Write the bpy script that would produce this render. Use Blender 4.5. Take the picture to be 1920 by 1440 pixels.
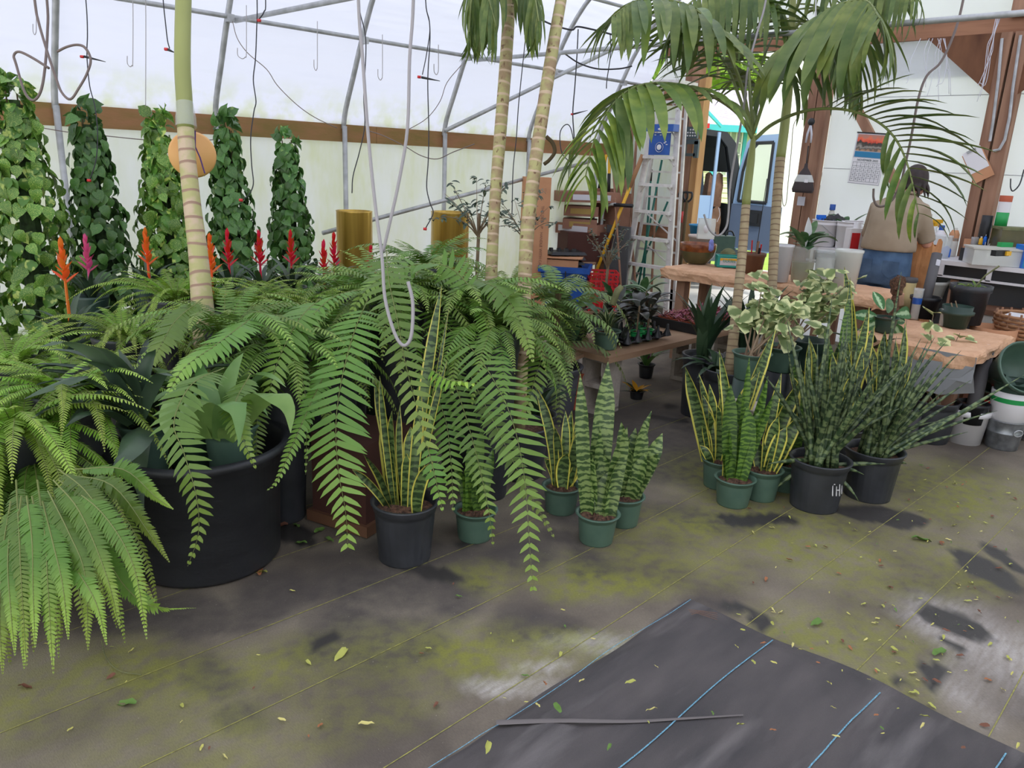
import bpy, bmesh, math, random
import numpy as np
from mathutils import Vector as V, Matrix, noise
random.seed(7); R=random.random; U=random.uniform; PI=math.pi
S=bpy.context.scene
for o in list(bpy.data.objects): bpy.data.objects.remove(o)
COL=S.collection
# ---------------- camera ----------------
phi,pit,rol=math.radians(44.6),math.radians(16.15),math.radians(2.5)
CF=V((math.cos(phi)*math.cos(pit),math.sin(phi)*math.cos(pit),-math.sin(pit)))
_r=V((math.sin(phi),-math.cos(phi),0)); _u=_r.cross(CF)
CR=_r*math.cos(rol)+_u*math.sin(rol); CU=_u*math.cos(rol)-_r*math.sin(rol)
CC=V((0,0,1.6)); FL=1443.0
cd=bpy.data.cameras.new('camera'); cam=bpy.data.objects.new('camera',cd); COL.objects.link(cam)
cd.sensor_width=36; cd.lens=FL/1920*36; cd.clip_start=.05; cd.clip_end=300
cam.matrix_world=Matrix.Translation(CC)@Matrix((CR,CU,-CF)).transposed().to_4x4()
S.camera=cam
# ---------------- world, sun, exposure ----------------
w=bpy.data.worlds.new('sky'); S.world=w; w.use_nodes=True
nt=w.node_tree; bg=nt.nodes['Background']
tc=nt.nodes.new('ShaderNodeTexCoord'); sx=nt.nodes.new('ShaderNodeSeparateXYZ'); cr=nt.nodes.new('ShaderNodeValToRGB')
nt.links.new(tc.outputs['Generated'],sx.inputs[0]); nt.links.new(sx.outputs[2],cr.inputs[0]); nt.links.new(cr.outputs[0],bg.inputs[0])
cr.color_ramp.elements[0].color=(1,.99,.96,1); cr.color_ramp.elements[1].color=(.84,.91,1,1)
bg.inputs[1].default_value=1.5
sd=bpy.data.lights.new('sun','SUN'); sd.energy=3.0; sd.angle=math.radians(6); sd.color=(1,.96,.88)
so=bpy.data.objects.new('sun',sd); COL.objects.link(so)
so.rotation_euler=V((-.35,-.50,1)).to_track_quat('Z','Y').to_euler()
S.view_settings.view_transform='Standard'; S.view_settings.look='None'; S.view_settings.gamma=1
S.view_settings.use_curve_mapping=False; S.view_settings.exposure=0.22

# ---------------- helpers ----------------
def ray(px,py): return CF+CR*((px-960)/FL)-CU*((py-720)/FL)
def at(px,py,x=None,y=None,z=None,d=None):
    "world point on the photographed ray that meets the plane x=, y=, z= or the depth d"
    r=ray(px,py)
    t=x/r.x if x is not None else y/r.y if y is not None else (z-1.6)/r.z if z is not None else d
    return CC+r*t
def lin(c):
    c/=255.; return c/12.92 if c<=.04045 else ((c+.055)/1.055)**2.4
def rgb(r,g,b): return (lin(r),lin(g),lin(b),1)
def tag(o,label=None,cat=None,group=None,kind=None):
    if label:o['label']=label
    if cat:o['category']=cat
    if group:o['group']=group
    if kind:o['kind']=kind
    return o
def empty(name,loc=(0,0,0),rz=0,parent=None):
    o=bpy.data.objects.new(name,None); COL.objects.link(o); o.location=loc; o.rotation_euler=(0,0,rz); o.empty_display_size=.05
    if parent:o.parent=parent
    return o
def thing(name,label,cat,loc=(0,0,0),group=None,rz=0):
    return tag(empty(name,loc,rz),label,cat,group)
def inst(name,me,parent=None,mat=None):
    o=bpy.data.objects.new(name,me); COL.objects.link(o)
    if parent:o.parent=parent
    if mat is not None:o.matrix_basis=mat
    return o
def orient(d,up,loc,s=1.0):
    "X axis along d, Z axis near up"
    d=d.normalized(); y=up.cross(d)
    if y.length<1e-4:y=V((1,0,0)).cross(d)
    if y.length<1e-4:y=V((0,1,0)).cross(d)
    y.normalize(); z=d.cross(y)
    m=Matrix((d,y,z)).transposed().to_4x4()
    if not isinstance(s,(tuple,list)): s=(s,s,s)
    return Matrix.Translation(loc)@m@Matrix.Diagonal((*s,1))
class MB:
    def __init__(s): s.v=[];s.f=[];s.u=[];s.m=[];s.mi=0
    def add(s,vs,fs,us=None):
        n=len(s.v); s.v+= [tuple(q) for q in vs]; s.u+= us if us else [(0,0)]*len(vs)
        for f in fs: s.f.append([i+n for i in f]); s.m.append(s.mi)
        return s
    def box(s,c,d,rz=0,rot=None,taper=1.0):
        M=rot if rot is not None else Matrix.Rotation(rz,3,'Z')
        vs=[]
        for k in (-1,1):
            for a,b in ((-1,-1),(1,-1),(1,1),(-1,1)):
                t=taper if k>0 else 1
                vs.append(V(c)+M@V((a*d[0]/2*t,b*d[1]/2*t,k*d[2]/2)))
        return s.add(vs,[(3,2,1,0),(4,5,6,7),(0,1,5,4),(1,2,6,5),(2,3,7,6),(3,0,4,7)])
    def bar(s,a,b,w,h,up=V((0,0,1))):
        a=V(a);b=V(b);d=b-a;L=d.length
        M=orient(d,up,V((0,0,0))).to_3x3()
        return s.box((a+b)/2,(L,w,h),rot=M)
    def tube(s,pts,r,n=8,cap=True,closed=False):
        pts=[V(p) for p in pts]; k=len(pts)
        rs=r if isinstance(r,(list,tuple)) else [r]*k
        t0=(pts[1]-pts[0]).normalized(); a=V((0,0,1)) if abs(t0.z)<.9 else V((1,0,0))
        nrm=(a-t0*a.dot(t0)).normalized(); vs=[];us=[];L=0
        for i in range(k):
            if closed:t=(pts[(i+1)%k]-pts[i-1]).normalized()
            else:t=(pts[min(i+1,k-1)]-pts[max(i-1,0)]).normalized()
            nrm=(nrm-t*nrm.dot(t)).normalized(); b=t.cross(nrm)
            if i:L+=(pts[i]-pts[i-1]).length
            for j in range(n):
                q=2*PI*j/n; vs.append(pts[i]+(nrm*math.cos(q)+b*math.sin(q))*rs[i]); us.append((j/n,L))
        fs=[]
        for i in range(k if closed else k-1):
            for j in range(n):
                i2=(i+1)%k; fs.append((i*n+j,i*n+(j+1)%n,i2*n+(j+1)%n,i2*n+j))
        if cap and not closed: fs+= [tuple(range(n-1,-1,-1)),tuple((k-1)*n+j for j in range(n))]
        return s.add(vs,fs,us)
    def lathe(s,prof,n=24,c=(0,0,0),M=None,rf=None,cap=(False,False)):
        vs=[];us=[];k=len(prof);c=V(c)
        for i,(r,z) in enumerate(prof):
            for j in range(n):
                q=2*PI*j/n; rr=r*(rf(q,z,i) if rf else 1)
                p=V((rr*math.cos(q),rr*math.sin(q),z)); vs.append(c+(M@p if M is not None else p)); us.append((j/n,z))
        fs=[(i*n+j,i*n+(j+1)%n,(i+1)*n+(j+1)%n,(i+1)*n+j) for i in range(k-1) for j in range(n)]
        if cap[0]:fs.append(tuple(range(n-1,-1,-1)))
        if cap[1]:fs.append(tuple((k-1)*n+j for j in range(n)))
        return s.add(vs,fs,us)
    def ribbon(s,pts,ws,sides,fold=0.0,m=3):
        "strip with m points across; fold lifts the edges"
        vs=[];us=[];L=0;k=len(pts)
        for i in range(k):
            t=(pts[min(i+1,k-1)]-pts[max(i-1,0)]).normalized()
            sd=sides[i] if isinstance(sides,list) else sides
            sd=(sd-t*sd.dot(t)).normalized(); nn=t.cross(sd)
            if i:L+=(pts[i]-pts[i-1]).length
            for j in range(m):
                a=j/(m-1)*2-1
                vs.append(pts[i]+sd*(a*ws[i]/2)+nn*(-abs(a)*fold*ws[i]/2 if m==3 else -(a*a)*fold*ws[i]/2)); us.append((j/(m-1),L))
        fs=[(i*m+j,i*m+j+1,(i+1)*m+j+1,(i+1)*m+j) for i in range(k-1) for j in range(m-1)]
        return s.add(vs,fs,us)
    def prism(s,poly,th,M=None):
        "poly in xy, thickness along z (centred); M 4x4"
        n=len(poly); vs=[V((x,y,-th/2)) for x,y in poly]+[V((x,y,th/2)) for x,y in poly]
        if M is not None: vs=[M@q for q in vs]
        return s.add(vs,[tuple(range(n-1,-1,-1)),tuple(range(n,2*n))]+[(i,(i+1)%n,n+(i+1)%n,n+i) for i in range(n)])
    def ball(s,c,r,n=10,m=7):
        r=r if isinstance(r,(tuple,list)) else (r,r,r)
        vs=[];fs=[]
        for i in range(m+1):
            a=PI*i/m
            for j in range(n):
                b=2*PI*j/n; vs.append(V(c)+V((math.sin(a)*math.cos(b)*r[0],math.sin(a)*math.sin(b)*r[1],-math.cos(a)*r[2])))
        for i in range(m):
            for j in range(n): fs.append((i*n+j,i*n+(j+1)%n,(i+1)*n+(j+1)%n,(i+1)*n+j))
        return s.add(vs,fs)
    def mesh(s,name,mats,smooth=False):
        me=bpy.data.meshes.new(name); me.from_pydata(s.v,[],s.f)
        if not isinstance(mats,(list,tuple)):mats=[mats]
        for m in mats: me.materials.append(m)
        if len(mats)>1: me.polygons.foreach_set('material_index',s.m)
        uv=me.uv_layers.new(name='UVMap'); li=np.empty(len(me.loops),dtype=np.int32); me.loops.foreach_get('vertex_index',li)
        uv.data.foreach_set('uv',np.array(s.u,dtype=np.float32)[li].ravel())
        me.polygons.foreach_set('use_smooth',[bool(smooth)]*len(me.polygons))
        me.update(); return me
    def build(s,name,mats,parent=None,smooth=False,world=False,loc=None,rz=0):
        if world and parent is not None:
            o=V(parent.location) if parent.parent is None else V(parent.location)+V(parent.parent.location)
            s.v=[(a-o.x,b-o.y,c-o.z) for a,b,c in s.v]
        ob=inst(name,s.mesh(name,mats,smooth),parent)
        if loc is not None: ob.location=loc
        ob.rotation_euler=(0,0,rz)
        return ob
def bez(a,b,c,n=8):
    a,b,c=V(a),V(b),V(c)
    return [a*(1-t)**2+b*2*t*(1-t)+c*t*t for t in [i/n for i in range(n+1)]]
def crom(P,k=5):
    P=[V(p) for p in P]; Q=[P[0]*2-P[1]]+P+[P[-1]*2-P[-2]]; out=[]
    for i in range(1,len(Q)-2):
        a,b,c,d=Q[i-1:i+3]
        for j in range(k):
            t=j/k; out.append(.5*((2*b)+(c-a)*t+(2*a-5*b+4*c-d)*t*t+(3*b-a-3*c+d)*t**3))
    out.append(P[-1]); return out

# ---------------- materials ----------------
def mat(name,col,rough=.6,metal=0,nscale=0,namt=.25,col2=None,bump=0,bscale=None,trans=0,objr=0,spec=.5,detail=3,stretch=None):
    m=bpy.data.materials.new(name); m.use_nodes=True; n=m.node_tree; N=n.nodes; L=n.links
    b=N['Principled BSDF']; out=N['Material Output']
    b.inputs['Roughness'].default_value=rough; b.inputs['Metallic'].default_value=metal; b.inputs['Specular IOR Level'].default_value=spec
    src=None
    tcn=N.new('ShaderNodeTexCoord'); vec=tcn.outputs['Object']
    if stretch:
        mp=N.new('ShaderNodeMapping'); mp.inputs['Scale'].default_value=stretch; L.new(vec,mp.inputs[0]); vec=mp.outputs[0]
    if nscale:
        t=N.new('ShaderNodeTexNoise'); t.inputs['Scale'].default_value=nscale; t.inputs['Detail'].default_value=detail; L.new(vec,t.inputs['Vector'])
        r=N.new('ShaderNodeValToRGB'); e=r.color_ramp.elements
        c2=col2 if col2 else tuple(x*(1-namt*1.6) for x in col[:3])+(1,)
        e[0].position=.32; e[1].position=.68; e[0].color=c2; e[1].color=col; L.new(t.outputs[0],r.inputs[0]); src=r.outputs[0]
    if objr:
        oi=N.new('ShaderNodeObjectInfo'); hs=N.new('ShaderNodeHueSaturation')
        mr=N.new('ShaderNodeMapRange'); mr.inputs[3].default_value=1-objr; mr.inputs[4].default_value=1+objr
        L.new(oi.outputs['Random'],mr.inputs[0]); L.new(mr.outputs[0],hs.inputs['Value'])
        mr2=N.new('ShaderNodeMapRange'); mr2.inputs[3].default_value=.5+.03*objr*3; mr2.inputs[4].default_value=.5-.03*objr*3
        L.new(oi.outputs['Random'],mr2.inputs[0]); L.new(mr2.outputs[0],hs.inputs['Hue'])
        if src:L.new(src,hs.inputs['Color'])
        else:hs.inputs['Color'].default_value=col
        src=hs.outputs[0]
    if src:L.new(src,b.inputs['Base Color'])
    else:b.inputs['Base Color'].default_value=col
    if bump:
        t2=N.new('ShaderNodeTexNoise'); t2.inputs['Scale'].default_value=bscale or nscale*2; t2.inputs['Detail'].default_value=4; L.new(vec,t2.inputs['Vector'])
        bp=N.new('ShaderNodeBump'); bp.inputs['Strength'].default_value=bump; bp.inputs['Distance'].default_value=.01
        L.new(t2.outputs[0],bp.inputs['Height']); L.new(bp.outputs[0],b.inputs['Normal'])
    if trans:
        tr=N.new('ShaderNodeBsdfTranslucent'); mx=N.new('ShaderNodeMixShader'); mx.inputs[0].default_value=trans
        if src:L.new(src,tr.inputs[0])
        else:tr.inputs[0].default_value=col
        L.new(b.outputs[0],mx.inputs[1]); L.new(tr.outputs[0],mx.inputs[2]); L.new(mx.outputs[0],out.inputs[0])
    m.use_backface_culling=False
    return m
def uvmat(name,build,rough=.45,trans=.2):
    "leaf material whose colour comes from build(N,L,u,v,objcoord,rand)->socket"
    m=bpy.data.materials.new(name); m.use_nodes=True; N=m.node_tree.nodes; L=m.node_tree.links
    b=N['Principled BSDF']; b.inputs['Roughness'].default_value=rough
    uv=N.new('ShaderNodeUVMap'); sp=N.new('ShaderNodeSeparateXYZ'); L.new(uv.outputs[0],sp.inputs[0]); oi=N.new('ShaderNodeObjectInfo')
    tcn=N.new('ShaderNodeTexCoord')
    c=build(N,L,sp.outputs[0],sp.outputs[1],tcn.outputs['Object'],oi.outputs['Random'])
    L.new(c,b.inputs['Base Color'])
    if trans:
        tr=N.new('ShaderNodeBsdfTranslucent'); mx=N.new('ShaderNodeMixShader'); mx.inputs[0].default_value=trans
        L.new(c,tr.inputs[0]); L.new(b.outputs[0],mx.inputs[1]); L.new(tr.outputs[0],mx.inputs[2]); L.new(mx.outputs[0],N['Material Output'].inputs[0])
    return m
def mth(N,L,op,a,b=None,c=None):
    n=N.new('ShaderNodeMath'); n.operation=op
    for i,x in enumerate((a,b,c)):
        if x is None: continue
        if isinstance(x,(int,float)): n.inputs[i].default_value=x
        else: L.new(x,n.inputs[i])
    return n.outputs[0]
def ramp(N,L,f,stops):
    r=N.new('ShaderNodeValToRGB'); e=r.color_ramp.elements
    while len(e)<len(stops): e.new(.5)
    for i,(p,c) in enumerate(stops): e[i].position=p; e[i].color=c
    L.new(f,r.inputs[0]); return r.outputs[0]
def mixc(N,L,f,a,b):
    n=N.new('ShaderNodeMix'); n.data_type='RGBA'
    for i,x in ((0,f),(6,a),(7,b)):
        if isinstance(x,(int,float,tuple)): n.inputs[i].default_value=x
        else: L.new(x,n.inputs[i])
    return n.outputs[2]
def noi(N,L,vec,sc,det=3,scale3=None):
    if scale3:
        mp=N.new('ShaderNodeMapping'); mp.inputs['Scale'].default_value=scale3; L.new(vec,mp.inputs[0]); vec=mp.outputs[0]
    t=N.new('ShaderNodeTexNoise'); t.inputs['Scale'].default_value=sc; t.inputs['Detail'].default_value=det
    if vec is not None: L.new(vec,t.inputs['Vector'])
    return t.outputs[0]
M={}
def snakemat(edge,dark,light,bands):
    def f(N,L,u,v,oc,rnd):
        n1=noi(N,L,oc,34,5,(.7,.7,1.5))
        ph=mth(N,L,'ADD',mth(N,L,'MULTIPLY',v,bands),mth(N,L,'MULTIPLY',n1,13.0))
        s=mth(N,L,'SINE',ph)
        k=mth(N,L,'ADD',mth(N,L,'MULTIPLY',s,.45),.5)
        c=ramp(N,L,k,[(.25,dark),(.75,light)])
        if edge:
            d=mth(N,L,'ABSOLUTE',mth(N,L,'SUBTRACT',u,.5))
            d=mth(N,L,'ADD',d,mth(N,L,'MULTIPLY',mth(N,L,'SUBTRACT',noi(N,L,oc,9,2),.5),.06))
            c=mixc(N,L,ramp(N,L,d,[(.375,(0,0,0,1)),(.40,(1,1,1,1))]),c,edge)
        h=N.new('ShaderNodeHueSaturation'); L.new(c,h.inputs['Color']); L.new(mth(N,L,'ADD',mth(N,L,'MULTIPLY',rnd,.5),.75),h.inputs['Value'])
        return h.outputs[0]
    return f
M['laurentii']=uvmat('laurentii_leaf',snakemat(rgb(224,214,96),rgb(50,72,40),rgb(104,128,72),210),.4,.08)
M['zeylanica']=uvmat('zeylanica_leaf',snakemat(None,rgb(58,86,40),rgb(142,164,96),230),.4,.08)
M['darkzey']=uvmat('dark_banded_leaf',snakemat(None,rgb(52,86,30),rgb(104,138,52),260),.4,.08)
M['cylindrica']=uvmat('cylindrica_leaf',snakemat(None,rgb(46,66,40),rgb(104,120,78),120),.45,0)
def edgeleaf(center,edge,a=.30,b=.42,ns=30):
    def f(N,L,u,v,oc,rnd):
        d=mth(N,L,'ABSOLUTE',mth(N,L,'SUBTRACT',u,.5))
        d=mth(N,L,'ADD',d,mth(N,L,'MULTIPLY',mth(N,L,'SUBTRACT',noi(N,L,oc,ns,3),.5),.35))
        c=mixc(N,L,ramp(N,L,d,[(a,(0,0,0,1)),(b,(1,1,1,1))]),center,edge)
        h=N.new('ShaderNodeHueSaturation'); L.new(c,h.inputs['Color']); L.new(mth(N,L,'ADD',mth(N,L,'MULTIPLY',rnd,.45),.78),h.inputs['Value'])
        return h.outputs[0]
    return f
M['ficus']=uvmat('variegated_ficus_leaf',edgeleaf(rgb(128,148,92),rgb(222,226,168),.24,.34),.5,.25)
def pothos(base,patch,th):
    def f(N,L,u,v,oc,rnd):
        sh=N.new('ShaderNodeVectorMath'); sh.operation='ADD'; L.new(oc,sh.inputs[0]); 
        cb=N.new('ShaderNodeCombineXYZ'); L.new(mth(N,L,'MULTIPLY',rnd,50),cb.inputs[0]); L.new(cb.outputs[0],sh.inputs[1])
        k=ramp(N,L,noi(N,L,sh.outputs[0],28,3),[(th,(0,0,0,1)),(th+.09,(1,1,1,1))])
        c=mixc(N,L,k,base,patch)
        h=N.new('ShaderNodeHueSaturation'); L.new(c,h.inputs['Color']); L.new(mth(N,L,'ADD',mth(N,L,'MULTIPLY',rnd,.7),.6),h.inputs['Value'])
        return h.outputs[0]
    return f
M['pothos']=uvmat('pothos_leaf',pothos(rgb(88,134,50),rgb(186,206,104),.54),.35,.2)
M['pothosd']=uvmat('pothos_dark_leaf',pothos(rgb(78,122,58),rgb(138,168,86),.58),.35,.2)
def fern(c1,c2,tip):
    def f(N,L,u,v,oc,rnd):
        c=mixc(N,L,noi(N,L,oc,9,2),c1,c2)
        c=mixc(N,L,ramp(N,L,v,[(.55,(0,0,0,1)),(1,(1,1,1,1))]),c,tip)
        h=N.new('ShaderNodeHueSaturation'); L.new(c,h.inputs['Color']); L.new(mth(N,L,'ADD',mth(N,L,'MULTIPLY',rnd,.6),.72),h.inputs['Value'])
        L.new(mth(N,L,'ADD',mth(N,L,'MULTIPLY',rnd,.03),.485),h.inputs['Hue'])
        return h.outputs[0]
    return f
M['boston']=uvmat('bright_fern_leaflets',fern(rgb(104,146,44),rgb(140,174,60),rgb(188,212,92)),.42,.35)
M['macho']=uvmat('dark_fern_leaflets',fern(rgb(84,122,46),rgb(112,146,58),rgb(152,180,80)),.38,.3)
M['bostond']=uvmat('fern_leaflets',fern(rgb(74,108,36),rgb(104,136,50),rgb(168,192,84)),.42,.3)
M['olive']=uvmat('olive_fern_leaflets',fern(rgb(106,136,72),rgb(130,156,88),rgb(160,176,104)),.4,.3)
M['rachis']=mat('fern_stem',rgb(110,120,60),.5)
M['palm']=mat('palm_leaflet',rgb(116,134,66),.42,nscale=6,col2=rgb(78,104,46),trans=.22,objr=.25)
M['palmy']=mat('palm_leaflet_yellowing',rgb(132,152,62),.42,nscale=5,col2=rgb(82,116,42),trans=.22,objr=.2)
M['palmstem']=mat('palm_stalk',rgb(136,148,84),.5,nscale=4,col2=rgb(108,120,70))
M['dark']=mat('dark_strap_leaf',rgb(70,92,66),.38,nscale=6,col2=rgb(44,62,46),trans=.1,objr=.3)
M['strap']=mat('green_strap_leaf',rgb(124,158,88),.4,nscale=5,col2=rgb(88,128,60),trans=.2,objr=.25)
M['draca']=mat('dracaena_leaf',rgb(60,86,58),.38,nscale=5,col2=rgb(40,62,42),trans=.1,objr=.3)
M['rubber']=mat('rubber_plant_leaf',rgb(66,72,60),.3,nscale=5,col2=rgb(48,44,42),trans=.05,objr=.3)
M['hang']=mat('peace_lily_leaf',rgb(84,122,76),.35,nscale=4,col2=rgb(54,92,50),trans=.15,objr=.25)
M['weep']=mat('small_dark_leaf',rgb(74,92,72),.4,trans=.15,objr=.35)
M['pinkl']=mat('pink_earth_star_leaf',rgb(170,82,92),.5,nscale=20,col2=rgb(96,52,58),trans=.1,objr=.35)
M['orange']=mat('orange_bract',rgb(238,112,40),.4,trans=.25,objr=.12); M['red']=mat('red_bract',rgb(214,34,36),.4,trans=.25,objr=.15)
M['pink']=mat('pink_bract',rgb(222,90,140),.4,trans=.25,objr=.1); M['purple']=mat('purple_bract',rgb(150,50,120),.4,trans=.2)
M['ybract']=mat('yellow_bract',rgb(236,170,44),.4,trans=.25)
M['blackpot']=mat('black_nursery_plastic',rgb(62,64,69),.4,nscale=7,col2=rgb(46,48,52),bump=.1,bscale=40)
M['tub']=mat('scuffed_black_tub',rgb(50,52,56),.5,nscale=3.5,col2=rgb(38,39,43),bump=.15,bscale=14,stretch=(1,1,3))
M['greypot']=mat('grey_plastic_pot',rgb(84,84,90),.5)
M['greenpot']=mat('green_plastic_pot',rgb(88,114,98),.42,nscale=8,col2=rgb(74,100,86))
M['dgreen']=mat('dark_green_pot',rgb(44,66,56),.4)
M['terra']=mat('terracotta',rgb(196,98,66),.75,nscale=8,col2=rgb(170,84,58))
M['vinecore']=mat('dense_vine_core',rgb(52,76,36),.9,nscale=30,col2=rgb(26,40,20),bump=1,bscale=40)
M['soil']=mat('bark_mix_soil',rgb(118,86,66),.95,nscale=70,col2=rgb(54,38,30),bump=.9,bscale=90)
M['wood']=mat('weathered_lumber',rgb(176,136,110),.8,nscale=9,col2=rgb(126,90,70),bump=.2,bscale=40,stretch=(1,1,.12))
M['woodh']=mat('weathered_lumber_horizontal',rgb(176,128,98),.8,nscale=9,col2=rgb(130,88,64),bump=.2,bscale=40,stretch=(1,.12,1))
M['woodx']=mat('mossy_board',rgb(168,118,84),.85,nscale=3,col2=rgb(132,112,60),stretch=(.8,1,3),bump=.2,bscale=30)
M['woodl']=mat('fresh_lumber',rgb(202,160,108),.75,nscale=8,col2=rgb(172,124,76),stretch=(1,1,.12))
M['ply']=mat('plywood_gusset',rgb(140,96,66),.8,nscale=3.2,col2=rgb(92,56,36),stretch=(1,1.6,.5),detail=8)
M['plank']=mat('bench_plank',rgb(176,146,116),.8,nscale=7,col2=rgb(140,106,80),stretch=(.12,1,1))
M['galv']=mat('galvanised_pipe',rgb(196,198,200),.5,.3,nscale=12,col2=rgb(164,166,166))
M['galvb']=mat('galvanised_bucket',rgb(158,162,166),.4,.7,nscale=22,col2=rgb(122,126,130))
M['alu']=mat('aluminium_ladder',rgb(228,225,223),.5,.12,nscale=14,col2=rgb(206,202,199))
M['conc']=mat('concrete_block',rgb(200,190,178),.95,nscale=16,col2=rgb(176,164,150),bump=.6,bscale=90)
M['blackp']=mat('black_plastic',rgb(34,35,38),.45); M['tubeb']=mat('black_drip_tube',rgb(38,38,44),.45)
M['hose']=mat('grey_vinyl_tube',rgb(158,154,154),.4); M['hosed']=mat('brown_grey_tube',rgb(112,98,92),.4)
M['redp']=mat('red_plastic',rgb(206,44,48),.4); M['bluep']=mat('blue_plastic',rgb(38,92,178),.4,nscale=6,col2=rgb(30,78,158))
M['blueb']=mat('bright_blue_plastic',rgb(20,110,220),.4); M['teal']=mat('teal_plastic',rgb(44,158,146),.45)
M['cyan']=mat('cyan_tub_plastic',rgb(40,128,172),.45)
M['white']=mat('white_plastic',rgb(232,230,232),.45); M['offw']=mat('off_white_plastic',rgb(206,204,194),.45); M['pinkp']=mat('pinkish_basin',rgb(198,182,172),.5)
M['yellow']=mat('yellow_handle',rgb(232,178,40),.4); M['greenp']=mat('green_plastic',rgb(40,160,84),.4); M['greenm']=mat('green_metal_tube',rgb(34,112,98),.4)
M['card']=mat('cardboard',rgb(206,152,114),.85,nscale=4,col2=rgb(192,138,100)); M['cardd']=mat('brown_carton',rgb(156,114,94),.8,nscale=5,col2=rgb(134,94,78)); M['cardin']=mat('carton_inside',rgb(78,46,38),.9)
M['label']=mat('gold_label',rgb(168,140,74),.6); M['wlabel']=mat('white_label',rgb(206,206,214),.6); M['plabel']=mat('magenta_label',rgb(240,60,120),.6)
M['paper']=mat('crumpled_brown_paper',rgb(226,182,146),.85,nscale=9,col2=rgb(208,160,124),bump=1.0,bscale=26)
M['gold']=mat('gold_foil',rgb(226,188,90),.3,.45,nscale=3,col2=rgb(150,116,44),stretch=(3,3,.15),bump=.4,bscale=8)
M['skin']=mat('skin',rgb(214,154,130),.55); M['hair']=mat('dark_brown_hair',rgb(58,44,42),.6,nscale=30,col2=rgb(38,28,28))
M['shirt']=mat('khaki_knit_shirt',rgb(166,149,128),.9,nscale=5,col2=rgb(150,133,112),bump=.5,bscale=7)
M['denim']=mat('blue_denim',rgb(84,110,140),.9,nscale=8,col2=rgb(58,82,112),bump=.5,bscale=14)
M['shoe']=mat('dark_shoe',rgb(50,46,46),.7)
M['bark']=mat('pale_twig_bark',rgb(150,130,104),.85,nscale=12,col2=rgb(118,98,76)); M['stem']=mat('brown_vine_stem',rgb(84,70,42),.8)
M['wicker']=mat('woven_wicker',rgb(168,124,88),.8); M['siding']=mat('pale_yellow_siding',rgb(236,236,196),.8); M['whitew']=mat('white_painted_wall',rgb(240,240,240),.8)
M['tealf']=mat('teal_fascia',rgb(74,186,196),.6); M['shing']=mat('grey_shingle_roof',rgb(188,182,194),.9,nscale=9,col2=rgb(150,144,158),stretch=(1,1,4),detail=6)
M['grassm']=mat('lawn_green',rgb(150,176,70),.95,nscale=2,col2=rgb(128,158,54)); M['crown']=mat('distant_foliage',rgb(150,180,72),.8,nscale=3,col2=rgb(90,130,46),trans=.3,objr=.2)
M['path']=mat('pale_concrete',rgb(190,188,184),.9,nscale=5,col2=rgb(176,174,170))
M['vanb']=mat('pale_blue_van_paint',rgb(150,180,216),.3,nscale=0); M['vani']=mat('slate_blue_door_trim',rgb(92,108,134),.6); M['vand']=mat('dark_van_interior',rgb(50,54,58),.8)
M['bagb']=mat('brown_paper_bag',rgb(130,100,80),.85,nscale=7,col2=rgb(104,78,62),bump=.8,bscale=16); M['bago']=mat('tan_paper_bag',rgb(210,148,96),.85,nscale=6,col2=rgb(190,126,78),bump=1,bscale=14)
M['ceram']=mat('olive_glazed_ceramic',rgb(104,96,64),.25,nscale=6,col2=rgb(84,80,50)); M['glaze']=mat('brown_drip_glaze',rgb(150,84,40),.2,nscale=16,col2=rgb(104,54,26),bump=.4,bscale=30)
M['cream']=mat('cream_ceramic',rgb(226,206,150),.4); M['grey']=mat('grey_foam_tube',rgb(92,90,92),.7); M['greyd']=mat('slate_grey_plastic',rgb(74,88,92),.5)
M['brownp']=mat('brown_plastic_pot',rgb(112,78,58),.5); M['slate']=mat('grey_sheet',rgb(86,88,90),.7); M['foam']=mat('white_foam',rgb(226,224,220),.8)
M['sheet']=mat('white_poly_sheet',rgb(240,241,244),.6,nscale=2.5,namt=.02,bump=.7,bscale=1.6,trans=.68)
M['mesh']=mat('black_mesh_bag',rgb(66,58,58),.8); M['rope']=mat('purple_ribbon',rgb(76,40,110),.6); M['coconut']=mat('tan_plastic_saucer',rgb(228,176,108),.5,nscale=5,col2=rgb(218,160,94))
M['twine']=mat('olive_twine',rgb(122,124,84),.8,nscale=20,col2=rgb(96,98,64)); M['film']=mat('grey_plastic_film',rgb(150,152,156),.35)
def clear(name,col,al):
    m=bpy.data.materials.new(name); m.use_nodes=True; N=m.node_tree.nodes; L=m.node_tree.links
    b=N['Principled BSDF']; b.inputs['Base Color'].default_value=col; b.inputs['Roughness'].default_value=.12
    t=N.new('ShaderNodeBsdfTransparent'); t.inputs[0].default_value=(.96,.97,.96,1); mx=N.new('ShaderNodeMixShader'); mx.inputs[0].default_value=al
    L.new(t.outputs[0],mx.inputs[1]); L.new(b.outputs[0],mx.inputs[2]); L.new(mx.outputs[0],N['Material Output'].inputs[0]); return m
M['clear']=clear('clear_plastic',rgb(244,247,247),.26); M['frost']=clear('frosted_plastic',rgb(247,249,243),.6); M['glass']=clear('window_glass',rgb(200,225,220),.25)
M['water']=clear('cloudy_water',rgb(200,206,166),.5)
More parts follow.
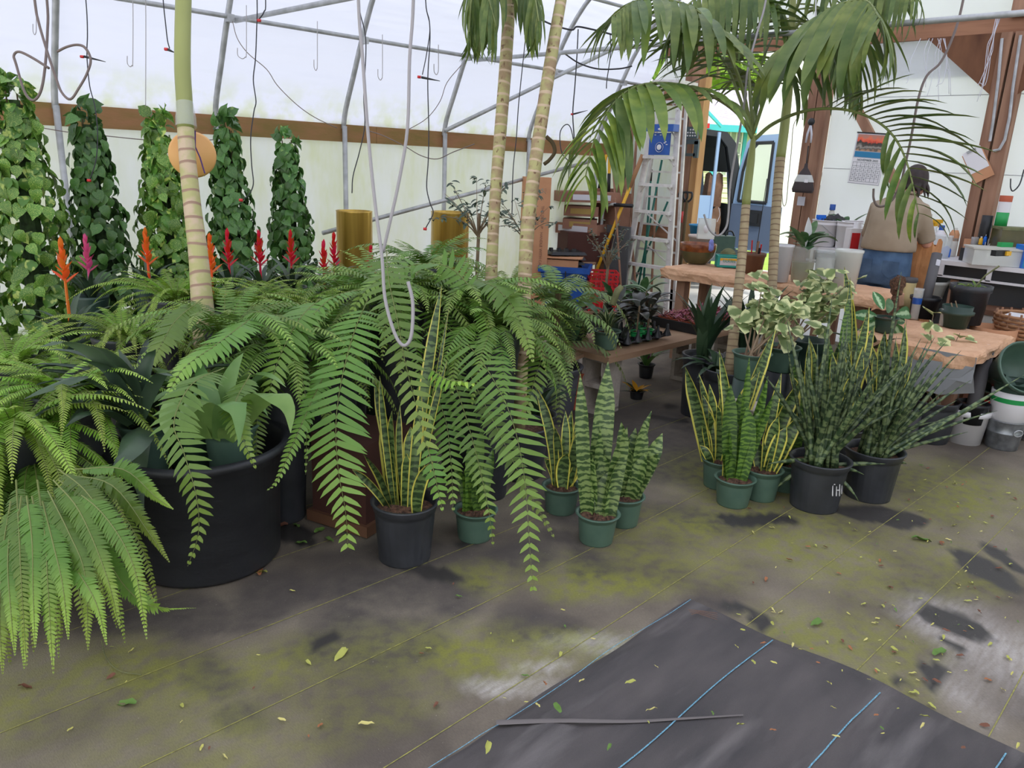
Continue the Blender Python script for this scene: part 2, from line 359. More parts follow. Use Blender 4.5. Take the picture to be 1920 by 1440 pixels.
# palm trunk: ringed
def trunkmat(name,green,tan,scar,freq,spot=0):
    def f(N,L,u,v,oc,rnd):
        w=mth(N,L,'ADD',mth(N,L,'MULTIPLY',v,freq),mth(N,L,'MULTIPLY',noi(N,L,oc,5,2),.9))
        fr=mth(N,L,'FRACT',w)
        base=mixc(N,L,ramp(N,L,noi(N,L,oc,14,5),[(.42,(0,0,0,1)),(.6,(1,1,1,1))]),green,tan)
        if spot: base=mixc(N,L,ramp(N,L,noi(N,L,oc,34,4,(1,1,.7)),[(.60,(0,0,0,1)),(.66,(.85,.85,.85,1))]),base,rgb(104,66,50))
        return mixc(N,L,ramp(N,L,fr,[(.0,(1,1,1,1)),(.16,(1,1,1,1)),(.24,(0,0,0,1)),(1,(0,0,0,1))]),base,scar)
    return uvmat(name,f,.7,0)
M['trunk']=trunkmat('ringed_palm_trunk',rgb(178,174,118),rgb(200,178,150),rgb(158,128,108),16)
M['trunk2']=trunkmat('ringed_mottled_trunk',rgb(178,172,116),rgb(160,136,104),rgb(202,178,150),17,1)
M['trunk3']=trunkmat('ringed_tan_trunk',rgb(182,164,130),rgb(170,148,116),rgb(134,112,88),26)
M['shaft']=mat('smooth_green_crownshaft',rgb(160,166,100),.45,nscale=3,col2=rgb(144,150,86),stretch=(1,1,.3))

# =====================================================================
# SETTING
# =====================================================================
XE=7.6; YS=5.85
def stain_floor():
    xs=np.arange(-2,8.6,.03); ys=np.arange(-4.2,6.0,.03)
    X,Y=np.meshgrid(xs,ys,indexing='ij'); nx,ny=X.shape
    rg=np.random.RandomState(3)
    def vnoise(sc,seed,ax=1.0):
        g=np.random.RandomState(seed).rand(200,200); a=(X+5)*sc; b=(Y+6)*sc*ax
        i=a.astype(int)%199; j=b.astype(int)%199; fa=a-np.floor(a); fb=b-np.floor(b); fa=fa*fa*(3-2*fa); fb=fb*fb*(3-2*fb)
        return g[i,j]*(1-fa)*(1-fb)+g[i+1,j]*fa*(1-fb)+g[i,j+1]*(1-fa)*fb+g[i+1,j+1]*fa*fb
    wx=(vnoise(3,1)-.5)*.22+(vnoise(9,2)-.5)*.08; wy=(vnoise(3,4)-.5)*.22+(vnoise(9,5)-.5)*.08
    rx,ry=math.sin(phi),-math.cos(phi)
    def blob(px,py,w,h,s=.35,tilt=0):
        c=at(px,py,z=0); t=(c-CC).dot(CF); rw=w*t/FL; rh=abs((at(px,py-h,z=0)-at(px,py+h,z=0)).length)/2
        dx=X+wx-c.x; dy=Y+wy-c.y
        a=(dx*rx+dy*ry)/rw; b=(dx*-ry+dy*rx)/rh
        if tilt: a,b=a+b*tilt,b
        q=np.sqrt(a*a+b*b); return np.clip((1-q)/s+.5,0,1)
    wet=np.zeros_like(X); alg=np.zeros_like(X); pale=np.zeros_like(X); dull=np.zeros_like(X)
    for b in [(1395,965,62,15),(1340,955,20,8),(1668,968,62,17),(1600,955,30,10),(1862,1085,52,30),(1812,1165,40,22),(1775,1200,20,16),(1340,1134,42,14),(1405,1162,38,18),(1705,1262,42,22),(1715,1290,25,15),(1620,1275,22,9),(1250,760,18,6),(1250,785,30,6),(860,1010,28,12),(780,1085,60,14),(650,1195,28,16),(560,1000,40,18),(1915,1060,25,18)]:
        wet=np.maximum(wet,blob(*b,s=.18))
    for b in [(820,1105,95,45),(700,1190,125,55),(640,1110,130,35),(1010,1175,90,40),(1135,1065,48,24),(980,1050,90,25),(540,1110,110,40),(400,1260,80,40),(440,1330,60,24),(1300,1140,50,16),(760,1040,150,40),(1080,1020,60,20),(1280,960,90,20),(1180,800,150,60),(250,1170,120,30),(1250,860,120,40),(1090,940,90,50),(380,1140,140,22)]:
        dull=np.maximum(dull,blob(*b,s=.5)*(.75+.25*vnoise(8,11)))
    for b in [(1560,1190,170,70),(1260,1010,120,60),(880,1230,200,70),(1050,1210,140,30),(1450,930,190,70),(600,1240,180,60),(200,1330,240,110),(420,1380,200,60),(1750,920,190,60),(1620,1290,110,40),(1130,1090,120,30),(640,1330,160,60),(1500,1010,160,40),(900,1090,80,30),(1650,1040,200,60)]:
        alg=np.maximum(alg,blob(*b,s=.9))
    alg=alg*(.12+.55*vnoise(2.6,21)+.35*vnoise(6,22))*.85
    for b in [(1180,1215,150,24,),(960,1310,120,24),(1860,1230,110,100),(1800,1290,90,60),(1000,1260,60,12)]:
        pale=np.maximum(pale,blob(*b,s=.8))
    pale=pale*(.15+.65*vnoise(7,31,.4))
    v=np.stack([X.ravel(),Y.ravel(),np.zeros(X.size)],1)
    i,j=np.meshgrid(np.arange(nx-1),np.arange(ny-1),indexing='ij'); k=(i*ny+j).ravel()
    f=np.stack([k,k+ny,k+ny+1,k+1],1)
    me=bpy.data.meshes.new('floor'); me.vertices.add(len(v)); me.vertices.foreach_set('co',v.ravel())
    me.loops.add(f.size); me.loops.foreach_set('vertex_index',f.ravel().astype(np.int32)); me.polygons.add(len(f))
    me.polygons.foreach_set('loop_start',np.arange(0,f.size,4,dtype=np.int32)); me.update(calc_edges=True)
    at_=me.attributes.new('stain','FLOAT_COLOR','POINT')
    at_.data.foreach_set('color',np.stack([wet.ravel(),alg.ravel(),pale.ravel(),dull.ravel()],1).ravel().astype(np.float32))
    m=bpy.data.materials.new('algae_stained_ground_fabric'); m.use_nodes=True; N=m.node_tree.nodes; L=m.node_tree.links; b=N['Principled BSDF']
    a=N.new('ShaderNodeAttribute'); a.attribute_name='stain'; sp=N.new('ShaderNodeSeparateColor'); L.new(a.outputs['Color'],sp.inputs[0])
    oc=N.new('ShaderNodeTexCoord').outputs['Object']
    big=noi(N,L,oc,2.2,6); fine=noi(N,L,oc,18,6); weave=noi(N,L,oc,260,1,(1,.35,1))
    c=ramp(N,L,big,[(.36,rgb(92,83,74)),(.5,rgb(116,106,93)),(.64,rgb(134,124,108))])
    c=mixc(N,L,mth(N,L,'MULTIPLY',a.outputs['Alpha'],ramp(N,L,fine,[(.3,(1,1,1,1)),(.75,(.62,.62,.62,1))])),c,rgb(74,68,66))
    al=mth(N,L,'MULTIPLY',sp.outputs[1],ramp(N,L,fine,[(.35,(.3,.3,.3,1)),(.58,(1.1,1.1,1.1,1))]))
    c=mixc(N,L,al,c,rgb(132,134,48))
    c=mixc(N,L,mth(N,L,'MULTIPLY',sp.outputs[2],ramp(N,L,noi(N,L,oc,30,5,(.4,1.6,1)),[(.3,(.4,.4,.4,1)),(.65,(1,1,1,1))])),c,rgb(206,200,196))
    c=mixc(N,L,sp.outputs[0],c,rgb(58,55,53))
    c=mixc(N,L,ramp(N,L,weave,[(.35,(.16,.16,.16,1)),(.6,(0,0,0,1))]),c,rgb(50,46,40))
    c=mixc(N,L,ramp(N,L,noi(N,L,oc,120,2),[(.72,(0,0,0,1)),(.78,(.5,.5,.5,1))]),c,rgb(196,188,170))
    L.new(c,b.inputs['Base Color'])
    L.new(ramp(N,L,sp.outputs[0],[(0,(.8,.8,.8,1)),(1,(.5,.5,.5,1))]),b.inputs['Roughness'])
    bp=N.new('ShaderNodeBump'); bp.inputs['Strength'].default_value=.25; bp.inputs['Distance'].default_value=.004; L.new(weave,bp.inputs['Height']); L.new(bp.outputs[0],b.inputs['Normal'])
    me.materials.append(m); o=inst('floor',me); tag(o,kind='structure'); return o
floor=stain_floor()
M['yline']=mat('yellow_stitch',rgb(168,164,84),.8,nscale=60,col2=rgb(120,116,72))
M['bline']=mat('blue_stitch',rgb(130,190,214),.7,nscale=240,col2=rgb(70,110,130))
for i,y in enumerate((2.225,1.86,1.44,1.08,.70,2.62,3.0,.33,-.05)):
    mb=MB(); pts=[V((-1.5+k*.3,y+.02*math.sin(k*.35+i)+(.0 if k else 0),.0015)) for k in range(30)]
    mb.ribbon(pts,[.0035]*30,V((0,1,0)),m=2); mb.build('stitched_line',M['yline'],floor)

# newer black ground cloth in the foreground
def ground_cloth():
    root=thing('ground_cloth','newer black ground cloth with blue stitched lines laid over the floor in the foreground','ground cloth',(1.0,0,0))
    nx,ny=130,130; x0,x1=-.6,2.42; mb=MB(); vs=[];us=[]
    for i in range(nx+1):
        for j in range(ny+1):
            a=i/nx; b=j/ny; x=x0+(x1-x0)*a; y=1.335-b*3.6
            edge=x1-.02+.03*math.sin(y*3.1)+.012*math.sin(y*11)+ .03*min(0,(y-.5))
            x=x0+(edge-x0)*a
            if j==0: y+=.008*math.sin(x*9)
            p=V((x*1.2,y*3.4,.3)); z=.012+.012*noise.noise(p*1.3)
            z+=.024*max(0,noise.noise(V((x*2.0+y*1.4,y*5.5-x*4.0,2)))-.08)
            if i in(0,nx) or j in(0,ny): z=.001
            elif i>nx-3 or j<2: z*=.55
            vs.append((x,y,max(z,.003))); us.append((x,y))
    fs=[(i*(ny+1)+j,(i+1)*(ny+1)+j,(i+1)*(ny+1)+j+1,i*(ny+1)+j+1) for i in range(nx) for j in range(ny)]
    mb.add(vs,[tuple(reversed(f)) for f in fs],us)
    m=mat('black_woven_ground_cloth',rgb(90,84,83),.7,nscale=3.5,col2=rgb(64,61,62),bump=.3,bscale=220,stretch=(.6,2.2,1),detail=8)
    N=m.node_tree.nodes; L=m.node_tree.links; b=N['Principled BSDF']; src=b.inputs['Base Color'].links[0].from_socket
    oc=N.new('ShaderNodeTexCoord').outputs['Object']
    dust=ramp(N,L,noi(N,L,oc,2.6,7,(.5,2.6,1)),[(.55,(0,0,0,1)),(.78,(.65,.65,.65,1))])
    L.new(mixc(N,L,dust,src,rgb(142,136,134)),b.inputs['Base Color'])
    mb.build('cloth',m,root,True,world=True)
    def zz(x,y):
        p=V((x*1.2,y*3.4,.3)); z=.012+.012*noise.noise(p*1.3); z+=.024*max(0,noise.noise(V((x*2.0+y*1.4,y*5.5-x*4.0,2)))-.08); return max(z,.003)+.0035
    for y in (.985,.615,.26,-.1,-.46,1.322):
        mb=MB(); pts=[V((x,y+.006*math.sin(x*7),zz(x,y))) for x in np.arange(-.4,2.37,.04)]
        mb.ribbon(pts,[.0042 if y<1.3 else .0025]*len(pts),V((0,1,0)),m=2); mb.build('stitched_line',M['bline'],root,world=True)
    mb=MB(); pts=[]
    for px,py in ((930,1362),(1050,1365),(1180,1358),(1290,1354),(1392,1350)):
        q=at(px,py,z=0); pts.append(V((q.x,q.y,zz(q.x,q.y)+.004)))
    mb.ribbon(crom(pts,6),[.018*(1-k/26)+.004 for k in range(25)],V((.7,.7,0)),fold=.5); mb.build('fold',mat('fold',rgb(110,104,102),.8),root,True,world=True)
ground_cloth()

# cover: quonset profile (y,z) for the near half in view, mirrored beyond
prof=[(5.82,1.80),(5.78,1.95),(5.66,2.20),(5.53,2.47),(5.33,2.82),(5.05,3.12),(4.65,3.35),(4.1,3.64),(3.4,3.90),(2.6,4.10),(1.6,4.22),(.6,4.22),(-.4,4.10),(-1.2,3.90),(-1.9,3.64),(-2.45,3.35),(-2.82,3.08),(-3.1,2.8),(-3.32,2.49),(-3.5,2.27),(-3.6,2.05),(-3.62,1.8)]
ceil=empty('ceiling'); tag(ceil,kind='structure')
def covermat(name,alg,bump=.25):
    m=bpy.data.materials.new(name); m.use_nodes=True; N=m.node_tree.nodes; L=m.node_tree.links
    N.remove(N['Principled BSDF']); oc=N.new('ShaderNodeTexCoord').outputs['Object']
    base=rgb(216,218,234)
    if alg:
        st=noi(N,L,oc,3.0,6,(1,1,.45)); fl=noi(N,L,oc,22,5,(1,1,.3))
        k=mth(N,L,'MULTIPLY',ramp(N,L,st,[(.35,(.15,.15,.15,1)),(.7,(1,1,1,1))]),ramp(N,L,fl,[(.35,(.5,.5,.5,1)),(.65,(1,1,1,1))]))
        c=mixc(N,L,mth(N,L,'MULTIPLY',k,alg),rgb(230,232,234),rgb(202,208,140))
    else:
        sp=N.new('ShaderNodeSeparateXYZ'); L.new(oc,sp.inputs[0])
        low=mth(N,L,'MULTIPLY',ramp(N,L,sp.outputs[2],[(.18,(1,1,1,1)),(.225,(0,0,0,1))]),.0)
        mr=N.new('ShaderNodeMapRange'); mr.inputs[1].default_value=1.85; mr.inputs[2].default_value=2.15; mr.inputs[3].default_value=.55; mr.inputs[4].default_value=0; L.new(sp.outputs[2],mr.inputs[0])
        k=mth(N,L,'MULTIPLY',mr.outputs[0],ramp(N,L,noi(N,L,oc,7,5),[(.4,(0,0,0,1)),(.65,(1,1,1,1))]))
        c=mixc(N,L,k,base,rgb(186,196,120))
    d=N.new('ShaderNodeBsdfDiffuse'); t=N.new('ShaderNodeBsdfTranslucent'); mx=N.new('ShaderNodeMixShader'); mx.inputs[0].default_value=.62
    L.new(c,d.inputs[0]); L.new(c,t.inputs[0]); L.new(d.outputs[0],mx.inputs[1]); L.new(t.outputs[0],mx.inputs[2]); L.new(mx.outputs[0],N['Material Output'].inputs[0])
    bp=N.new('ShaderNodeBump'); bp.inputs['Strength'].default_value=bump; bp.inputs['Distance'].default_value=.03
    L.new(noi(N,L,oc,2.4,2,(.35,1,3.0)),bp.inputs['Height']); L.new(bp.outputs[0],d.inputs['Normal']); L.new(bp.outputs[0],t.inputs['Normal'])
    return m
M['cover']=covermat('greenhouse_film',0,.9); M['wallfilm']=covermat('algae_streaked_wall_film',.45,.15)
mb=MB(); xs=[-3+.53*k for k in range(21)]; P2=crom([V((0,y,z)) for y,z in prof],3)
vs=[];fs=[]
for i,x in enumerate(xs):
    for j,p in enumerate(P2):
        sag=.018*math.sin(i*2.1+j*1.3); o=V((0,p.y-1.1,p.z-1.6)).normalized()
        q=p+o*(.03+sag); vs.append((min(x,XE),q.y,q.z))
n=len(P2)
for i in range(len(xs)-1):
    for j in range(n-1): fs.append((i*n+j,(i+1)*n+j,(i+1)*n+j+1,i*n+j+1))
mb.add(vs,fs).build('plastic_film',M['cover'],ceil,True)
HX=[-1.75,-.6,.5,1.60,2.66,3.76,4.85,5.98,7.1]
for x in HX:
    for half in (0,1):
        mb=MB(); Q=P2[:n//2+1] if half==0 else P2[n//2:]
        mb.tube([V((x,p.y,p.z)) for p in Q],.021,8); mb.build('hoop',M['galv'],ceil,True)
    mb=MB(); mb.tube([(x,5.80,0),(x,5.80,1.82)],.021,8); mb.build('hoop_leg',M['galv'],ceil,True)
for (y,z) in ((5.50,2.47),(5.0,3.05),(3.4,3.86),(1.1,4.16),(-1.2,3.86),(-3.2,2.47)):
    mb=MB(); mb.tube([(-3,y,z),(7.55,y,z)],.016,8); mb.build('purlin',M['galv'],ceil,True)
for x in (2.7,4.95): 
    mb=MB(); mb.tube([(x,5.50,2.45),(x,-3.2,2.45)],.017,8); mb.build('collar_tie',M['galv'],ceil,True)
mb=MB(); mb.tube([(7.4,5.45,2.87),(7.4,-3.0,2.87)],.02,8); mb.build('collar_tie',M['galv'],ceil,True)
for a,b in (((835,245,dict(y=5.75)),(1235,50,dict(x=7.2))),((605,437,dict(y=5.72)),(1105,303,dict(y=5.72)))):
    mb=MB(); mb.tube([at(a[0],a[1],**a[2]),at(b[0],b[1],**b[2])],.019,8); mb.build('diagonal_brace',M['galv'],ceil,True)
for k in range(9):
    mb=MB(); mb.box((HX[k],5.50,2.46),(.05,.05,.05)); mb.build('clamp',M['galv'],ceil)

wl=empty('wall_left'); tag(wl,kind='structure')
mb=MB(); mb.box((2.3,5.87,.87),(10.6,.012,1.74)); mb.build('wall_film',M['wallfilm'],wl)
for a,b in ((-3,-.3),(-.3,1.75),(1.75,4.1),(4.1,7.55)):
    mb=MB(); mb.box(((a+b)/2,5.845,1.765),(b-a-.004,.036,.14)); mb.build('hip_board',M['woodx'],wl)
mb=MB(); mb.box((2.3,5.86,.06),(10.6,.04,.12)); mb.build('sill_board',M['woodx'],wl)
mb=MB(); mb.box((2,-3.6,.9),(11.2,.012,1.8)); w2=mb.build('wall_right',M['wallfilm']); tag(w2,kind='structure')

# end wall with posts, beam, gussets and the doorway
DP1=at(1283,250,x=XE).y; DP0=at(1308,250,x=XE).y; DP2=at(1321,250,x=XE).y; DQ1=at(1513,250,x=XE).y; DQ0=at(1549,250,x=XE).y
wb=empty('wall_back',(XE,0,0)); tag(wb,kind='structure')
def wbp(name,m,mb): return mb.build(name,m,wb,world=True)
# white sheet right of the door, and gable above the beam
mb=MB(); mb.box((XE+.05,(DQ0-3.6)/2,1.44),(.01,DQ0+3.6,2.88)); wbp('white_sheet',M['sheet'],mb)
mb=MB(); g=[(5.86,2.45)]+[(p.y,p.z) for p in P2[8:-8]]+[(-3.62,2.85),(5.86,2.85)]
g=[(5.56,2.45)]+[(p.y,p.z) for p in P2 if p.z>2.5]+[(-3.4,2.45),(3.4,2.45),(3.4,2.75),(4.9,2.75),(4.9,2.45)]
mb.prism([(a,b) for a,b in g],.01,Matrix(((0,0,1,XE+.06),(1,0,0,0),(0,1,0,0),(0,0,0,1)))); wbp('gable_sheet',M['sheet'],mb)
mb=MB(); mb.box((XE+.06,5.35,1.2),(.012,1.0,2.4)); wbp('corrugated_panel',M['wallfilm'],mb)
for (y0,y1,z0,z1,m,nm) in ((DP0,DP1,0,2.86,'wood','door_post'),(DP2,DP0-.005,0,2.56,'woodl','door_post_trim'),
    (DQ0+.11,DQ1,0,2.86,'wood','door_post'),(DQ0,DQ0+.10,0,2.82,'wood','door_post'),
    (5.72,5.84,0,2.55,'wood','stud'),(1.97,2.05,0,2.76,'wood','post'),(1.85,1.95,0,2.76,'wood','post')):
    mb=MB(); mb.box((XE-.02,(y0+y1)/2,(z0+z1)/2),(.12,y1-y0,z1-z0)); wbp(nm,M[m],mb)
mb=MB(); mb.box((XE,1.0,2.83),(.05,8.6,.15)); wbp('tie_beam',M['woodh'],mb)
mb=MB(); mb.box((XE-.03,5.25,2.42),(.06,1.0,.08)); wbp('door_header',M['woodh'],mb)
mb=MB(); mb.box((XE+.0,5.25,2.32),(.05,1.0,.11)); wbp('door_header',M['woodh'],mb)
mb=MB(); mb.box((XE-.05,5.28,.9),(.04,1.0,.15)); wbp('mid_rail',M['woodh'],mb)
mb=MB(); mb.box((XE-.06,5.44,2.24),(.05,.06,.08)); wbp('wood_block',M['woodh'],mb)
mb=MB(); mb.box((XE,4.70,3.4),(.12,.12,1.1)); wbp('king_post',M['wood'],mb)
mb=MB(); mb.box((XE,1.95,3.5),(.12,.14,1.25)); wbp('king_post',M['wood'],mb)
mb=MB(); mb.bar((XE,5.35,2.88),(XE,4.2,3.62),.06,.14,V((1,0,0))); wbp('rafter_brace',M['woodh'],mb)
mb=MB(); a=at(1608,208,x=XE-.03); b=at(1683,350,x=XE-.03); mb.bar(a,b+(b-a)*.45,.08,.05,V((1,0,0))); wbp('diagonal_stud',M['wood'],mb)
Mx=lambda x:Matrix(((0,0,1,x),(1,0,0,0),(0,1,0,0),(0,0,0,1)))
p=[at(1779,72,x=XE-.05),at(1870,66,x=XE-.05),at(1868,176,x=XE-.05)]
mb=MB(); mb.prism([(2.62,2.76),(2.04,2.76),(2.04,2.28)],.018,Mx(XE-.06)); wbp('plywood_gusset',M['ply'],mb)
mb=MB(); mb.prism([(1.86,2.76),(1.28,2.76),(1.86,2.28)],.018,Mx(XE-.06)); wbp('plywood_gusset',M['ply'],mb)
for pts,r in (([(1879,72),(1872,150),(1862,230),(1856,265)],.012),([(1914,66),(1900,160),(1893,220),(1884,262),(1874,280),(1862,283)],.012)):
    mb=MB(); mb.tube([at(x,y,x=XE-.09) for x,y in pts],r,6); wbp('conduit',M['galv'],mb)
# sheet seams
for z in (1.66,2.3):
    mb=MB(); mb.box((XE+.043,-.1,z),(.004,7.0,.006)); wbp('sheet_seam',M['sheet'],mb)

# =====================================================================
# OUTSIDE
# =====================================================================
gr=MB(); gr.box((40,0,-.06),(64,90,.1)); o=gr.build('ground',M['grassm']); tag(o,kind='structure')
mb=MB(); mb.box((10.0,3.4,-.004),(4.6,7,.012)); o=mb.build('driveway',M['path']); tag(o,kind='structure')
ex=V((math.sin(phi),-math.cos(phi),0)); ey=V((math.cos(phi),math.sin(phi),0))
def frame(o,a=0):
    c,s=math.cos(a),math.sin(a); x=ex*c+ey*s; y=ey*c-ex*s
    return Matrix(((x.x,y.x,0,o.x),(x.y,y.y,0,o.y),(0,0,1,o.z),(0,0,0,1)))
def house():
    o=at(1400,330,d=19); o.z=0; F=frame(o,.0); root=thing('house','pale yellow sided house with grey shingle roof and teal fascia behind the van','house',o)
    def b(nm,m,c,d,parent=root):
        mb=MB(); mb.box(c,d); mb.v=[tuple(F@V(q)-o) for q in mb.v]; return mb.build(nm,m,parent)
    wall=b('wall',M['siding'],(0,1.0,1.4),(9,.2,2.8))
    me=None
    for k in range(22):
        mb=MB(); mb.box((0,.88-.0,.1+k*.125),(9,.03,.118)); mb.v=[tuple(F@V((q[0],q[1]+ (.02 if q[2]>.1+k*.125 else 0),q[2]))-o) for q in mb.v]; mb.build('siding_board',M['siding'],wall)
    wn=b('window',M['glass'],(-.3,.84,2.0),(.6,.02,1.1))
    for x in (-.6,-.45,-.3,-.15,0): b('muntin',M['whitew'],(x,.82,2.0),(.03,.03,1.1),wn)
    for z in (1.45,1.72,2.0,2.28,2.55): b('muntin',M['whitew'],(-.3,.82,z),(.63,.03,.03),wn)
    b('window_casing',M['greyd'],(-.3,.85,2.62),(.85,.06,.1)); b('window_casing',M['tealf'],(.08,.85,2.0),(.09,.06,1.2)); b('window_casing',M['tealf'],(-.68,.85,2.0),(.09,.06,1.2))
    mb=MB(); mb.add([F@V((-6,.5,2.62))-o,F@V((4,.5,2.62))-o,F@V((4,4.8,3.9))-o,F@V((-6,4.8,3.9))-o,F@V((-6,.5,2.55))-o,F@V((4,.5,2.55))-o,F@V((4,4.8,3.8))-o,F@V((-6,4.8,3.8))-o],[(0,1,2,3),(7,6,5,4),(0,4,5,1),(1,5,6,2),(2,6,7,3),(3,7,4,0)]); mb.build('roof',M['shing'],root)
    b('fascia',M['tealf'],(-1,.45,2.6),(10,.06,.16))
    for s,(xa,za,xb,zb) in (('l',(-1.2,3.05,-.7,2.62)),('r',(.55,2.62,1.7,3.6))):
        mb=MB(); a=F@V((xa,.2,za))-o; c=F@V((xb,.2,zb))-o; mb.bar(a,c,.06,.14,ey); mb.build('gable_fascia',M['tealf'],root)
house()
def wall_building():
    o=at(1500,330,d=15.5); o.z=0; F=frame(o,.0); root=thing('neighbour_building','bright white building wall seen at the right of the open doorway','building',o)
    mb=MB(); mb.box((.9,1,2.1),(2.6,2,4.2)); mb.v=[tuple(F@V(q)-o) for q in mb.v]; mb.build('wall',M['whitew'],root)
    for z in (1.35,1.6): 
        mb=MB(); mb.box((.35,-.03,z),(.3,.05,.08)); mb.v=[tuple(F@V(q)-o) for q in mb.v]; mb.build('wall_vent',M['greyd'],root)
wall_building()
crownme=[]
for k in range(3):
    mb=MB()
    for q in range(900):
        d=V((R()-.5,R()-.5,R()-.5)).normalized()*(.55+.45*R()**.4); d=V((d.x,d.y,d.z*.8)); a=V((R()-.5,R()-.5,R()-.5)).normalized(); b=a.cross(d).normalized()*.06; a=a*.09
        mb.add([d-a,d+b,d+a,d-b],[(0,1,2,3)])
    crownme.append(mb.mesh('leaf_crown',M['crown']))
for i,(px,d,h,s) in enumerate(((1325,29,5.4,2.5),(1420,36,6.6,3.2),(1500,29,5.4,2.3),(1240,36,6.4,3.2))):
    o=at(px,330,d=d); o.z=0
    t=thing('tree',('bright green leafy tree over the left end of the house roof','bright green leafy tree over the middle of the house roof','bright green leafy tree over the right end of the house roof','bright green tree hidden mostly by the greenhouse wall')[i],'tree',o,'trees behind the house')
    mb=MB(); mb.tube([(0,0,0),(0.1,0,h*.6),(0,0,h)],[.16,.12,.05],7); mb.build('trunk',M['bark'],t)
    inst('leaf_crown',crownme[i%3],t,Matrix.Translation((0,0,h))@Matrix.Diagonal((s,s,s*.75,1)))
def van():
    o=at(1396,330,d=10.2); o.z=0; F=frame(o,.10); root=thing('van','pale blue cargo van with open rear doors parked outside the doorway','van',o)
    def put(nm,m,mb,sm=False,parent=root):
        mb.v=[tuple(F@V(q)-o) for q in mb.v]; return mb.build(nm,m,parent,sm)
    W=1.86
    out=[(0,.55),(.0,1.15),(-.07,1.6),(-.17,1.95),(-.30,2.08),(-W/2,2.13),(-W+.30,2.08),(-W+.17,1.95),(-W+.07,1.6),(-W,1.15),(-W,.55)]
    inn=[(x*(.86)-W*.07,.62+(z-.55)*.91) for x,z in out]
    # end ring (rear frame) and shell
    mb=MB(); n=len(out)
    for y in (0,.10):
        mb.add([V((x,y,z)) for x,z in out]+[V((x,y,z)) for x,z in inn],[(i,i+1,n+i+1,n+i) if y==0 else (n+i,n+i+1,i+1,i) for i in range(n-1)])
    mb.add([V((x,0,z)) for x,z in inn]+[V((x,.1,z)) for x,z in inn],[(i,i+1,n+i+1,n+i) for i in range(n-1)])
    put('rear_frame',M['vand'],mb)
    mb=MB(); fs=[]
    for i in range(n-1):
        fs.append((i,i+1,n+i+1,n+i))
    mb.add([V((x,0,z)) for x,z in out]+[V((x,3.9,z)) for x,z in out],[f for k,f in enumerate(fs) if k not in(1,8)])
    for k in (1,8):
        (xa,za),(xb,zb)=out[k],out[k+1]
        for y0,y1,parts in ((0,.5,1),(1.5,1.8,1),(3.0,3.9,1)):
            mb.add([V((xa,y0,za)),V((xa,y1,za)),V((xb,y1,zb)),V((xb,y0,zb))],[(0,1,2,3)])
    put('body_shell',M['vanb'],mb)
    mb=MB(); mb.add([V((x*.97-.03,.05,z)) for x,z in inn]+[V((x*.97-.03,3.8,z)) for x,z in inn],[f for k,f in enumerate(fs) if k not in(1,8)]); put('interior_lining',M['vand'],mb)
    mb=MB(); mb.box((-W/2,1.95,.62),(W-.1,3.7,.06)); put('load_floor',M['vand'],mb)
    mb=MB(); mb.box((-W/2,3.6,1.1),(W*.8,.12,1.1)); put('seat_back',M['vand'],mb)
    mb=MB(); mb.box((-W/2,-.05,.5),(W,.16,.16)); put('bumper',M['greyd'],mb)
    mb=MB(); mb.box((-W/2+.15,-.02,2.14),(.42,.1,.06)); put('brake_light',M['redp'],mb)
    for x in (-.22,-W+.22):
        for y in (.9,3.3):
            mb=MB(); mb.lathe([(.02,-.1),(.33,-.1),(.35,-.05),(.35,.05),(.33,.1),(.02,.1)],20,(x,y,.35),Matrix.Rotation(PI/2,3,'Y')); put('wheel',M['blackp'],mb)
    # right rear door swung out, left rear door swung out
    def door(name,hx,ang,flip,parent_m,label=None):
        D=Matrix.Translation((hx,-.02,0))@Matrix.Rotation(ang,4,'Z')
        prof=[(0,.6),(0,1.2),(.05,1.6),(.16,1.96),(.28,2.04),(.86,2.06),(.9,2.0),(.9,.6)]
        w=[(.12,1.22),(.15,1.6),(.24,1.88),(.33,1.95),(.74,1.96),(.74,1.22)]
        fx=-1 if flip else .74
        def loop(P,y): return [D@V((fx*x,y,z)) for x,z in P]
        mb=MB(); O=prof; nO=len(O)
        # map window loop to the outline by simple fan strips
        W6=[w[0],w[0],w[1],w[2],w[3],w[4],w[4],w[5]]
        for y in (-.03,.03):
            mb.add(loop(O,y)+loop(W6,y),[(i,(i+1)%nO,nO+(i+1)%nO,nO+i) for i in range(nO)])
        mb.add(loop(O,-.03)+loop(O,.03),[(i,(i+1)%nO,nO+(i+1)%nO,nO+i) for i in range(nO)])
        mb.add(loop(w,-.03)+loop(w,.03),[(i,(i+1)%6,6+(i+1)%6,6+i) for i in range(6)])
        d=put(name,parent_m,mb)
        if label: d['label']=label
        mb=MB(); mb.add(loop(w,0),[tuple(range(6))]); put('door_glass',M['glass'],mb,parent=d)
        mb=MB()
        for a,b in zip(w,w[1:]+w[:1]): mb.tube([D@V((fx*a[0],.035*(1),a[1])),D@V((fx*b[0],.035,b[1]))],.02,6); mb.tube([D@V((fx*a[0],-.035,a[1])),D@V((fx*b[0],-.035,b[1]))],.02,6)
        put('window_seal',M['blackp'],mb,parent=d)
        for yy in (-.036,.036):
            mb=MB(); mb.box((fx*.5,yy,.90),(.76,.012,.56)); mb.v=[tuple(D@V(q)) for q in mb.v]; put('trim_panel',M['vani'],mb,parent=d)
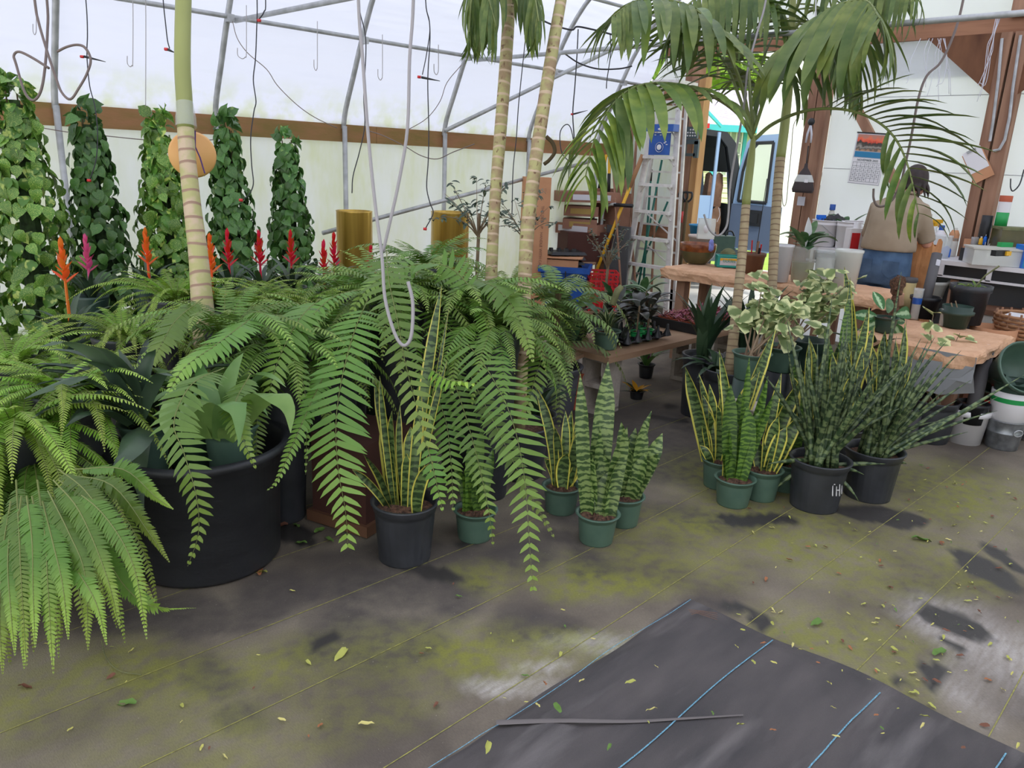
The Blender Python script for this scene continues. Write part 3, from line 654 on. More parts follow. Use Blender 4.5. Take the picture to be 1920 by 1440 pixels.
        for yy in (-.045,.045):
            mb=MB(); mb.box((fx*.5,yy,1.02),(.28,.03,.2)); mb.box((fx*.5,yy*1.2,1.02),(.2,.03,.12)); mb.v=[tuple(D@V(q)) for q in mb.v]; put('latch_panel',M['blackp'],mb,parent=d)
            mb=MB(); mb.box((fx*.48,yy*.8,.82),(.7,.01,.01)); mb.box((fx*.48,yy*.8,.70),(.7,.01,.01)); mb.v=[tuple(D@V(q)) for q in mb.v]; put('trim_line',M['vand'],mb,parent=d)
        return d
    door('rear_door',-.10,-1.1,False,M['vanb'],'slate blue rear door with dark latch panel')
    door('rear_door',-W,.62+PI-1.9,True,M['vanb'])
    mb=MB(); mb.box((-.425,-.05,1.40),(.035,.04,1.34)); put('door_edge',M['vanb'],mb)
    mb=MB(); mb.box((-.60,-.03,.92),(.36,.05,.70)); put('door_panel',M['vanb'],mb)
    return F,o
VF,VO=van()
def paper_bag(p,w,dp,h,m,label,parent=None,group=None,rz=0,cat='paper bag'):
    t=thing('paper_bag',label,cat,p,group,rz)
    mb=MB(); rows=9; n=24
    vs=[];fs=[]
    for i in range(rows+1):
        z=h*i/rows
        for j in range(n):
            q=2*PI*j/n; c,s=math.cos(q),math.sin(q); k=1/max(abs(c),abs(s))
            rr=V((c*k*w/2,s*k*dp/2,0)); rr*=1+.10*noise.noise(V((c*2,s*2,z*9)))-.10*(i/rows)**3
            vs.append(rr+V((0,0,z+ (.03*math.sin(q*4) if i==rows else 0))))
    for i in range(rows):
        for j in range(n): fs.append((i*n+j,i*n+(j+1)%n,(i+1)*n+(j+1)%n,(i+1)*n+j))
    mb.add(vs,fs); o=mb.build('bag_body',m,t); 
    so=o.modifiers.new('thick','SOLIDIFY'); so.thickness=.004
    mb=MB(); mb.box((0,0,.006),(w*.97,dp*.97,.006)); mb.build('bag_bottom',m,t)
    return t
for k,(x,y,z,l) in enumerate(((-.31,.22,.66,'lower brown paper bag standing inside the open van'),(-.32,.27,1.12,'upper rolled brown paper bag stacked inside the open van'))):
    q=VF@V((x,y,z)); paper_bag(q,.19,.2,.44 if k==0 else .42,M['bagb'],l,rz=.8+.1*k,group='brown paper bags in the van')
mb=MB(); c=VF@V((-.95,.4,1.0)); t=thing('blue_box','bright blue folded box behind the left van door window','box',c)
mb.box((0,0,.3),(.3,.04,.6),rz=.6); mb.build('panel',M['bluep'],t); mb=MB(); mb.box((.1,.12,.42),(.04,.3,.4),rz=.6); mb.build('panel',M['bluep'],t)

# =====================================================================
# PLANT LIBRARY
# =====================================================================
def leafmesh(name,m,L,W,prof,droop=.3,fold=.25,n=6,mm=3,twist=0,wave=0):
    "leaf along +X from the origin, bending towards -Z; prof(t)->relative width"
    pts=[];ws=[];sd=[];a=0
    for i in range(n+1):
        t=i/n; pts.append(V((L*(t-droop*.25*t*t*t),0,-L*droop*t*t+wave*L*.02*math.sin(t*9)))); ws.append(max(W*prof(t),.0006)); q=twist*t; sd.append(V((0,math.cos(q),math.sin(q))))
    mb=MB(); mb.ribbon(pts,ws,sd,-fold,mm); return mb.mesh(name,m,True)
lance=lambda t:math.sin(PI*min(1,(t*.94+.06)))**.55*(1-.25*t) if t<1 else 0
heart=lambda t:(1.0-(t-.28)**2*2.2)*min(1,.45+t*3.5) *(1 if t<.75 else (1-t)/.25*.9+.02)
oval=lambda t:math.sin(PI*(t*.93+.05))**.8
strapw=lambda t:(.65+.35*math.sin(PI*min(1,t*1.3+.1)))*(1 if t<.6 else max(0,1-((t-.6)/.4)**1.6))
def fernmesh(name,mats,L,pl,pw,npair,a0,a1,slack=.2,curl=.15,n=18,side=0,prof=None,seed=0):
    "frond in the local XZ plane starting at the origin, elevation a0 at the base to a1 at the tip"
    rg=random.Random(seed); pts=[V((0,0,0))]
    for i in range(n):
        t=(i+.5)/n; a=a0+(a1-a0)*t**.85; pts.append(pts[-1]+V((math.cos(a),math.sin(side*t)*.5*math.cos(a),math.sin(a)))*(L/n))
    return frondon(name,mats,pts,pl,pw,npair,slack,curl,prof,rg)
def frondon(name,mats,pts,pl,pw,npair,slack=.2,curl=.15,prof=None,rg=random,start=.08,sidehint=None,wavy=0):
    mb=MB(); n=len(pts)-1; mb.mi=0; mb.tube(pts,[.0024*(1-.75*i/n) for i in range(n+1)],4,cap=False); mb.mi=1
    cum=[0]
    for i in range(n): cum.append(cum[-1]+(pts[i+1]-pts[i]).length)
    T=cum[-1]
    def samp(s):
        s*=T
        for i in range(n):
            if cum[i+1]>=s or i==n-1:
                f=(s-cum[i])/(cum[i+1]-cum[i]); return pts[i].lerp(pts[i+1],f),(pts[i+1]-pts[i]).normalized()
    pf=prof or (lambda s:min(1,.35+s*3.2)*(1-max(0,(s-.45)/.55)**1.5)+.05)
    ref=sidehint
    for k in range(npair):
        s=start+(1-start)*(k+.5)/npair; p,t=samp(s)
        up=V((0,0,1))
        sd=t.cross(up) if ref is None else (ref-t*ref.dot(t))
        if sd.length<.15: sd=V((0,1,0))-t*t.y
        sd.normalize(); nn=sd.cross(t); 
        if nn.z<0: nn=-nn
        for sg in (-1,1):
            l=pl*pf(s)*rg.uniform(.88,1.08); wd=pw*(.55+.45*pf(s))
            ang=.18+.45*s+rg.uniform(-.1,.1)
            d=(sd*sg*math.cos(ang)+t*math.sin(ang)-nn*slack*rg.uniform(.5,1.5)).normalized()
            wv=(t-d*t.dot(d)).normalized(); wv=(wv+nn*rg.uniform(-.25,.25)).normalized()
            dr=nn*(-curl*l)
            b0=p+d*l*.02
            q=[b0-wv*wd*.42,b0+wv*wd*.36,p+d*l*.35+dr*.15-wv*wd*.42,p+d*l*.35+dr*.15+wv*wd*.44,p+d*l*.72+dr*.5-wv*wd*.24,p+d*l*.72+dr*.5+wv*wd*.34,p+d*l+dr+wv*wd*.25]
            mb.add(q,[(0,2,3,1),(2,4,5,3),(4,6,5)],[(0,s)]*7)
    return mb.mesh(name,mats,False)
FM={}
def fernset(key,matk,L,pl,pw,npair,spread):
    out=[]
    for i,(a0,a1,sc) in enumerate(spread): out.append(fernmesh('frond_'+key,[M['rachis'],M[matk]],L*sc,pl,pw,int(npair*sc),a0,a1,seed=i,side=(i%3-1)*.5))
    FM[key]=out
SP=[(1.3,.1,.62),(1.2,-.3,.72),(1.1,-.6,.85),(1.0,-.9,.95),(.9,-1.2,1.0),(.75,-1.35,1.05),(.6,-1.45,1.05),(.4,-1.5,1.0),(.2,-1.5,.9),(1.15,-.5,.8)]
fernset('boston','boston',.62,.038,.0098,48,SP); fernset('macho','macho',.85,.078,.0185,32,SP); fernset('olive','olive',.62,.075,.022,20,SP)
fernset('bostonhang','bostond',.66,.032,.0100,52,[(.9,-1.45,.95),(.7,-1.5,1.05),(.5,-1.52,1.1),(.3,-1.54,1.0),(.1,-1.55,.9),(-.2,-1.56,.85)])
def pot(mb_parent,r,h,m,flutes=0,soil=True,rim=.012,top=1.0,base=.84,name='pot',sz=None):
    mb=MB(); rb=r*base
    rf=(lambda q,z,i:(1-.03*(.5+.5*math.cos(q*flutes))**.5) if (0<i<4) else 1) if flutes else None
    mb.lathe([(rb*.98,0),(rb,.006),(rb+(r-rb)*.42,h*.42),(rb+(r-rb)*.80,h*.80),(r*.965,h*.85),(r,h*.86),(r+rim*.3,h*.93),(r+rim,h*.985),(r+rim,h),(r-.002,h),(r*.96,h*.86),(r*.9,h*.8)],72 if flutes else 28,rf=rf,cap=(True,False))
    o=mb.build(name,m,mb_parent,True)
    if soil:
        mb=MB(); zz=h*.84; vs=[(0,0,zz+.01)];fs=[]
        for i,rr in enumerate((.3,.6,.93)):
            for j in range(20):
                q=2*PI*j/20; vs.append((r*rr*math.cos(q),r*rr*math.sin(q),zz+.012*U(-1,1)*(1 if i<2 else .2)))
        for j in range(20):
            fs.append((0,1+j,1+(j+1)%20))
            for i in (0,1): fs.append((1+i*20+j,1+(i+1)*20+j,1+(i+1)*20+(j+1)%20,1+i*20+(j+1)%20))
        mb.add(vs,fs).build('soil',M['soil'],mb_parent)
    return o
def fernplant(px,py,d,key,nf,label,sc=1.0,potr=.14,hang=0,rz=None,arc=None,group=None,potm='blackpot',minz=.08,upb=1.0):
    c=at(px,py,d=d); base=V((c.x,c.y,0)); t=thing('fern',label,'fern',base,group)
    pot(t,potr,max(c.z,.12),M[potm],0,name='pot',base=.72)
    ms=FM[key]
    for i in range(nf):
        a=i*2.399+U(-.3,.3) if arc is None else arc[0]+(arc[1]-arc[0])*R()
        mi=int(R()**upb*len(ms)) if not hang else i%len(ms); mi=min(mi,len(ms)-1)
        if not hang and i<nf*.25: mi=i%4
        s=sc*U(.8,1.15)
        m4=Matrix.Translation((.05*math.cos(a)*R(),.05*math.sin(a)*R(),max(c.z,.12)-.03))@Matrix.Rotation(a,4,'Z')@Matrix.Rotation(U(-.12,.12),4,'X')@Matrix.Rotation(U(-.15,.15),4,'Y')@Matrix.Diagonal((s,s,s,1))
        o=inst('frond',ms[mi],t,m4)
    return t
def herofrond(t,pts,pl,pw,npair,mk='macho',slack=.1,curl=.12,start=.08,prof=None,side=None):
    W=crom([at(x,y,d=d) for x,y,d in pts],5); o=V(t.location); W=[q-o for q in W]
    me=frondon('hero_frond',[M['rachis'],M[mk]],W,pl,pw,npair,slack,curl,prof,random,start,side if side is not None else CR)
    return inst('frond',me,t)
# --- snake plant ---
def swordleaf(o,b,tip,w,m,bulge=.0,face=None,name='leaf',bend=None):
    b=V(b)-o; tip=V(tip)-o; mid=(b+tip)/2; out=V((tip.x-b.x,tip.y-b.y,0)); mid=mid+V((0,0,1))*bulge*.4-out*(.18)+V((U(-.03,.03),U(-.03,.03),0))
    if bend is not None: mid=mid+bend
    pts=bez(b,mid,tip,11); fa=face if face is not None else V((CR.x,CR.y,0))*math.cos(f_:=U(-.6,.6))+V((CF.x,CF.y,0))*math.sin(f_)
    tw=U(-.5,.5); sides=[];k=len(pts)
    for i in range(k):
        q=tw*i/k; ax=(tip-b).normalized(); sides.append(Matrix.Rotation(q,3,ax)@fa)
    ws=[]
    for i in range(k):
        t=i/(k-1); ws.append(max(.0015,w*(.62+.45*math.sin(PI*min(1,t*.85+.1)))*(1 if t<.72 else max(.03,1-((t-.72)/.28)**1.7))))
    mb=MB(); mb.ribbon(pts,ws,sides,.38,4)
    return mb.build(name,m,t_cur[0],True)
t_cur=[None]
def snake(label,px,py,r,h,potm,leaves,mk,group='snake plants on the floor',flutes=0,rand=0,rh=(.25,.4),rw=.04,bulge=.05,spread=.12):
    g=at(px,py,z=0); g=g+V((CF.x,CF.y,0)).normalized()*r*.8
    o=V((g.x,g.y,0)); t=thing('snake_plant',label,'snake plant',o,group); t_cur[0]=t
    pot(t,r,h,M[potm],flutes)
    dd=(V((g.x,g.y,h))-CC).dot(CF)
    for L in leaves:
        tx,ty,w=L[:3]; w*=1.42; mk2=L[3] if len(L)>3 else mk; dz=L[4] if len(L)>4 else U(-.06,.06)
        tip=at(tx,ty,d=dd+dz); b=V((g.x,g.y,h*.82)); dx=V((tip.x-b.x,tip.y-b.y,0)); b=b+dx.normalized()*min(r*.6,dx.length*.4)+V((U(-1,1),U(-1,1),0))*r*.2
        swordleaf(o,b,tip,w,M[mk2],bulge)
    for k in range(rand):
        a=U(0,2*PI); q=r*.7*R()**.5; b=V((g.x+q*math.cos(a),g.y+q*math.sin(a),h*.82)); s=U(*rh)
        tip=b+V((math.cos(a)*s*spread*U(.4,2),math.sin(a)*s*spread*U(.4,2),s))
        swordleaf(o,b,tip,rw*U(.8,1.1),M[mk],bulge)
    return t
# --- strap rosettes ---
def rosette(t,c,n,L,W,m,e0=.9,e1=-.6,name='leaf',nm=4,jit=.2,wprof=strapw,fold=.25,rzs=None):
    key=(name,m.name,L,W,e0,e1)
    if key not in FM:
        FM[key]=[]
        for k in range(nm):
            pts=[V((0,0,0))];nn=10; a0=e0+U(-.25,.25); a1=e1+U(-.35,.35); l=L*U(.85,1.1)
            for i in range(nn):
                a=a0+(a1-a0)*(i/nn)**1.1; pts.append(pts[-1]+V((math.cos(a),0,math.sin(a)))*l/nn)
            mb=MB(); mb.ribbon(pts,[max(.001,W*wprof(i/nn)) for i in range(nn+1)],V((0,1,0)),-fold,3); FM[key].append(mb.mesh('strap_leaf',m,True))
    for i in range(n):
        a=i*2.399+U(-jit,jit) if rzs is None else rzs[i%len(rzs)]+U(-jit,jit); s=U(.8,1.1)*(1-.35*(i/n)*0)
        M4=Matrix.Translation(V(c)+V((.012*math.cos(a),.012*math.sin(a),.0)))@Matrix.Rotation(a,4,'Z')@Matrix.Rotation(-U(0,.35)*(i/n)*1.6,4,'Y')@Matrix.Diagonal((s,s,s,1))
        inst(name,FM[key][i%nm],t,M4)
bractme={}
def bromeliad(px,py,d,col,label,tall=.26,zb=.5,nl=15,lf='dark',fx=None,group='flowering bromeliads in a row'):
    f=at(px,py,d=d); base=V((f.x,f.y,0)); t=thing('bromeliad',label,'bromeliad',base,group)
    zt=f.z+.06; zl=zt-tall-.10; pot(t,.075,max(zl,.12),M['dgreen'],0)
    rosette(t,(0,0,max(zl,.12)-.03),nl,.30,.032,M[lf],1.05,-.35)
    mb=MB(); mb.tube([(0,0,zl-.02),(0,0,zt-.06)],[.009,.005],6); sp=mb.build('flower_spike',M[col],t)
    if col not in bractme: bractme[col]=leafmesh('bract',M[col],.07,.032,lance,-.15,.5,4)
    nb=16
    for k in range(nb):
        fr=k/(nb-1); z=zt-.13+.11*fr-.05*(1-fr); a=k*2.399; e=.55+.75*fr
        inst('bract',bractme[col],sp,orient(V((math.cos(a)*math.cos(e),math.sin(a)*math.cos(e),math.sin(e))),V((0,0,1)),V((0,0,z)),U(.85,1.15)*(1.0-.25*fr)))
    return t
# --- palm fronds ---
PL=[leafmesh('palm_leaflet',M['palm'],1,.105,lance,d,.5,7) for d in (.18,.34,.5)]; PLY=[leafmesh('palm_leaflet',M['palmy'],1,.105,lance,d,.5,7) for d in (.2,.36,.5)]
def palmfrond(t,pts,LL,n,start=.25,hang=.35,yel=0,wsc=1.0,ang=(.5,1.0),r0=.011,side=None,sides=(1,-1),endang=None):
    W=crom([at(x,y,d=d) for x,y,d in pts],6); o=V(t.location); W=[q-o for q in W]; k=len(W)
    mb=MB(); mb.tube(W,[r0*(1-.8*i/k)+.001 for i in range(k)],6); fr=mb.build('frond',M['palmstem'],t,True)
    for i in range(n):
        s=start+(1-start)*(i/(n-1)); q=s*(k-1); a=min(int(q),k-2); p=W[a].lerp(W[a+1],q-a); tg=(W[a+1]-W[a]).normalized()
        sd=tg.cross(V((0,0,1))) if side is None else side-tg*side.dot(tg)
        if sd.length<.1: sd=CR.copy()
        sd.normalize()
        for sg in sides:
            an=ang[0]+(ang[1]-ang[0])*(i/(n-1))+U(-.08,.08)
            dr=sd*sg*math.cos(an)+tg*math.sin(an)+V((0,0,-1))*hang*U(.6,1.3)
            l=LL*(math.sin(PI*min(1,(.22+.68*(i/(n-1)))))**.7)*U(.88,1.08)
            me=(PLY if R()<yel else PL)[int(R()*3)]; l*=.96
            inst('leaflet',me,fr,orient(dr,V((0,0,1)),p,(l,l*wsc,l)))
    return fr

# =====================================================================
# PLANTS: totems, bromeliads, tub, ferns
# =====================================================================
heartme=[leafmesh('heart_leaf',M['pothos'],1,.82,heart,d,.35,5) for d in (.2,.45,.7)]; heartmd=[leafmesh('heart_leaf',M['pothosd'],1,.78,heart,d,.35,5) for d in (.2,.45,.7)]
TL=['variegated pothos climbing a pole, widest and leftmost of the five','dark green pothos column second from the left, behind the pink bromeliad','yellow-green pothos column directly behind the thick palm trunk','pothos column just right of the thick palm trunk','slim pothos column nearest the gold foil pots']
for i,(x,y,top,wd,n,mk) in enumerate(((1.17,4.95,1.90,.30,300,heartme),(1.56,5.1,1.80,.24,300,heartmd),(1.96,5.1,1.80,.23,300,heartme),(2.40,5.1,1.82,.23,300,heartmd),(2.86,5.15,1.74,.22,280,heartmd))):
    t=thing('pothos_totem',TL[i],'climbing plant',(x,y,0),'pothos columns along the side wall')
    pot(t,.15,.28,M['blackpot']); mb=MB(); mb.tube([(0,0,.2),(0,0,top*.5),(0,0,top-.1)],[.10,.06,.025],9); mb.build('pole',M['vinecore'],t)
    for k in range(7):
        a0=U(0,6.3); mb=MB(); mb.tube(crom([V((.03*math.cos(a0+z*2.2)+U(-.01,.01),.03*math.sin(a0+z*2.2),.25+z)) for z in np.linspace(0,top-.3-R()*.3,7)],3),.004,4); mb.build('vine_stem',M['stem'],t)
    def lf():
        f=R()**.85; z=top-f*(top-.32); rr=(.035+wd*(f**.75)*.85)*U(.72,1.08); a=U(0,2*PI)
        bmp=1+.18*noise.noise(V((a*1.5,z*4,i)))
        p=V((rr*bmp*math.cos(a),rr*bmp*math.sin(a),z)); o=V((math.cos(a),math.sin(a),0))
        d=(o*U(.1,.8)+V((-math.sin(a),math.cos(a),0))*U(-.7,.7)+V((0,0,-1))*U(.4,1.1))
        if f<.06: d=o*.6+V((U(-.5,.5),U(-.5,.5),U(-.2,.9)))
        return p,d,o
    for k in range(n):
        p,d,o=lf(); inst('leaf',mk[int(R()*3)],t,orient(d,(o+V((0,0,U(.2,.9)))),p,U(.066,.098)))
    mb=MB(); src=mk[1]; sv=[v.co.copy() for v in src.vertices]; sf=[tuple(q.vertices) for q in src.polygons]
    for k in range(420):
        p,d,o=lf(); p=V((p.x*.82,p.y*.82,p.z)); m4=orient(d,(o+V((0,0,U(.2,.9)))),p,U(.058,.088)); mb.add([m4@q for q in sv],sf,[(.5,.5)]*len(sv))
    so2=mb.build('inner_leaves',src.materials[0],t,True); so2['kind']='stuff'
BR=[(117,492,3.55,'orange','tall orange flowered bromeliad, nearest the left edge',.34,18),(162,478,4.1,'pink','pink flowered bromeliad beside the tall orange one',.2,16),(274,466,4.2,'orange','small orange flowered bromeliad left of the thick palm trunk',.2,12),(394,478,3.9,'orange','orange flowered bromeliad just right of the thick palm trunk',.3,12),
    (427,468,4.2,'red','red flowered bromeliad first to the right of the palm trunk',.2,10),(486,468,4.3,'red','red flowered bromeliad second to the right of the palm trunk',.2,10),(545,468,4.5,'red','red flowered bromeliad third to the right of the palm trunk',.2,10),(626,472,4.6,'red','red flowered bromeliad left of the gold foil pot',.2,8),(607,489,4.45,'red','low red bromeliad bloom half hidden in the ferns',.16,6),(695,492,4.7,'red','red bromeliad bloom in front of the gold foil pot',.16,6)]
for px,py,d,c,l,tall,nl in BR: bromeliad(px,py-8,d,c,l,tall,nl=nl)

TC=V((1.16,2.85,0)); TR=.305; TH=.50
t=thing('tub','big black plastic tub with rolled rim under the drooping ferns','tub',TC)
mb=MB(); mb.lathe([(.01,.004),(.275,.004),(.285,.02),(.30,TH-.06),(.316,TH-.055),(.322,TH-.03),(.340,TH-.022),(.343,TH),(.320,TH+.006),(.308,TH-.01),(.298,TH-.06),(.28,.06),(.01,.05)],56,cap=(True,True)); mb.build('tub_body',M['tub'],t,True)
mb=MB(); mb.lathe([(.01,TH-.17),(.295,TH-.17)],24,cap=(True,False)); mb.build('soil',M['soil'],t)
for k,(dx,dy,l) in enumerate(((.16,-.16,'broad pale-leaved strap plant in a green pot inside the big black tub'),(.02,.18,'second strap-leaved plant at the back inside the big black tub'))):
    c=TC+V((dx*.55,dy*.55,TH-.165)); t=thing('strap_plant',l,'potted plant',c,'strap plants in the tub'); pot(t,.10,.235,M['dgreen' if k else 'greenpot'],0)
    rosette(t,(0,0,.205),17,.46,.085,M['strap'],1.3,-1.1,nm=5,fold=.35)
b=at(262,800,d=2.85); b=V((b.x,b.y,TH-.19)); t=thing('dark_rosette_plant','dark green strap rosette in a small pot leaning over the left of the tub','potted plant',V((TC.x-.17,TC.y+.10,TH-.17))); pot(t,.085,.25,M['greenpot'],0)
rosette(t,(0,0,.22),18,.54,.07,M['dark'],1.15,-.55,nm=6,fold=.45,rzs=[PI*.72,PI*.85,PI*1.0,PI*1.1,PI*1.2,PI*.6,PI*.45,PI*.3,PI*.9,PI*1.3,-.6])
mb=MB(); mb.ribbon(bez((0,0,.2),(-.12,-.22,.36),(-.14,-.33,.02),10),[.05,.07,.085,.09,.09,.085,.075,.06,.045,.02,.002],V((.8,-.6,0)),.3); mb.build('leaf',M['dark'],t,True)

def heroleaf(t,pts,w,m,fold=.35,side=None):
    W=crom([at(x,y,d=d) for x,y,d in pts],5); o=V(t.location); W=[q-o for q in W]; k=len(W)
    mb=MB(); mb.ribbon(W,[max(.002,w*strapw(i/(k-1))) for i in range(k)],side or CR,fold,3); mb.build('leaf',M[m],t,True)
SPL=[o for o in COL.objects if o.name.startswith('strap_plant')]
for pts,w in (([(398,822,2.72),(392,765,2.62),(370,748,2.55),(346,775,2.5),(340,812,2.48)],.08),([(420,822,2.7),(428,770,2.6),(436,752,2.52),(446,775,2.48),(448,835,2.46)],.095),([(436,815,2.75),(478,750,2.65),(515,738,2.6),(540,765,2.56),(545,812,2.54)],.085),([(385,822,2.72),(352,765,2.64),(325,752,2.6),(308,785,2.56),(318,830,2.54)],.08),([(418,818,2.75),(424,740,2.75),(440,690,2.75),(456,662,2.75)],.06),([(405,818,2.72),(398,750,2.72),(378,700,2.74),(372,668,2.76)],.065),([(425,822,2.68),(432,800,2.62),(455,805,2.58),(470,835,2.56)],.07)):
    heroleaf(SPL[0],pts,w,'strap')
DR=[o for o in COL.objects if o.name.startswith('dark_rosette_plant')][0]
for pts,w in (([(252,790,2.75),(232,720,2.68),(180,662,2.62),(120,640,2.58),(75,650,2.56)],.06),([(250,790,2.75),(215,730,2.66),(160,705,2.6),(95,725,2.56),(45,748,2.54)],.055),([(250,792,2.74),(210,755,2.64),(150,748,2.58),(90,772,2.55)],.05),([(248,795,2.72),(205,768,2.62),(160,772,2.56),(122,800,2.54)],.05),([(256,788,2.75),(250,720,2.72),(215,670,2.68),(170,648,2.66)],.06),([(260,788,2.76),(268,720,2.76),(282,670,2.76),(292,655,2.74)],.055),([(262,790,2.75),(285,730,2.72),(305,700,2.68),(325,705,2.64)],.05),([(256,785,2.75),(252,735,2.74),(240,690,2.74),(222,655,2.76)],.06),([(254,792,2.72),(240,745,2.68),(200,690,2.64),(140,670,2.6)],.055),([(262,800,2.7),(255,815,2.55),(235,850,2.46),(208,885,2.44)],.10)):
    heroleaf(DR,pts,w,'dark',.45)

# ferns ---------------------------------------------------------------
A=lambda dx,dy:math.atan2(dy,dx)
fernplant(30,800,2.6,'boston',64,'bright green sword fern with upright tips at the left edge, nearest the camera',.92,upb=.9,potr=.09)
fr=fernplant(60,860,2.7,'bostonhang',90,'bright sword fern cascading to the floor in the lower left corner',1.08,hang=1,potr=.09,arc=(A(-CF.x,-CF.y)-1.6,A(-CF.x,-CF.y)+1.3))
for pts in ([(110,900,2.1),(190,960,2.0),(250,1060,1.95),(275,1200,1.95)],[(90,920,2.1),(130,1000,2.0),(160,1080,1.95),(165,1220,1.95)],[(60,930,2.1),(75,1020,2.0),(85,1110,1.95),(100,1250,1.95)],[(120,890,2.15),(210,910,2.1),(280,1000,2.1),(318,1055,2.1)],[(140,880,2.2),(230,880,2.2),(290,930,2.2),(325,955,2.2)],
            [(100,900,2.1),(150,960,2.0),(200,1080,1.95),(225,1180,1.95)],[(40,930,2.1),(30,1030,2.0),(40,1130,1.95),(45,1255,1.95)],[(110,880,2.15),(160,920,2.05),(215,1000,2.0),(290,1130,2.0)],[(20,940,2.1),(5,1040,2.0),(0,1160,1.95),(5,1265,1.95)],[(30,900,2.2),(36,1000,2.0),(40,1090,1.93),(50,1250,1.92)],[(70,900,2.2),(84,1000,2.0),(90,1100,1.93),(100,1265,1.92)],[(50,930,2.1),(60,1010,1.98),(62,1100,1.93),(66,1215,1.92)],[(80,940,2.1),(100,1020,1.97),(118,1100,1.92),(128,1200,1.92)],[(100,980,2.1),(140,1060,1.97),(180,1130,1.92),(200,1210,1.92)],[(20,960,2.1),(15,1060,1.96),(20,1140,1.92),(28,1230,1.92)],[(180,990,2.1),(220,1080,2.1),(280,1135,2.1),(368,1140,2.12)]):
    herofrond(fr,pts,.034,.0105,52,'bostond',.1,.15)
BF=[(130,730,2.8,'boston',40,'bright sword fern behind the corner fern, left of the dark rosette',.95),(20,680,3.1,'boston',36,'bright sword fern at the left edge below the pothos',.95),
(235,610,3.5,'boston',34,'bright sword fern in front of the orange bromeliad',.85),(330,540,3.9,'boston',34,'light green sword fern beside the thick palm trunk base',.95),(450,560,4.0,'boston',36,'light green sword fern right of the thick palm trunk',1.0),
(560,560,4.2,'boston',34,'sword fern in the second row under the red blooms',1.0),(650,530,4.3,'macho',26,'giant sword fern in front of the left gold foil pot',.8),
(430,600,3.25,'macho',17,'giant sword fern arching over the big black tub',.85),(520,640,3.3,'macho',30,'giant sword fern between the tub and the concrete block',.9),(620,600,3.6,'macho',30,'giant sword fern at the middle of the front row',.95),
(745,540,3.7,'macho',34,'giant sword fern behind the tall yellow-edged snake leaf',.95),(870,550,3.8,'macho',32,'giant sword fern in front of the leaning palm trunk',.95),(925,590,3.6,'macho',26,'giant sword fern beside the leaning palm trunk',.85),(800,480,4.5,'macho',24,'giant sword fern in front of the right gold foil pot',.9),
(955,520,4.9,'boston',22,'small light fern beside the blue bin',.8)]
FT={}
for i,(px,py,d,k,n,l,s) in enumerate(BF): FT[i]=fernplant(px,py+(18 if d>3.2 else 0),d,k,int(n*1.5),l,s*(.74 if k!='boston' else .82),potr=.13 if i!=7 else .09)
g=at(1035,800,z=0)+V((.12,.12,0)); g.z=0
t=thing('olive_fern','dull olive fishtail fern drooping from a dark grey pot','fern',g); FO=t
pot(t,.17,.36,M['greypot'],0,base=.8,rim=.02)
for i in range(56):
    a=U(0,2*PI); s=U(.7,1.05); mi=int(R()*10)
    inst('frond',FM['olive'][mi],t,Matrix.Translation((0,0,.82+U(-.40,.04)))@Matrix.Rotation(a,4,'Z')@Matrix.Diagonal((s,s,s,1)))
mb=MB(); mb.tube([(0,0,.28),(0,0,.84)],.02,6); mb.build('stem',M['stem'],t)
# long hero fronds of the giant sword ferns
H=FT[11]
herofrond(H,[(790,560,3.7),(835,610,3.45),(890,660,3.25),(938,735,3.1),(967,810,3.0),(985,910,2.95),(992,1010,2.9),(1000,1112,2.88)],.135,.026,38,slack=.05,curl=.08,prof=lambda s:min(1,.45+s*2.5)*(1-max(0,(s-.55)/.45)**1.2*.93)+.04)
herofrond(FT[10],[(725,470,3.4),(728,520,3.2),(745,600,3.05),(760,680,3.0),(780,760,2.95),(800,840,2.9)],.155,.033,23,slack=.0,curl=.06,prof=lambda s:min(1,.5+s*2)*(1-s*.62))
herofrond(FT[10],[(800,830,2.93),(815,890,2.9),(830,960,2.9)],.05,.024,9)
herofrond(FT[9],[(690,560,3.3),(665,620,3.1),(643,700,2.98),(630,790,2.92),(634,880,2.88),(648,960,2.85),(652,1030,2.85)],.14,.028,30,slack=.03,curl=.08,prof=lambda s:min(1,.5+s*2)*(1-max(0,(s-.6)/.4)**1.2*.8)+.03)
herofrond(FT[11],[(820,640,3.4),(860,740,3.2),(890,840,3.1),(915,950,3.0),(925,1025,3.0)],.08,.022,28)
herofrond(FT[10],[(780,680,3.3),(830,770,3.2),(845,860,3.15),(850,960,3.1)],.08,.022,22)
herofrond(FT[11],[(880,700,3.3),(930,800,3.15),(980,900,3.05),(1040,1010,3.0)],.06,.024,26)
herofrond(FT[7],[(420,690,2.75),(360,720,2.5),(326,790,2.4),(345,850,2.35),(368,930,2.33),(372,1000,2.33),(352,1062,2.33)],.085,.022,30,slack=.05,curl=.18)
herofrond(FT[7],[(470,700,2.8),(440,760,2.6),(455,820,2.5),(480,880,2.5)],.06,.022,22)
herofrond(FT[8],[(640,640,3.2),(590,740,3.0),(555,820,2.9),(520,900,2.85),(500,920,2.8)],.05,.02,34)
herofrond(FT[8],[(600,560,3.3),(560,600,3.1),(520,680,3.0),(500,760,2.95)],.11,.026,20,slack=.03)
herofrond(FT[7],[(480,590,3.1),(440,620,2.9),(400,650,2.8),(345,690,2.7),(310,745,2.65)],.09,.026,26)
herofrond(FT[7],[(380,560,3.1),(330,600,3.0),(300,650,2.9),(270,700,2.85)],.08,.024,24)
herofrond(FT[12],[(1000,560,3.9),(1020,640,3.7),(1000,720,3.5),(980,800,3.4)],.10,.026,22)
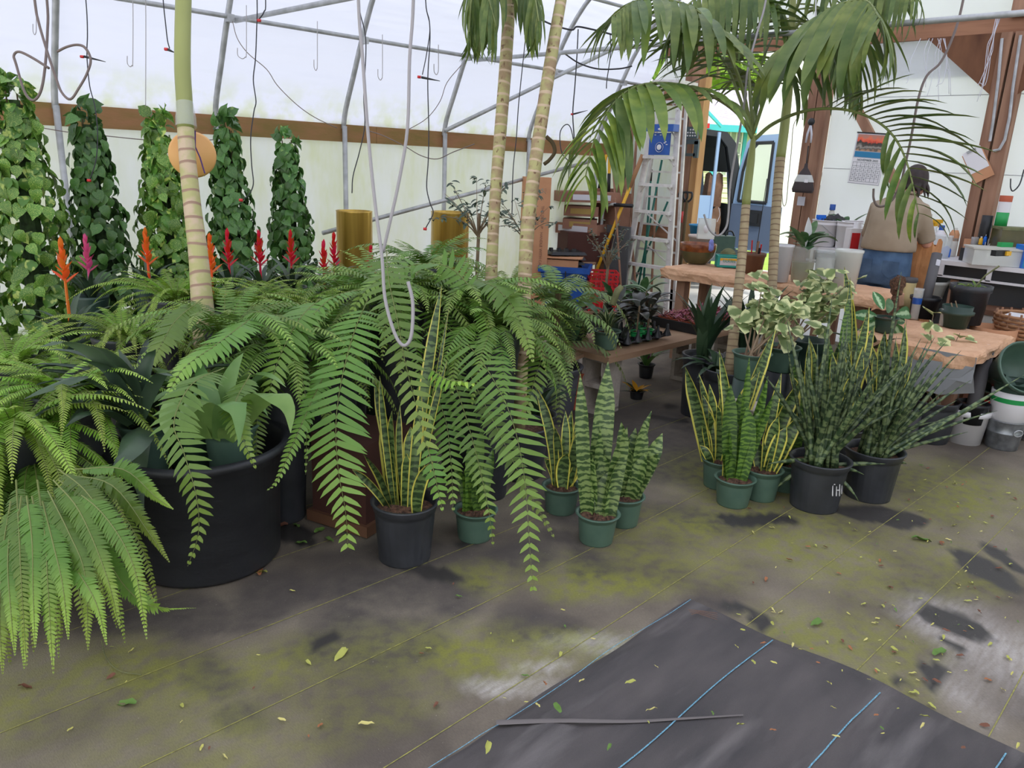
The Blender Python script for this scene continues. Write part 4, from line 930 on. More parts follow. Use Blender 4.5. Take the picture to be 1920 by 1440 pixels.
herofrond(FT[8],[(700,540,3.5),(620,560,3.2),(560,640,3.1),(575,760,3.0),(573,890,2.95)],.045,.02,38)
herofrond(FT[10],[(900,560,3.5),(840,500,3.5),(760,500,3.5),(690,540,3.4),(650,600,3.3)],.09,.026,26)
herofrond(FT[11],[(870,520,3.7),(930,540,3.5),(975,600,3.4),(1000,680,3.3)],.09,.028,26)
yb=herofrond(FT[11],[(805,690,3.1),(840,712,3.0),(870,715,2.95),(893,722,2.95)],.055,.022,9,'boston',.6,.2); yb['label']='yellow-green frond tip with one brown leaflet'
# concrete block standing behind the black pot
def cblock(c,rz,label,group='concrete blocks',name='concrete_block'):
    t=thing(name,label,'concrete block',c,group,rz); L,W,Hh=.193,.19,.39
    # cores run along local x (block stood on end)
    mb=MB(); e=.032
    for z in (e/2,Hh/2,Hh-e/2): mb.box((0,0,z),(L,W,e))
    for y in (-W/2+e/2,W/2-e/2):
        mb.box((0,y,Hh/4),(L-.001,e,Hh/2-e)); mb.box((0,y,3*Hh/4),(L-.001,e,Hh/2-e))
    o=mb.build('block_body',M['conc'],t)
    return t
g=at(668,995,z=0); mb=MB(); t=thing('wooden_box','grey-brown weathered crate standing behind the yellow-edged snake plant','crate',V((g.x+.12,g.y+.12,0)),rz=.3)
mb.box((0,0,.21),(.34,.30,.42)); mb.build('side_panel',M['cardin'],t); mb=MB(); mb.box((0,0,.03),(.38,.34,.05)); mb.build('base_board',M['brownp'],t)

# snake plants on the floor --------------------------------------------
bl=dict(flutes=24)
snake('yellow-edged snake plant with very tall leaves in a ribbed black pot',752,1066,.128,.255,'blackpot',
 [(828,535,.034,'laurentii',.2),(842,575,.012,'laurentii',.15),(702,712,.034),(712,705,.02),(715,790,.055),(838,675,.022),(790,740,.03),(735,770,.035),(812,865,.035,'laurentii',-.15),(680,850,.03),(660,880,.025),(795,880,.03),(770,800,.045),(762,850,.03),(750,760,.02)],'laurentii',flutes=22,bulge=.10)
snake('dark banded snake plant in a green pot half hidden by the hanging frond',888,1020,.088,.135,'greenpot',[(878,830,.035),(905,800,.035),(925,840,.03),(890,860,.04),(870,880,.03),(850,870,.03),(915,880,.035)],'darkzey')
snake('small yellow-edged snake plant in a green pot left of the banded one',1052,968,.085,.13,'greenpot',[(1003,722,.034),(1072,770,.034),(1090,800,.04),(1085,765,.02),(1060,770,.03),(1040,800,.03),(1088,790,.02),(1020,860,.03),(1065,850,.045),(1080,870,.04)],'laurentii')
snake('pale banded snake plant with two tall leaves in a green pot',1120,1027,.088,.135,'greenpot',[(1140,678,.062,'zeylanica',.03),(1088,700,.040),(1130,850,.05),(1176,800,.05),(1105,840,.035),(1150,880,.04),(1095,880,.04),(1165,850,.045),(1125,800,.03)],'zeylanica',bulge=.02)
snake('banded snake plant in a green pot behind the pale banded one',1170,992,.085,.14,'greenpot',[(1242,812,.05),(1208,788,.045),(1222,770,.03),(1192,802,.045),(1165,790,.045),(1180,840,.04),(1235,850,.04),(1212,850,.045),(1225,880,.04)],'zeylanica')
snake('green banded snake plant in the front green pot right of the aisle',1380,955,.092,.14,'greenpot',[(1388,735,.055),(1370,720,.05),(1440,705,.05),(1400,760,.05),(1450,740,.045),(1360,850,.045),(1372,780,.05),(1345,700,.02,'laurentii'),(1425,770,.05),(1348,655,.035,'laurentii'),(1405,670,.03)],'darkzey')
snake('yellow-edged snake plant in a green pot at the left back of the right group',1352,920,.09,.15,'greenpot',[(1285,688,.05),(1310,700,.04),(1318,740,.045),(1330,770,.04),(1316,790,.03),(1312,835,.03),(1330,720,.04),(1345,760,.04),(1362,700,.045),(1455,615,.055,'laurentii',.1),(1425,695,.05)],'laurentii')
snake('yellow-edged snake plant in a green pot right of the front green pot',1432,943,.092,.16,'greenpot',[(1508,705,.05),(1500,725,.05),(1480,760,.055),(1465,700,.03),(1475,800,.05),(1440,800,.045),(1450,860,.04),(1460,780,.045),(1500,780,.05),(1425,830,.04)],'laurentii')
snake('small snake plant in a green pot behind the front green pots',1478,925,.09,.15,'greenpot',[(1490,740,.04),(1455,720,.045),(1480,790,.05),(1510,760,.04),(1470,820,.05)],'darkzey',rand=3)
for k,(px,py,tips) in enumerate(((1585,870,[(1630,575,.05),(1640,610,.045),(1590,560,.045,'darkzey'),(1545,620,.05,'darkzey'),(1590,640,.04),(1610,640,.05),(1560,660,.045),(1600,700,.05),(1575,720,.04),(1580,650,.03)]),(1665,850,[(1697,605,.05),(1680,640,.045),(1660,620,.05),(1640,660,.05),(1650,690,.045),(1690,680,.04),(1620,680,.045),(1700,720,.04),(1630,640,.05)]),(1530,850,[(1475,655,.04,'darkzey'),(1480,700,.04),(1500,690,.05),(1520,640,.04),(1545,690,.05),(1510,720,.05),(1490,740,.04)]))):
    snake(('tall yellow-edged snake plant behind the cylindrical snake plants','yellow-edged snake plant at the right of the back row','banded snake plant at the left of the back row')[k],px,py,.11,.2,'blackpot',tips,'laurentii' ,rand=4,rh=(.35,.55))
snake('single yellow-edged leaf snake plant under the variegated fig',1600,850,.08,.18,'dgreen',[(1583,500,.045,'laurentii',.3),(1594,520,.03)],'laurentii')
def cylplant(label,px,py,r,h,tips,n,lean,ln,group='cylindrical snake plants'):
    g=at(px,py,z=0)+V((CF.x,CF.y,0)).normalized()*r*.8; o=V((g.x,g.y,0)); t=thing('cylindrical_snake_plant',label,'snake plant',o,group); pot(t,r,h,M['blackpot'],24)
    dd=(V((g.x,g.y,h))-CC).dot(CF); L=[]
    for tx,ty in tips: L.append(at(tx,ty,d=dd+U(-.12,.12)))
    for k in range(n):
        a=U(0,2*PI); q=abs(random.gauss(0,.33)); l=ln*U(.55,1.05); v=(V((math.cos(a)*q,math.sin(a)*q,1))+CR*lean*U(-.3,1)).normalized(); L.append(o+V((0,0,h))+v*l)
    for tip in L:
        a=U(0,2*PI); b=V((g.x+r*.7*R()*math.cos(a),g.y+r*.7*R()*math.sin(a),h*.8)); mid=(b+tip)/2+V((U(-.03,.03),U(-.03,.03),U(.0,.06)))
        P_=bez(b-o,mid-o,tip-o,9); r0=U(.0095,.0145); mb=MB(); mb.tube(P_,[r0*(1-.25*i/9)*(1 if i<7 else (1-(i-6)/3.3)) for i in range(10)],6); mb.build('leaf',M['cylindrica'],t,True)
    return t
cylplant('cylindrical snake plant in the front ribbed black pot with white scribble',1540,965,.138,.255,[(1452,748),(1475,640),(1475,600),(1560,560),(1590,590),(1510,690),(1700,680),(1720,660),(1660,870),(1440,870),(1450,920),(1610,940),(1620,890),(1615,760),(1700,760),(1430,700),(1500,770)],44,.25,.62)
cylplant('cylindrical snake plant in the right black pot, long leaves reaching right',1642,945,.138,.26,[(1920,703),(1870,745),(1820,713),(1790,690),(1815,810),(1795,750),(1775,640),(1870,770),(1690,510),(1780,680),(1740,640),(1700,600),(1660,640),(1830,760),(1700,870),(1760,790),(1720,720)],34,.5,.6)
mb=MB(); 
# white scribbled mark on the front pot
pg=at(1540,965,z=0)+V((CF.x,CF.y,0)).normalized()*.138*.8
tt=[o for o in bpy.data.objects if o.get('label','').startswith('cylindrical snake plant in the front')][0]
for a,b in (((1561,908),(1561,930)),((1568,908),(1568,930)),((1568,919),(1574,919)),((1574,908),(1574,930)),((1561,908),(1568,908)),((1578,910),(1578,926))):
    q0=at(a[0],a[1],d=1); 
    def onpot(px,py):
        r=ray(px,py); ox,oy=-pg.x,-pg.y; R2=.1255; A_=r.x**2+r.y**2; B_=2*(ox*r.x+oy*r.y); C_=ox*ox+oy*oy-R2*R2; D=B_*B_-4*A_*C_
        tq=(-B_-math.sqrt(max(D,0)))/(2*A_); return CC+r*tq
    p0,p1=onpot(*a),onpot(*b); mb.bar(p0,p1,.004,.004)
mb.build('chalk_mark',M['white'],tt,world=True)

# palms -----------------------------------------------------------------
def palmtree(label,pts,rs,m,basez,potspec=None,shaft=None,group='palms growing inside the greenhouse'):
    W=[at(x,y,d=d) for x,y,d in pts]; b=W[-1]; base=V((b.x,b.y,0)); t=thing('palm',label,'palm',base,group)
    o=V(t.location); W=crom(W,6); k=len(W); rr=[]
    for i in range(k): 
        s=i/(k-1)*(len(rs)-1); a=min(int(s),len(rs)-2); rr.append(rs[a]+(rs[a+1]-rs[a])*(s-a))
    W=[q-o for q in W]
    if shaft:
        c=int(k*shaft); mb=MB(); mb.tube(W[:c+1],rr[:c+1],14); mb.build('crownshaft',M['shaft'],t,True); W=W[c:]; rr=rr[c:]
    W.append(V((W[-1].x,W[-1].y,basez))); rr.append(rr[-1]*1.05)
    mb=MB(); mb.tube(W,rr,16); mb.build('trunk',M[m],t,True)
    if potspec: pot(t,potspec[0],potspec[1],M[potspec[2]],0,base=.85)
    return t
p1=palmtree('thick palm with smooth green upper trunk and pink-tan ringed base, left of centre',[(346,-260,3.55),(345,-60,3.55),(342,110,3.55),(346,195,3.55),(351,290,3.55),(361,390,3.55),(372,480,3.55),(380,580,3.55)],[.034,.035,.036,.036,.037,.039,.043,.050],'trunk',.2,(.2,.3,'blackpot'),.49)
mb=MB(); o=V(p1.location); W=crom([at(x,y,d=3.55)-o for x,y in ((346,192),(348,215),(349,238))],4); mb.tube(W,[.0375,.0385,.039,.041,.043,.046,.045,.046,.047][:len(W)],16,cap=False); mb.build('plastic_wrap',M['clear'],p1,True)
p2=palmtree('slender palm with spotted ringed trunk, left of the leaning one',[(960,-200,4.2),(955,0,4.2),(948,120,4.2),(938,250,4.2),(930,350,4.2),(925,430,4.2),(921,520,4.2)],[.032,.034,.034,.034,.032,.031,.034],'trunk2',.2,(.18,.3,'blackpot'),None)
p3=palmtree('leaning palm with pale ringed trunk in front of the tall carton',[(1080,-150,4.0),(1052,0,4.0),(1030,130,4.0),(1006,290,4.0),(990,420,4.0),(984,520,4.0),(980,640,4.0),(976,740,4.0)],[.027,.029,.033,.034,.036,.036,.034,.033],'trunk2',.15,(.16,.28,'blackpot'),None)
p4=palmtree('thin palm whose fronds fan out above the doorway, trunk behind the black pot',[(1413,255,4.75),(1408,300,4.75),(1400,370,4.75),(1392,470,4.75),(1382,570,4.75),(1372,660,4.75)],[.014,.024,.026,.028,.030,.033],'trunk3',.3,(.155,.42,'blackpot'),.42)
p5=palmtree('second thin palm with green upper trunk just right of the doorway palm',[(1488,-60,5.2),(1483,110,5.2),(1472,230,5.2),(1462,310,5.2),(1455,400,5.2),(1449,510,5.2),(1444,600,5.2)],[.02,.026,.031,.032,.032,.032,.034],'trunk3',.2,(.15,.3,'blackpot'),.48)
# crown of p4
palmfrond(p4,[(1412,262,4.75),(1385,215,4.7),(1335,180,4.5),(1270,158,4.3),(1200,160,4.1),(1150,195,4.0),(1115,260,3.9),(1098,330,3.85)],.52,22,.26,.16,.75,1.5,(.35,.95))
RF=[(1414,262,4.75),(1450,232,4.7),(1510,208,4.5),(1580,205,4.35),(1640,225,4.2),(1680,262,4.1),(1705,320,4.0),(1722,400,3.95)]
fr_=palmfrond(p4,RF,.50,22,.36,-.05,.1,1.5,(.75,.55),side=CR*.55+CU*.85,sides=(1,))
palmfrond(p4,RF,.34,8,.66,.35,.1,1.4,(.6,1.1),side=CR*.55+CU*.85,sides=(-1,),r0=.003)
palmfrond(p4,[(1412,250,4.75),(1440,170,4.7),(1480,90,4.5),(1550,20,4.2),(1620,0,3.9),(1650,35,3.7)],.58,20,.35,1.0,0,1.7,(.2,.7))
palmfrond(p4,[(1410,255,4.75),(1390,160,4.7),(1350,70,4.5),(1290,10,4.3),(1200,0,4.1),(1150,30,4.0)],.50,22,.3,.4,.1,1.4,(.35,.9))
palmfrond(p4,[(1412,250,4.75),(1404,120,4.8),(1412,0,4.9),(1440,-120,4.9)],.45,20,.25,.3,0,1.3)
palmfrond(p4,[(1412,250,4.75),(1425,130,5.0),(1470,30,5.3),(1540,-60,5.6)],.45,18,.25,.3,0,1.4)
palmfrond(p4,[(1410,250,4.75),(1370,140,5.0),(1330,60,5.2),(1330,-60,5.4)],.5,18,.25,.3,0,1.4)
palmfrond(p5,[(1484,60,5.2),(1450,0,5.0),(1380,-30,4.8),(1300,0,4.6),(1260,60,4.5)],.5,26,.2,.9)
palmfrond(p5,[(1486,60,5.2),(1520,20,5.1),(1570,30,5.0),(1600,90,4.9),(1612,170,4.9)],.42,24,.3,.6)
palmfrond(p5,[(1486,30,5.2),(1530,-40,5.0),(1640,-40,4.6),(1720,-10,4.3)],.42,22,.3,.9)
# crown of p2 just above the frame, hanging leaflets
for pts in ([(958,-40,4.2),(930,-70,4.0),(900,-60,3.9),(885,-10,3.8),(880,60,3.8)],[(958,-40,4.2),(985,-60,4.0),(1000,-20,3.9),(1010,40,3.85)],[(955,-30,4.2),(925,-40,4.3),(905,0,4.3),(890,60,4.3)],[(960,-30,4.2),(940,-60,3.9),(915,-20,3.7),(930,50,3.7)]):
    palmfrond(p2,pts,.34,14,.2,1.1,.1,1.0,(.8,1.3))
# ribboned saucer hanging behind the thick trunk
c=at(361,290,d=3.68); t=thing('plastic_saucer','round tan plastic saucer tied behind the thick palm trunk','saucer',c)
Mq=orient(-(CC-c).normalized(),V((0,0,1)),V((0,0,0))).to_3x3()@Matrix.Rotation(PI/2,3,'Y')
mb=MB(); mb.lathe([(.002,0),(.085,0),(.095,.004),(.104,.02),(.108,.02),(.108,.016),(.098,-.004),(.002,-.006)],36,M=Mq); mb.build('dish',M['coconut'],t,True)
mb=MB(); mb.tube([at(x,y,d=3.6)-c for x,y in ((366,245),(366,275),(375,295),(381,315),(384,325))],.0035,5); mb.build('ribbon',M['rope'],t)

# =====================================================================
# BENCHES AND WHAT STANDS ON THEM
# =====================================================================
def depth(p): return (p-CC).dot(CF)
def zof(p,px,py):
    "height of pixel (px,py) above the same ground spot as p"
    r=ray(px,py); t=math.hypot(p.x,p.y)/math.hypot(r.x,r.y); return 1.6+r.z*t
# low plank bench on upright blocks
t=thing('plank_bench','low bench of two weathered planks resting on upright concrete blocks','bench',(4.8,3.1,.395))
for k,(y0,y1) in enumerate(((2.88,3.14),(3.15,3.42))):
    mb=MB(); x0=3.78+.0*k; x1=6.0; mb.box(((x0+x1)/2,(y0+y1)/2,.415),(x1-x0,y1-y0,.038)); mb.build('plank',M['plank'],t,world=True)
mb=MB(); mb.box((3.62,3.3,.408),(.30,.5,.022),rz=.25); mb.build('plywood_scrap',M['plank'],t,world=True)
cblock(V((3.96,3.07,0)),.1,'upright concrete block carrying the near end of the plank bench')
cblock(V((5.16,3.15,0)),.05,'upright concrete block under the far middle of the plank bench')
cblock(V((5.75,3.13,0)),.0,'upright concrete block under the far end of the plank bench')
g=at(1350,905,z=0); cblock(V((g.x+.2,g.y+.05,0)),.4,'upright concrete block standing among the right-hand snake plants')
# 4-hole tray with rubber plants
ZB=.436
def tray(c,rz,nx,ny,label,potm,plant,gs=.115,hh=.07):
    t=thing('plant_tray',label,'tray',c,'plant trays on the plank bench',rz)
    w,d=nx*gs,ny*gs
    mb=MB(); 
    for s in (-1,1): mb.box((0,s*d/2,.03),(w+.02,.008,.014)); mb.box((s*w/2,0,.03),(.008,d+.02,.014))
    for i in range(nx+1):
        for j in range(ny+1):
            x=-w/2+i*gs; y=-d/2+j*gs; mb.lathe([(.032,.03),(.012,.075),(.008,.11),(.001,.112)],6,(x,y,0))
    mb.build('frame',M['blackp'],t,True); mb=MB()
    for i in range(nx):
        for j in range(ny): mb.lathe([(.001,.002),(.03,.002),(.05,.05),(.05,.052)],10,(-w/2+(i+.5)*gs,-d/2+(j+.5)*gs,0))
    mb.build('cups',M['blackp'],t,True)
    return [t.matrix_basis@V((-w/2+(i+.5)*gs,-d/2+(j+.5)*gs,.01)) for i in range(nx) for j in range(ny)]
RUB=[leafmesh('rubber_leaf',M['rubber'],1,.48,oval,d,.3,6) for d in (.1,.3,.5)]; LILY=[leafmesh('lily_leaf',M['hang'],1,.42,oval,d,.3,7) for d in (.15,.4,.65)]
def bushy(name,label,c,potm,r,h,meshes,n,L,zr,cat='potted plant',group=None,spread=(.2,1.1),stem=.01,stemn=3,soil=True):
    t=thing(name,label,cat,c,group); pot(t,r,h,M[potm],0,soil=soil)
    for k in range(stemn): 
        a=U(0,6.28); mb=MB(); mb.tube(bez((.3*r*math.cos(a),.3*r*math.sin(a),h*.8),(.4*r*math.cos(a),.4*r*math.sin(a),h+zr[1]*.5),(r*math.cos(a),r*math.sin(a),h+zr[1]*.9),5),stem*.5,5); mb.build('stem',M['bark'],t)
    for k in range(n):
        a=k*2.399+U(-.4,.4); z=h+U(*zr); e=U(*spread)*(1 if R()<.8 else -.5)
        inst('leaf',meshes[int(R()*len(meshes))],t,orient(V((math.cos(a)*math.cos(e),math.sin(a)*math.cos(e),math.sin(e))),V((0,0,1)),V((r*.5*math.cos(a),r*.5*math.sin(a),z)),L*U(.75,1.15)))
    return t
sp=tray(V((4.32,3.09,ZB)),.0,4,2,'black cup tray with rubber plants on the plank bench',None,None)
for i,q in enumerate(sp):
    if i in (1,2,5,4,7): bushy('rubber_plant',{1:'rubber plant in the back left cup of the black tray',2:'dusky rubber plant in the front left cup of the black tray',4:'rubber plant in the front middle cup of the black tray',5:'tall dark rubber plant in the back middle cup of the black tray',7:'rubber plant in the back right cup of the black tray'}[i],q,'greenp',.045,.075,RUB,11,.15,(.03,.20),'potted plant','rubber plants in the tray')
PNK=[leafmesh('earth_star_leaf',M['pinkl'],1,.22,lance,d,.4,4,wave=1) for d in (.1,.4)]
t=thing('flat_tray','flat black tray of small pink-leaved plants at the far end of the bench','tray',(5.25,3.12,ZB)); mb=MB()
for s in (-1,1): mb.box((0,s*.21,.035),(.76,.008,.07)); mb.box((s*.38,0,.035),(.008,.42,.07))
mb.box((0,0,.004),(.76,.42,.008)); mb.build('tray_body',M['blackp'],t)
for i in range(7):
    for j in range(4):
        c=V((5.25-.31+i*.104,3.12-.155+j*.103,ZB+.009)); q=thing('earth_star','pink-leaved earth star, %s row, %s pot from the near end of the flat tray'%(('front','second','third','back')[j],('first','second','third','fourth','fifth','sixth','last')[i]),'potted plant',c,'small pink plants in the flat tray')
        pot(q,.042,.065,M['terra'],0,rim=.004)
        for k in range(11):
            a=k*2.4; e=U(.15,.9); inst('leaf',PNK[k%2],q,orient(V((math.cos(a)*math.cos(e),math.sin(a)*math.cos(e),math.sin(e))),V((0,0,1)),V((0,0,.062)),U(.06,.09)))
def straps(label,c,potm,r,h,n,L,W,m,e0=1.2,e1=-.2,cat='potted plant',name='strap_leaf_plant',nm=5,zo=0):
    t=thing(name,label,cat,c); pot(t,r,h,M[potm],0); rosette(t,(0,0,h*.8+zo),n,L,W,M[m],e0,e1,nm=nm); return t
M['dracs']=uvmat('striped_dracaena_leaf',edgeleaf(rgb(60,82,50),rgb(170,180,120),.34,.44,10),.4,.15)
g=at(1128,640,z=ZB); straps('striped dracaena in a green pot at the near end of the plank bench',V((3.97,3.06,ZB)),'greenpot',.085,.12,26,.22,.028,'dracs',1.35,.2)
bushy('broadleaf_plant','broad-leaved grey-green plant behind the striped dracaena',V((3.95,3.32,ZB)),'dgreen',.07,.12,LILY,13,.2,(.03,.16),spread=(0,1))
t=bushy('leafy_plant','green leafy plant behind the rubber plants near the ladder',V((4.75,3.36,ZB)),'greenpot',.07,.11,LILY,14,.17,(.05,.2),spread=(.2,1.3))
mb=MB(); mb.tube([at(x,y,d=4.45)-V(t.location) for x,y in ((1148,572),(1158,545),(1166,537))],[.018,.02,.016],8); mb.build('stake',M['twine'],t,True)
bushy('leafy_plant','pale green plant at the back of the bench below the yellow pole',V((4.45,3.38,ZB)),'greenpot',.07,.11,LILY,12,.17,(.05,.22),spread=(.2,1.3))
# plants under and around the bench
b=at(1213,712,z=0); t=thing('bromeliad','purple-centred bromeliad lying on the floor under the bench','bromeliad',V((b.x+.05,b.y+.05,0))); pot(t,.06,.11,M['blackp'],0,soil=False); rosette(t,(0,0,.09),13,.26,.035,M['strap'],.95,-.4); rosette(t,(0,0,.1),8,.13,.03,M['purple'],1.3,.7,name='bract')
b=at(1190,748,z=0); t=thing('bromeliad','fallen bromeliad with yellow-orange bracts beside the concrete block','bromeliad',V((b.x+.02,b.y,0))); pot(t,.05,.06,M['blackp'],0,soil=False); rosette(t,(0,0,.05),8,.12,.035,M['ybract'],.7,.0,name='bract'); rosette(t,(0,0,.04),8,.18,.03,M['dark'],.5,-.2)
b=at(1070,775,z=0); t=thing('clay_pot','brown clay pot behind the dark grey fern pot','pot',V((b.x+.1,b.y+.1,0))); pot(t,.10,.26,M['terra'],0)
b=at(1000,905,z=0); straps('dark broad-leaved plant behind the small snake plant',V((b.x+.3,b.y+.3,0)),'blackpot',.12,.24,14,.35,.05,'draca')
b=at(1262,620,z=0)
for k,(px,py,l) in enumerate(((1322,640,'dark green dracaena behind the pink plants'),(1400,640,'dark green dracaena right of the thin palm trunk'),(1350,700,'broad strap plant at the foot of the thin palm'))):
    b=at(px,py,d=5.1 if k<2 else 4.9); straps(l,V((b.x,b.y,0)),'blackpot',.13,[.42,.42,.30][k],22,.55 if k<2 else .4,.075,'draca',1.45,.45 if k<2 else -.7)
b=at(1640,640,d=5.0); straps('dark arrow-leaved plant behind the tall snake plants',V((b.x,b.y,0)),'blackpot',.13,.45,16,.4,.08,'draca',1.3,.0)
# variegated figs
FIC=[]
for k in range(3):
    mb=MB(); mb.add([(0,0,0),(.45,.0,-.05),(.5,.42,.08),(.85,.52,.0),(1,.2,-.05),(1.02,-.2,-.05),(.85,-.52,.0),(.5,-.42,.08),(.95,0,-.12-.06*k)],[(0,1,2),(0,7,1),(1,3,2),(1,4,3),(1,8,4),(1,5,8),(1,6,5),(1,7,6)],[(.5,0),(.5,.4),(.0,.5),(0,.8),(.15,1),(.85,1),(1,.8),(1,.5),(.5,.9)])
    FIC.append(mb.mesh('fig_leaf',M['ficus'],True))
def fig(label,g,potm,r,h,dd,twigs,n,lift=0,sz=.088):
    o=V((g.x,g.y,lift)); t=thing('variegated_fig',label,'potted plant',o,'cream-edged fig bushes'); pot(t,r,h,M[potm],0)
    W=[]
    for tw in twigs:
        tip=at(tw[0],tw[1],d=dd+U(-.08,.08))-o; a=U(0,6.28); b=V((r*.4*math.cos(a),r*.4*math.sin(a),h*.8)); mid=b.lerp(tip,.5)+V((U(-.05,.05),U(-.05,.05),.0))
        P_=bez(b,mid,tip,6); mb=MB(); mb.tube(P_,[.007*(1-.7*i/6) for i in range(7)],5); mb.build('twig',M['bark'],t); W.append(P_)
    for k in range(n):
        P_=W[k%len(W)]; f=1-R()**1.6*.38; q=f*6; i=min(int(q),5); p=P_[i].lerp(P_[i+1],q-i)+V((random.gauss(0,.032),random.gauss(0,.032),random.gauss(0,.03)))
        a=U(0,6.28); e=U(-.9,.8); d=V((math.cos(a)*math.cos(e),math.sin(a)*math.cos(e),math.sin(e)))
        inst('leaf',FIC[k%3],t,orient(d,V((U(-.5,.5),U(-.5,.5),1))-V((CF.x,CF.y,0))*.7,p,sz*U(.7,1.15)))
    return t
def onblock(px,py,d): q=at(px,py,d=d); return q
q=at(1408,680,d=4.35); fig('cream-edged fig bush in the front green pot, left of the others',q,'greenpot',.10,.15,4.4,[(1440,540),(1415,575),(1470,560),(1500,585),(1470,600),(1395,590),(1455,620),(1430,530),(1490,580),(1450,560)],92,lift=q.z-.09)
cl=q.z-.09; t=thing('upturned_pot','upturned green pot holding up the front fig bush','pot',V((q.x,q.y,0))); mb=MB(); mb.lathe([(.115,.003),(.12,.02),(.105,.03),(.085,cl-.004),(.01,cl-.003)],28,cap=(True,True)); mb.build('pot',M['dgreen'],t,True)
q=at(1465,670,d=4.7); fig('cream-edged fig bush in the middle green pot',q,'greenpot',.10,.15,4.75,[(1530,520),(1560,510),(1545,545),(1580,560),(1520,560),(1590,530),(1560,560),(1505,550)],92,lift=q.z-.08)
cl=q.z-.08; t=thing('upturned_pot','upturned black pot holding up the middle fig bush','pot',V((q.x,q.y,0))); mb=MB(); mb.lathe([(.115,.003),(.12,.02),(.105,.03),(.085,cl-.004),(.01,cl-.003)],28,cap=(True,True)); mb.build('pot',M['blackpot'],t,True)
q=at(1515,650,d=5.1); t=thing('empty_pot','dark green pot with bare soil behind the fig bushes','pot',V((q.x,q.y,0))); pot(t,.12,q.z+.05,M['dgreen'],0,base=.9)
q=at(1760,838,z=0); q=q+V((.1,.1,0)); fig('sparse cream-edged fig in a black pot beside the paper-covered bench',q,'blackpot',.14,.27,depth(V((q.x,q.y,.3))),[(1745,620),(1770,645),(1730,655),(1750,590),(1800,625),(1700,680),(1760,690),(1790,770),(1710,640)],44,sz=.08)
q=at(1708,835,z=0); t=thing('empty_pot','grey nursery pot between the snake plants and the sparse fig','pot',V((q.x+.1,q.y+.1,0))); pot(t,.11,.22,M['greypot'],0)

# paper-covered benches
def bench(name,label,x0,x1,y0,y1,z,th,legs):
    t=thing(name,label,'bench',((x0+x1)/2,(y0+y1)/2,0)); mb=MB(); mb.box(((x0+x1)/2,(y0+y1)/2,z-.025),(x1-x0-.04,y1-y0-.04,.045)); mb.build('bench_top',M['plank'],t,world=True)
    for x,y,m in legs: mb=MB(); mb.box((x,y,(z-.05)/2),(.08,.08,z-.05)); mb.build('leg',M[m],t,world=True)
    # crumpled paper: top grid plus hanging skirt
    mb=MB(); nx,ny=34,60; vs=[];fs=[]
    def ns(x,y,z): return noise.noise(V((x*9,y*9,z*9)))*.014+noise.noise(V((x*24,y*24,z*24)))*.006
    for i in range(nx+1):
        for j in range(ny+1):
            a=i/nx*1.36-.18; b=j/ny*1.24-.12
            x=x0+(x1-x0)*min(max(a,0),1); y=y0+(y1-y0)*min(max(b,0),1); zz=z+.012
            over=max(-a,a-1,0)*(x1-x0); ovy=max(-b,b-1,0)*(y1-y0); dr=max(over,ovy)
            drop=min(dr,.12)*(1+.35*noise.noise(V((x*4,y*4,1))))*.9
            ox=(-1 if a<0 else 1 if a>1 else 0)*min(.02,dr); oy=(-1 if b<0 else 1 if b>1 else 0)*min(.02,dr)
            vs.append((x+ox+ns(x,y,3+drop*3)*(1 if drop else .2),y+oy+ns(y,x,drop*3)*(1 if drop else .2),zz-drop+abs(ns(x,y,0))*.6))
    for i in range(nx):
        for j in range(ny): fs.append((i*(ny+1)+j,(i+1)*(ny+1)+j,(i+1)*(ny+1)+j+1,i*(ny+1)+j+1))
    mb.add(vs,fs); mb.build('paper_cover',M['paper'],t,world=True)
    return t
ZA=.78; bench('work_bench','long bench wrapped in crumpled brown paper below the doorway',5.58,6.14,2.0,3.74,ZA,.1,[(5.68,3.6,'wood'),(6.04,3.6,'wood'),(5.68,2.1,'wood'),(6.04,2.1,'wood')])
ZC=.60; tB=bench('work_bench','lower bench wrapped in crumpled brown paper at the right',5.10,5.98,1.20,1.92,ZC,.1,[(5.3,1.33,'wood'),(5.85,1.33,'wood'),(5.3,1.8,'wood'),(5.85,1.8,'wood')])
mb=MB(); mb.ribbon([V((5.09,1.17+.11*k,ZC-.08+.0*k)) for k in range(8)],[.16]*8,V((0,.1,1)),.1,3); mb.build('plastic_skirt',M['film'],tB,world=True)
mb=MB(); mb.add([(5.08,1.62,.53),(5.08,1.18,.54),(5.2,1.17,.36),(5.09,1.33,.33),(5.08,1.50,.35)],[(0,1,2,3,4)]); mb.build('plastic_skirt',M['film'],tB,world=True)

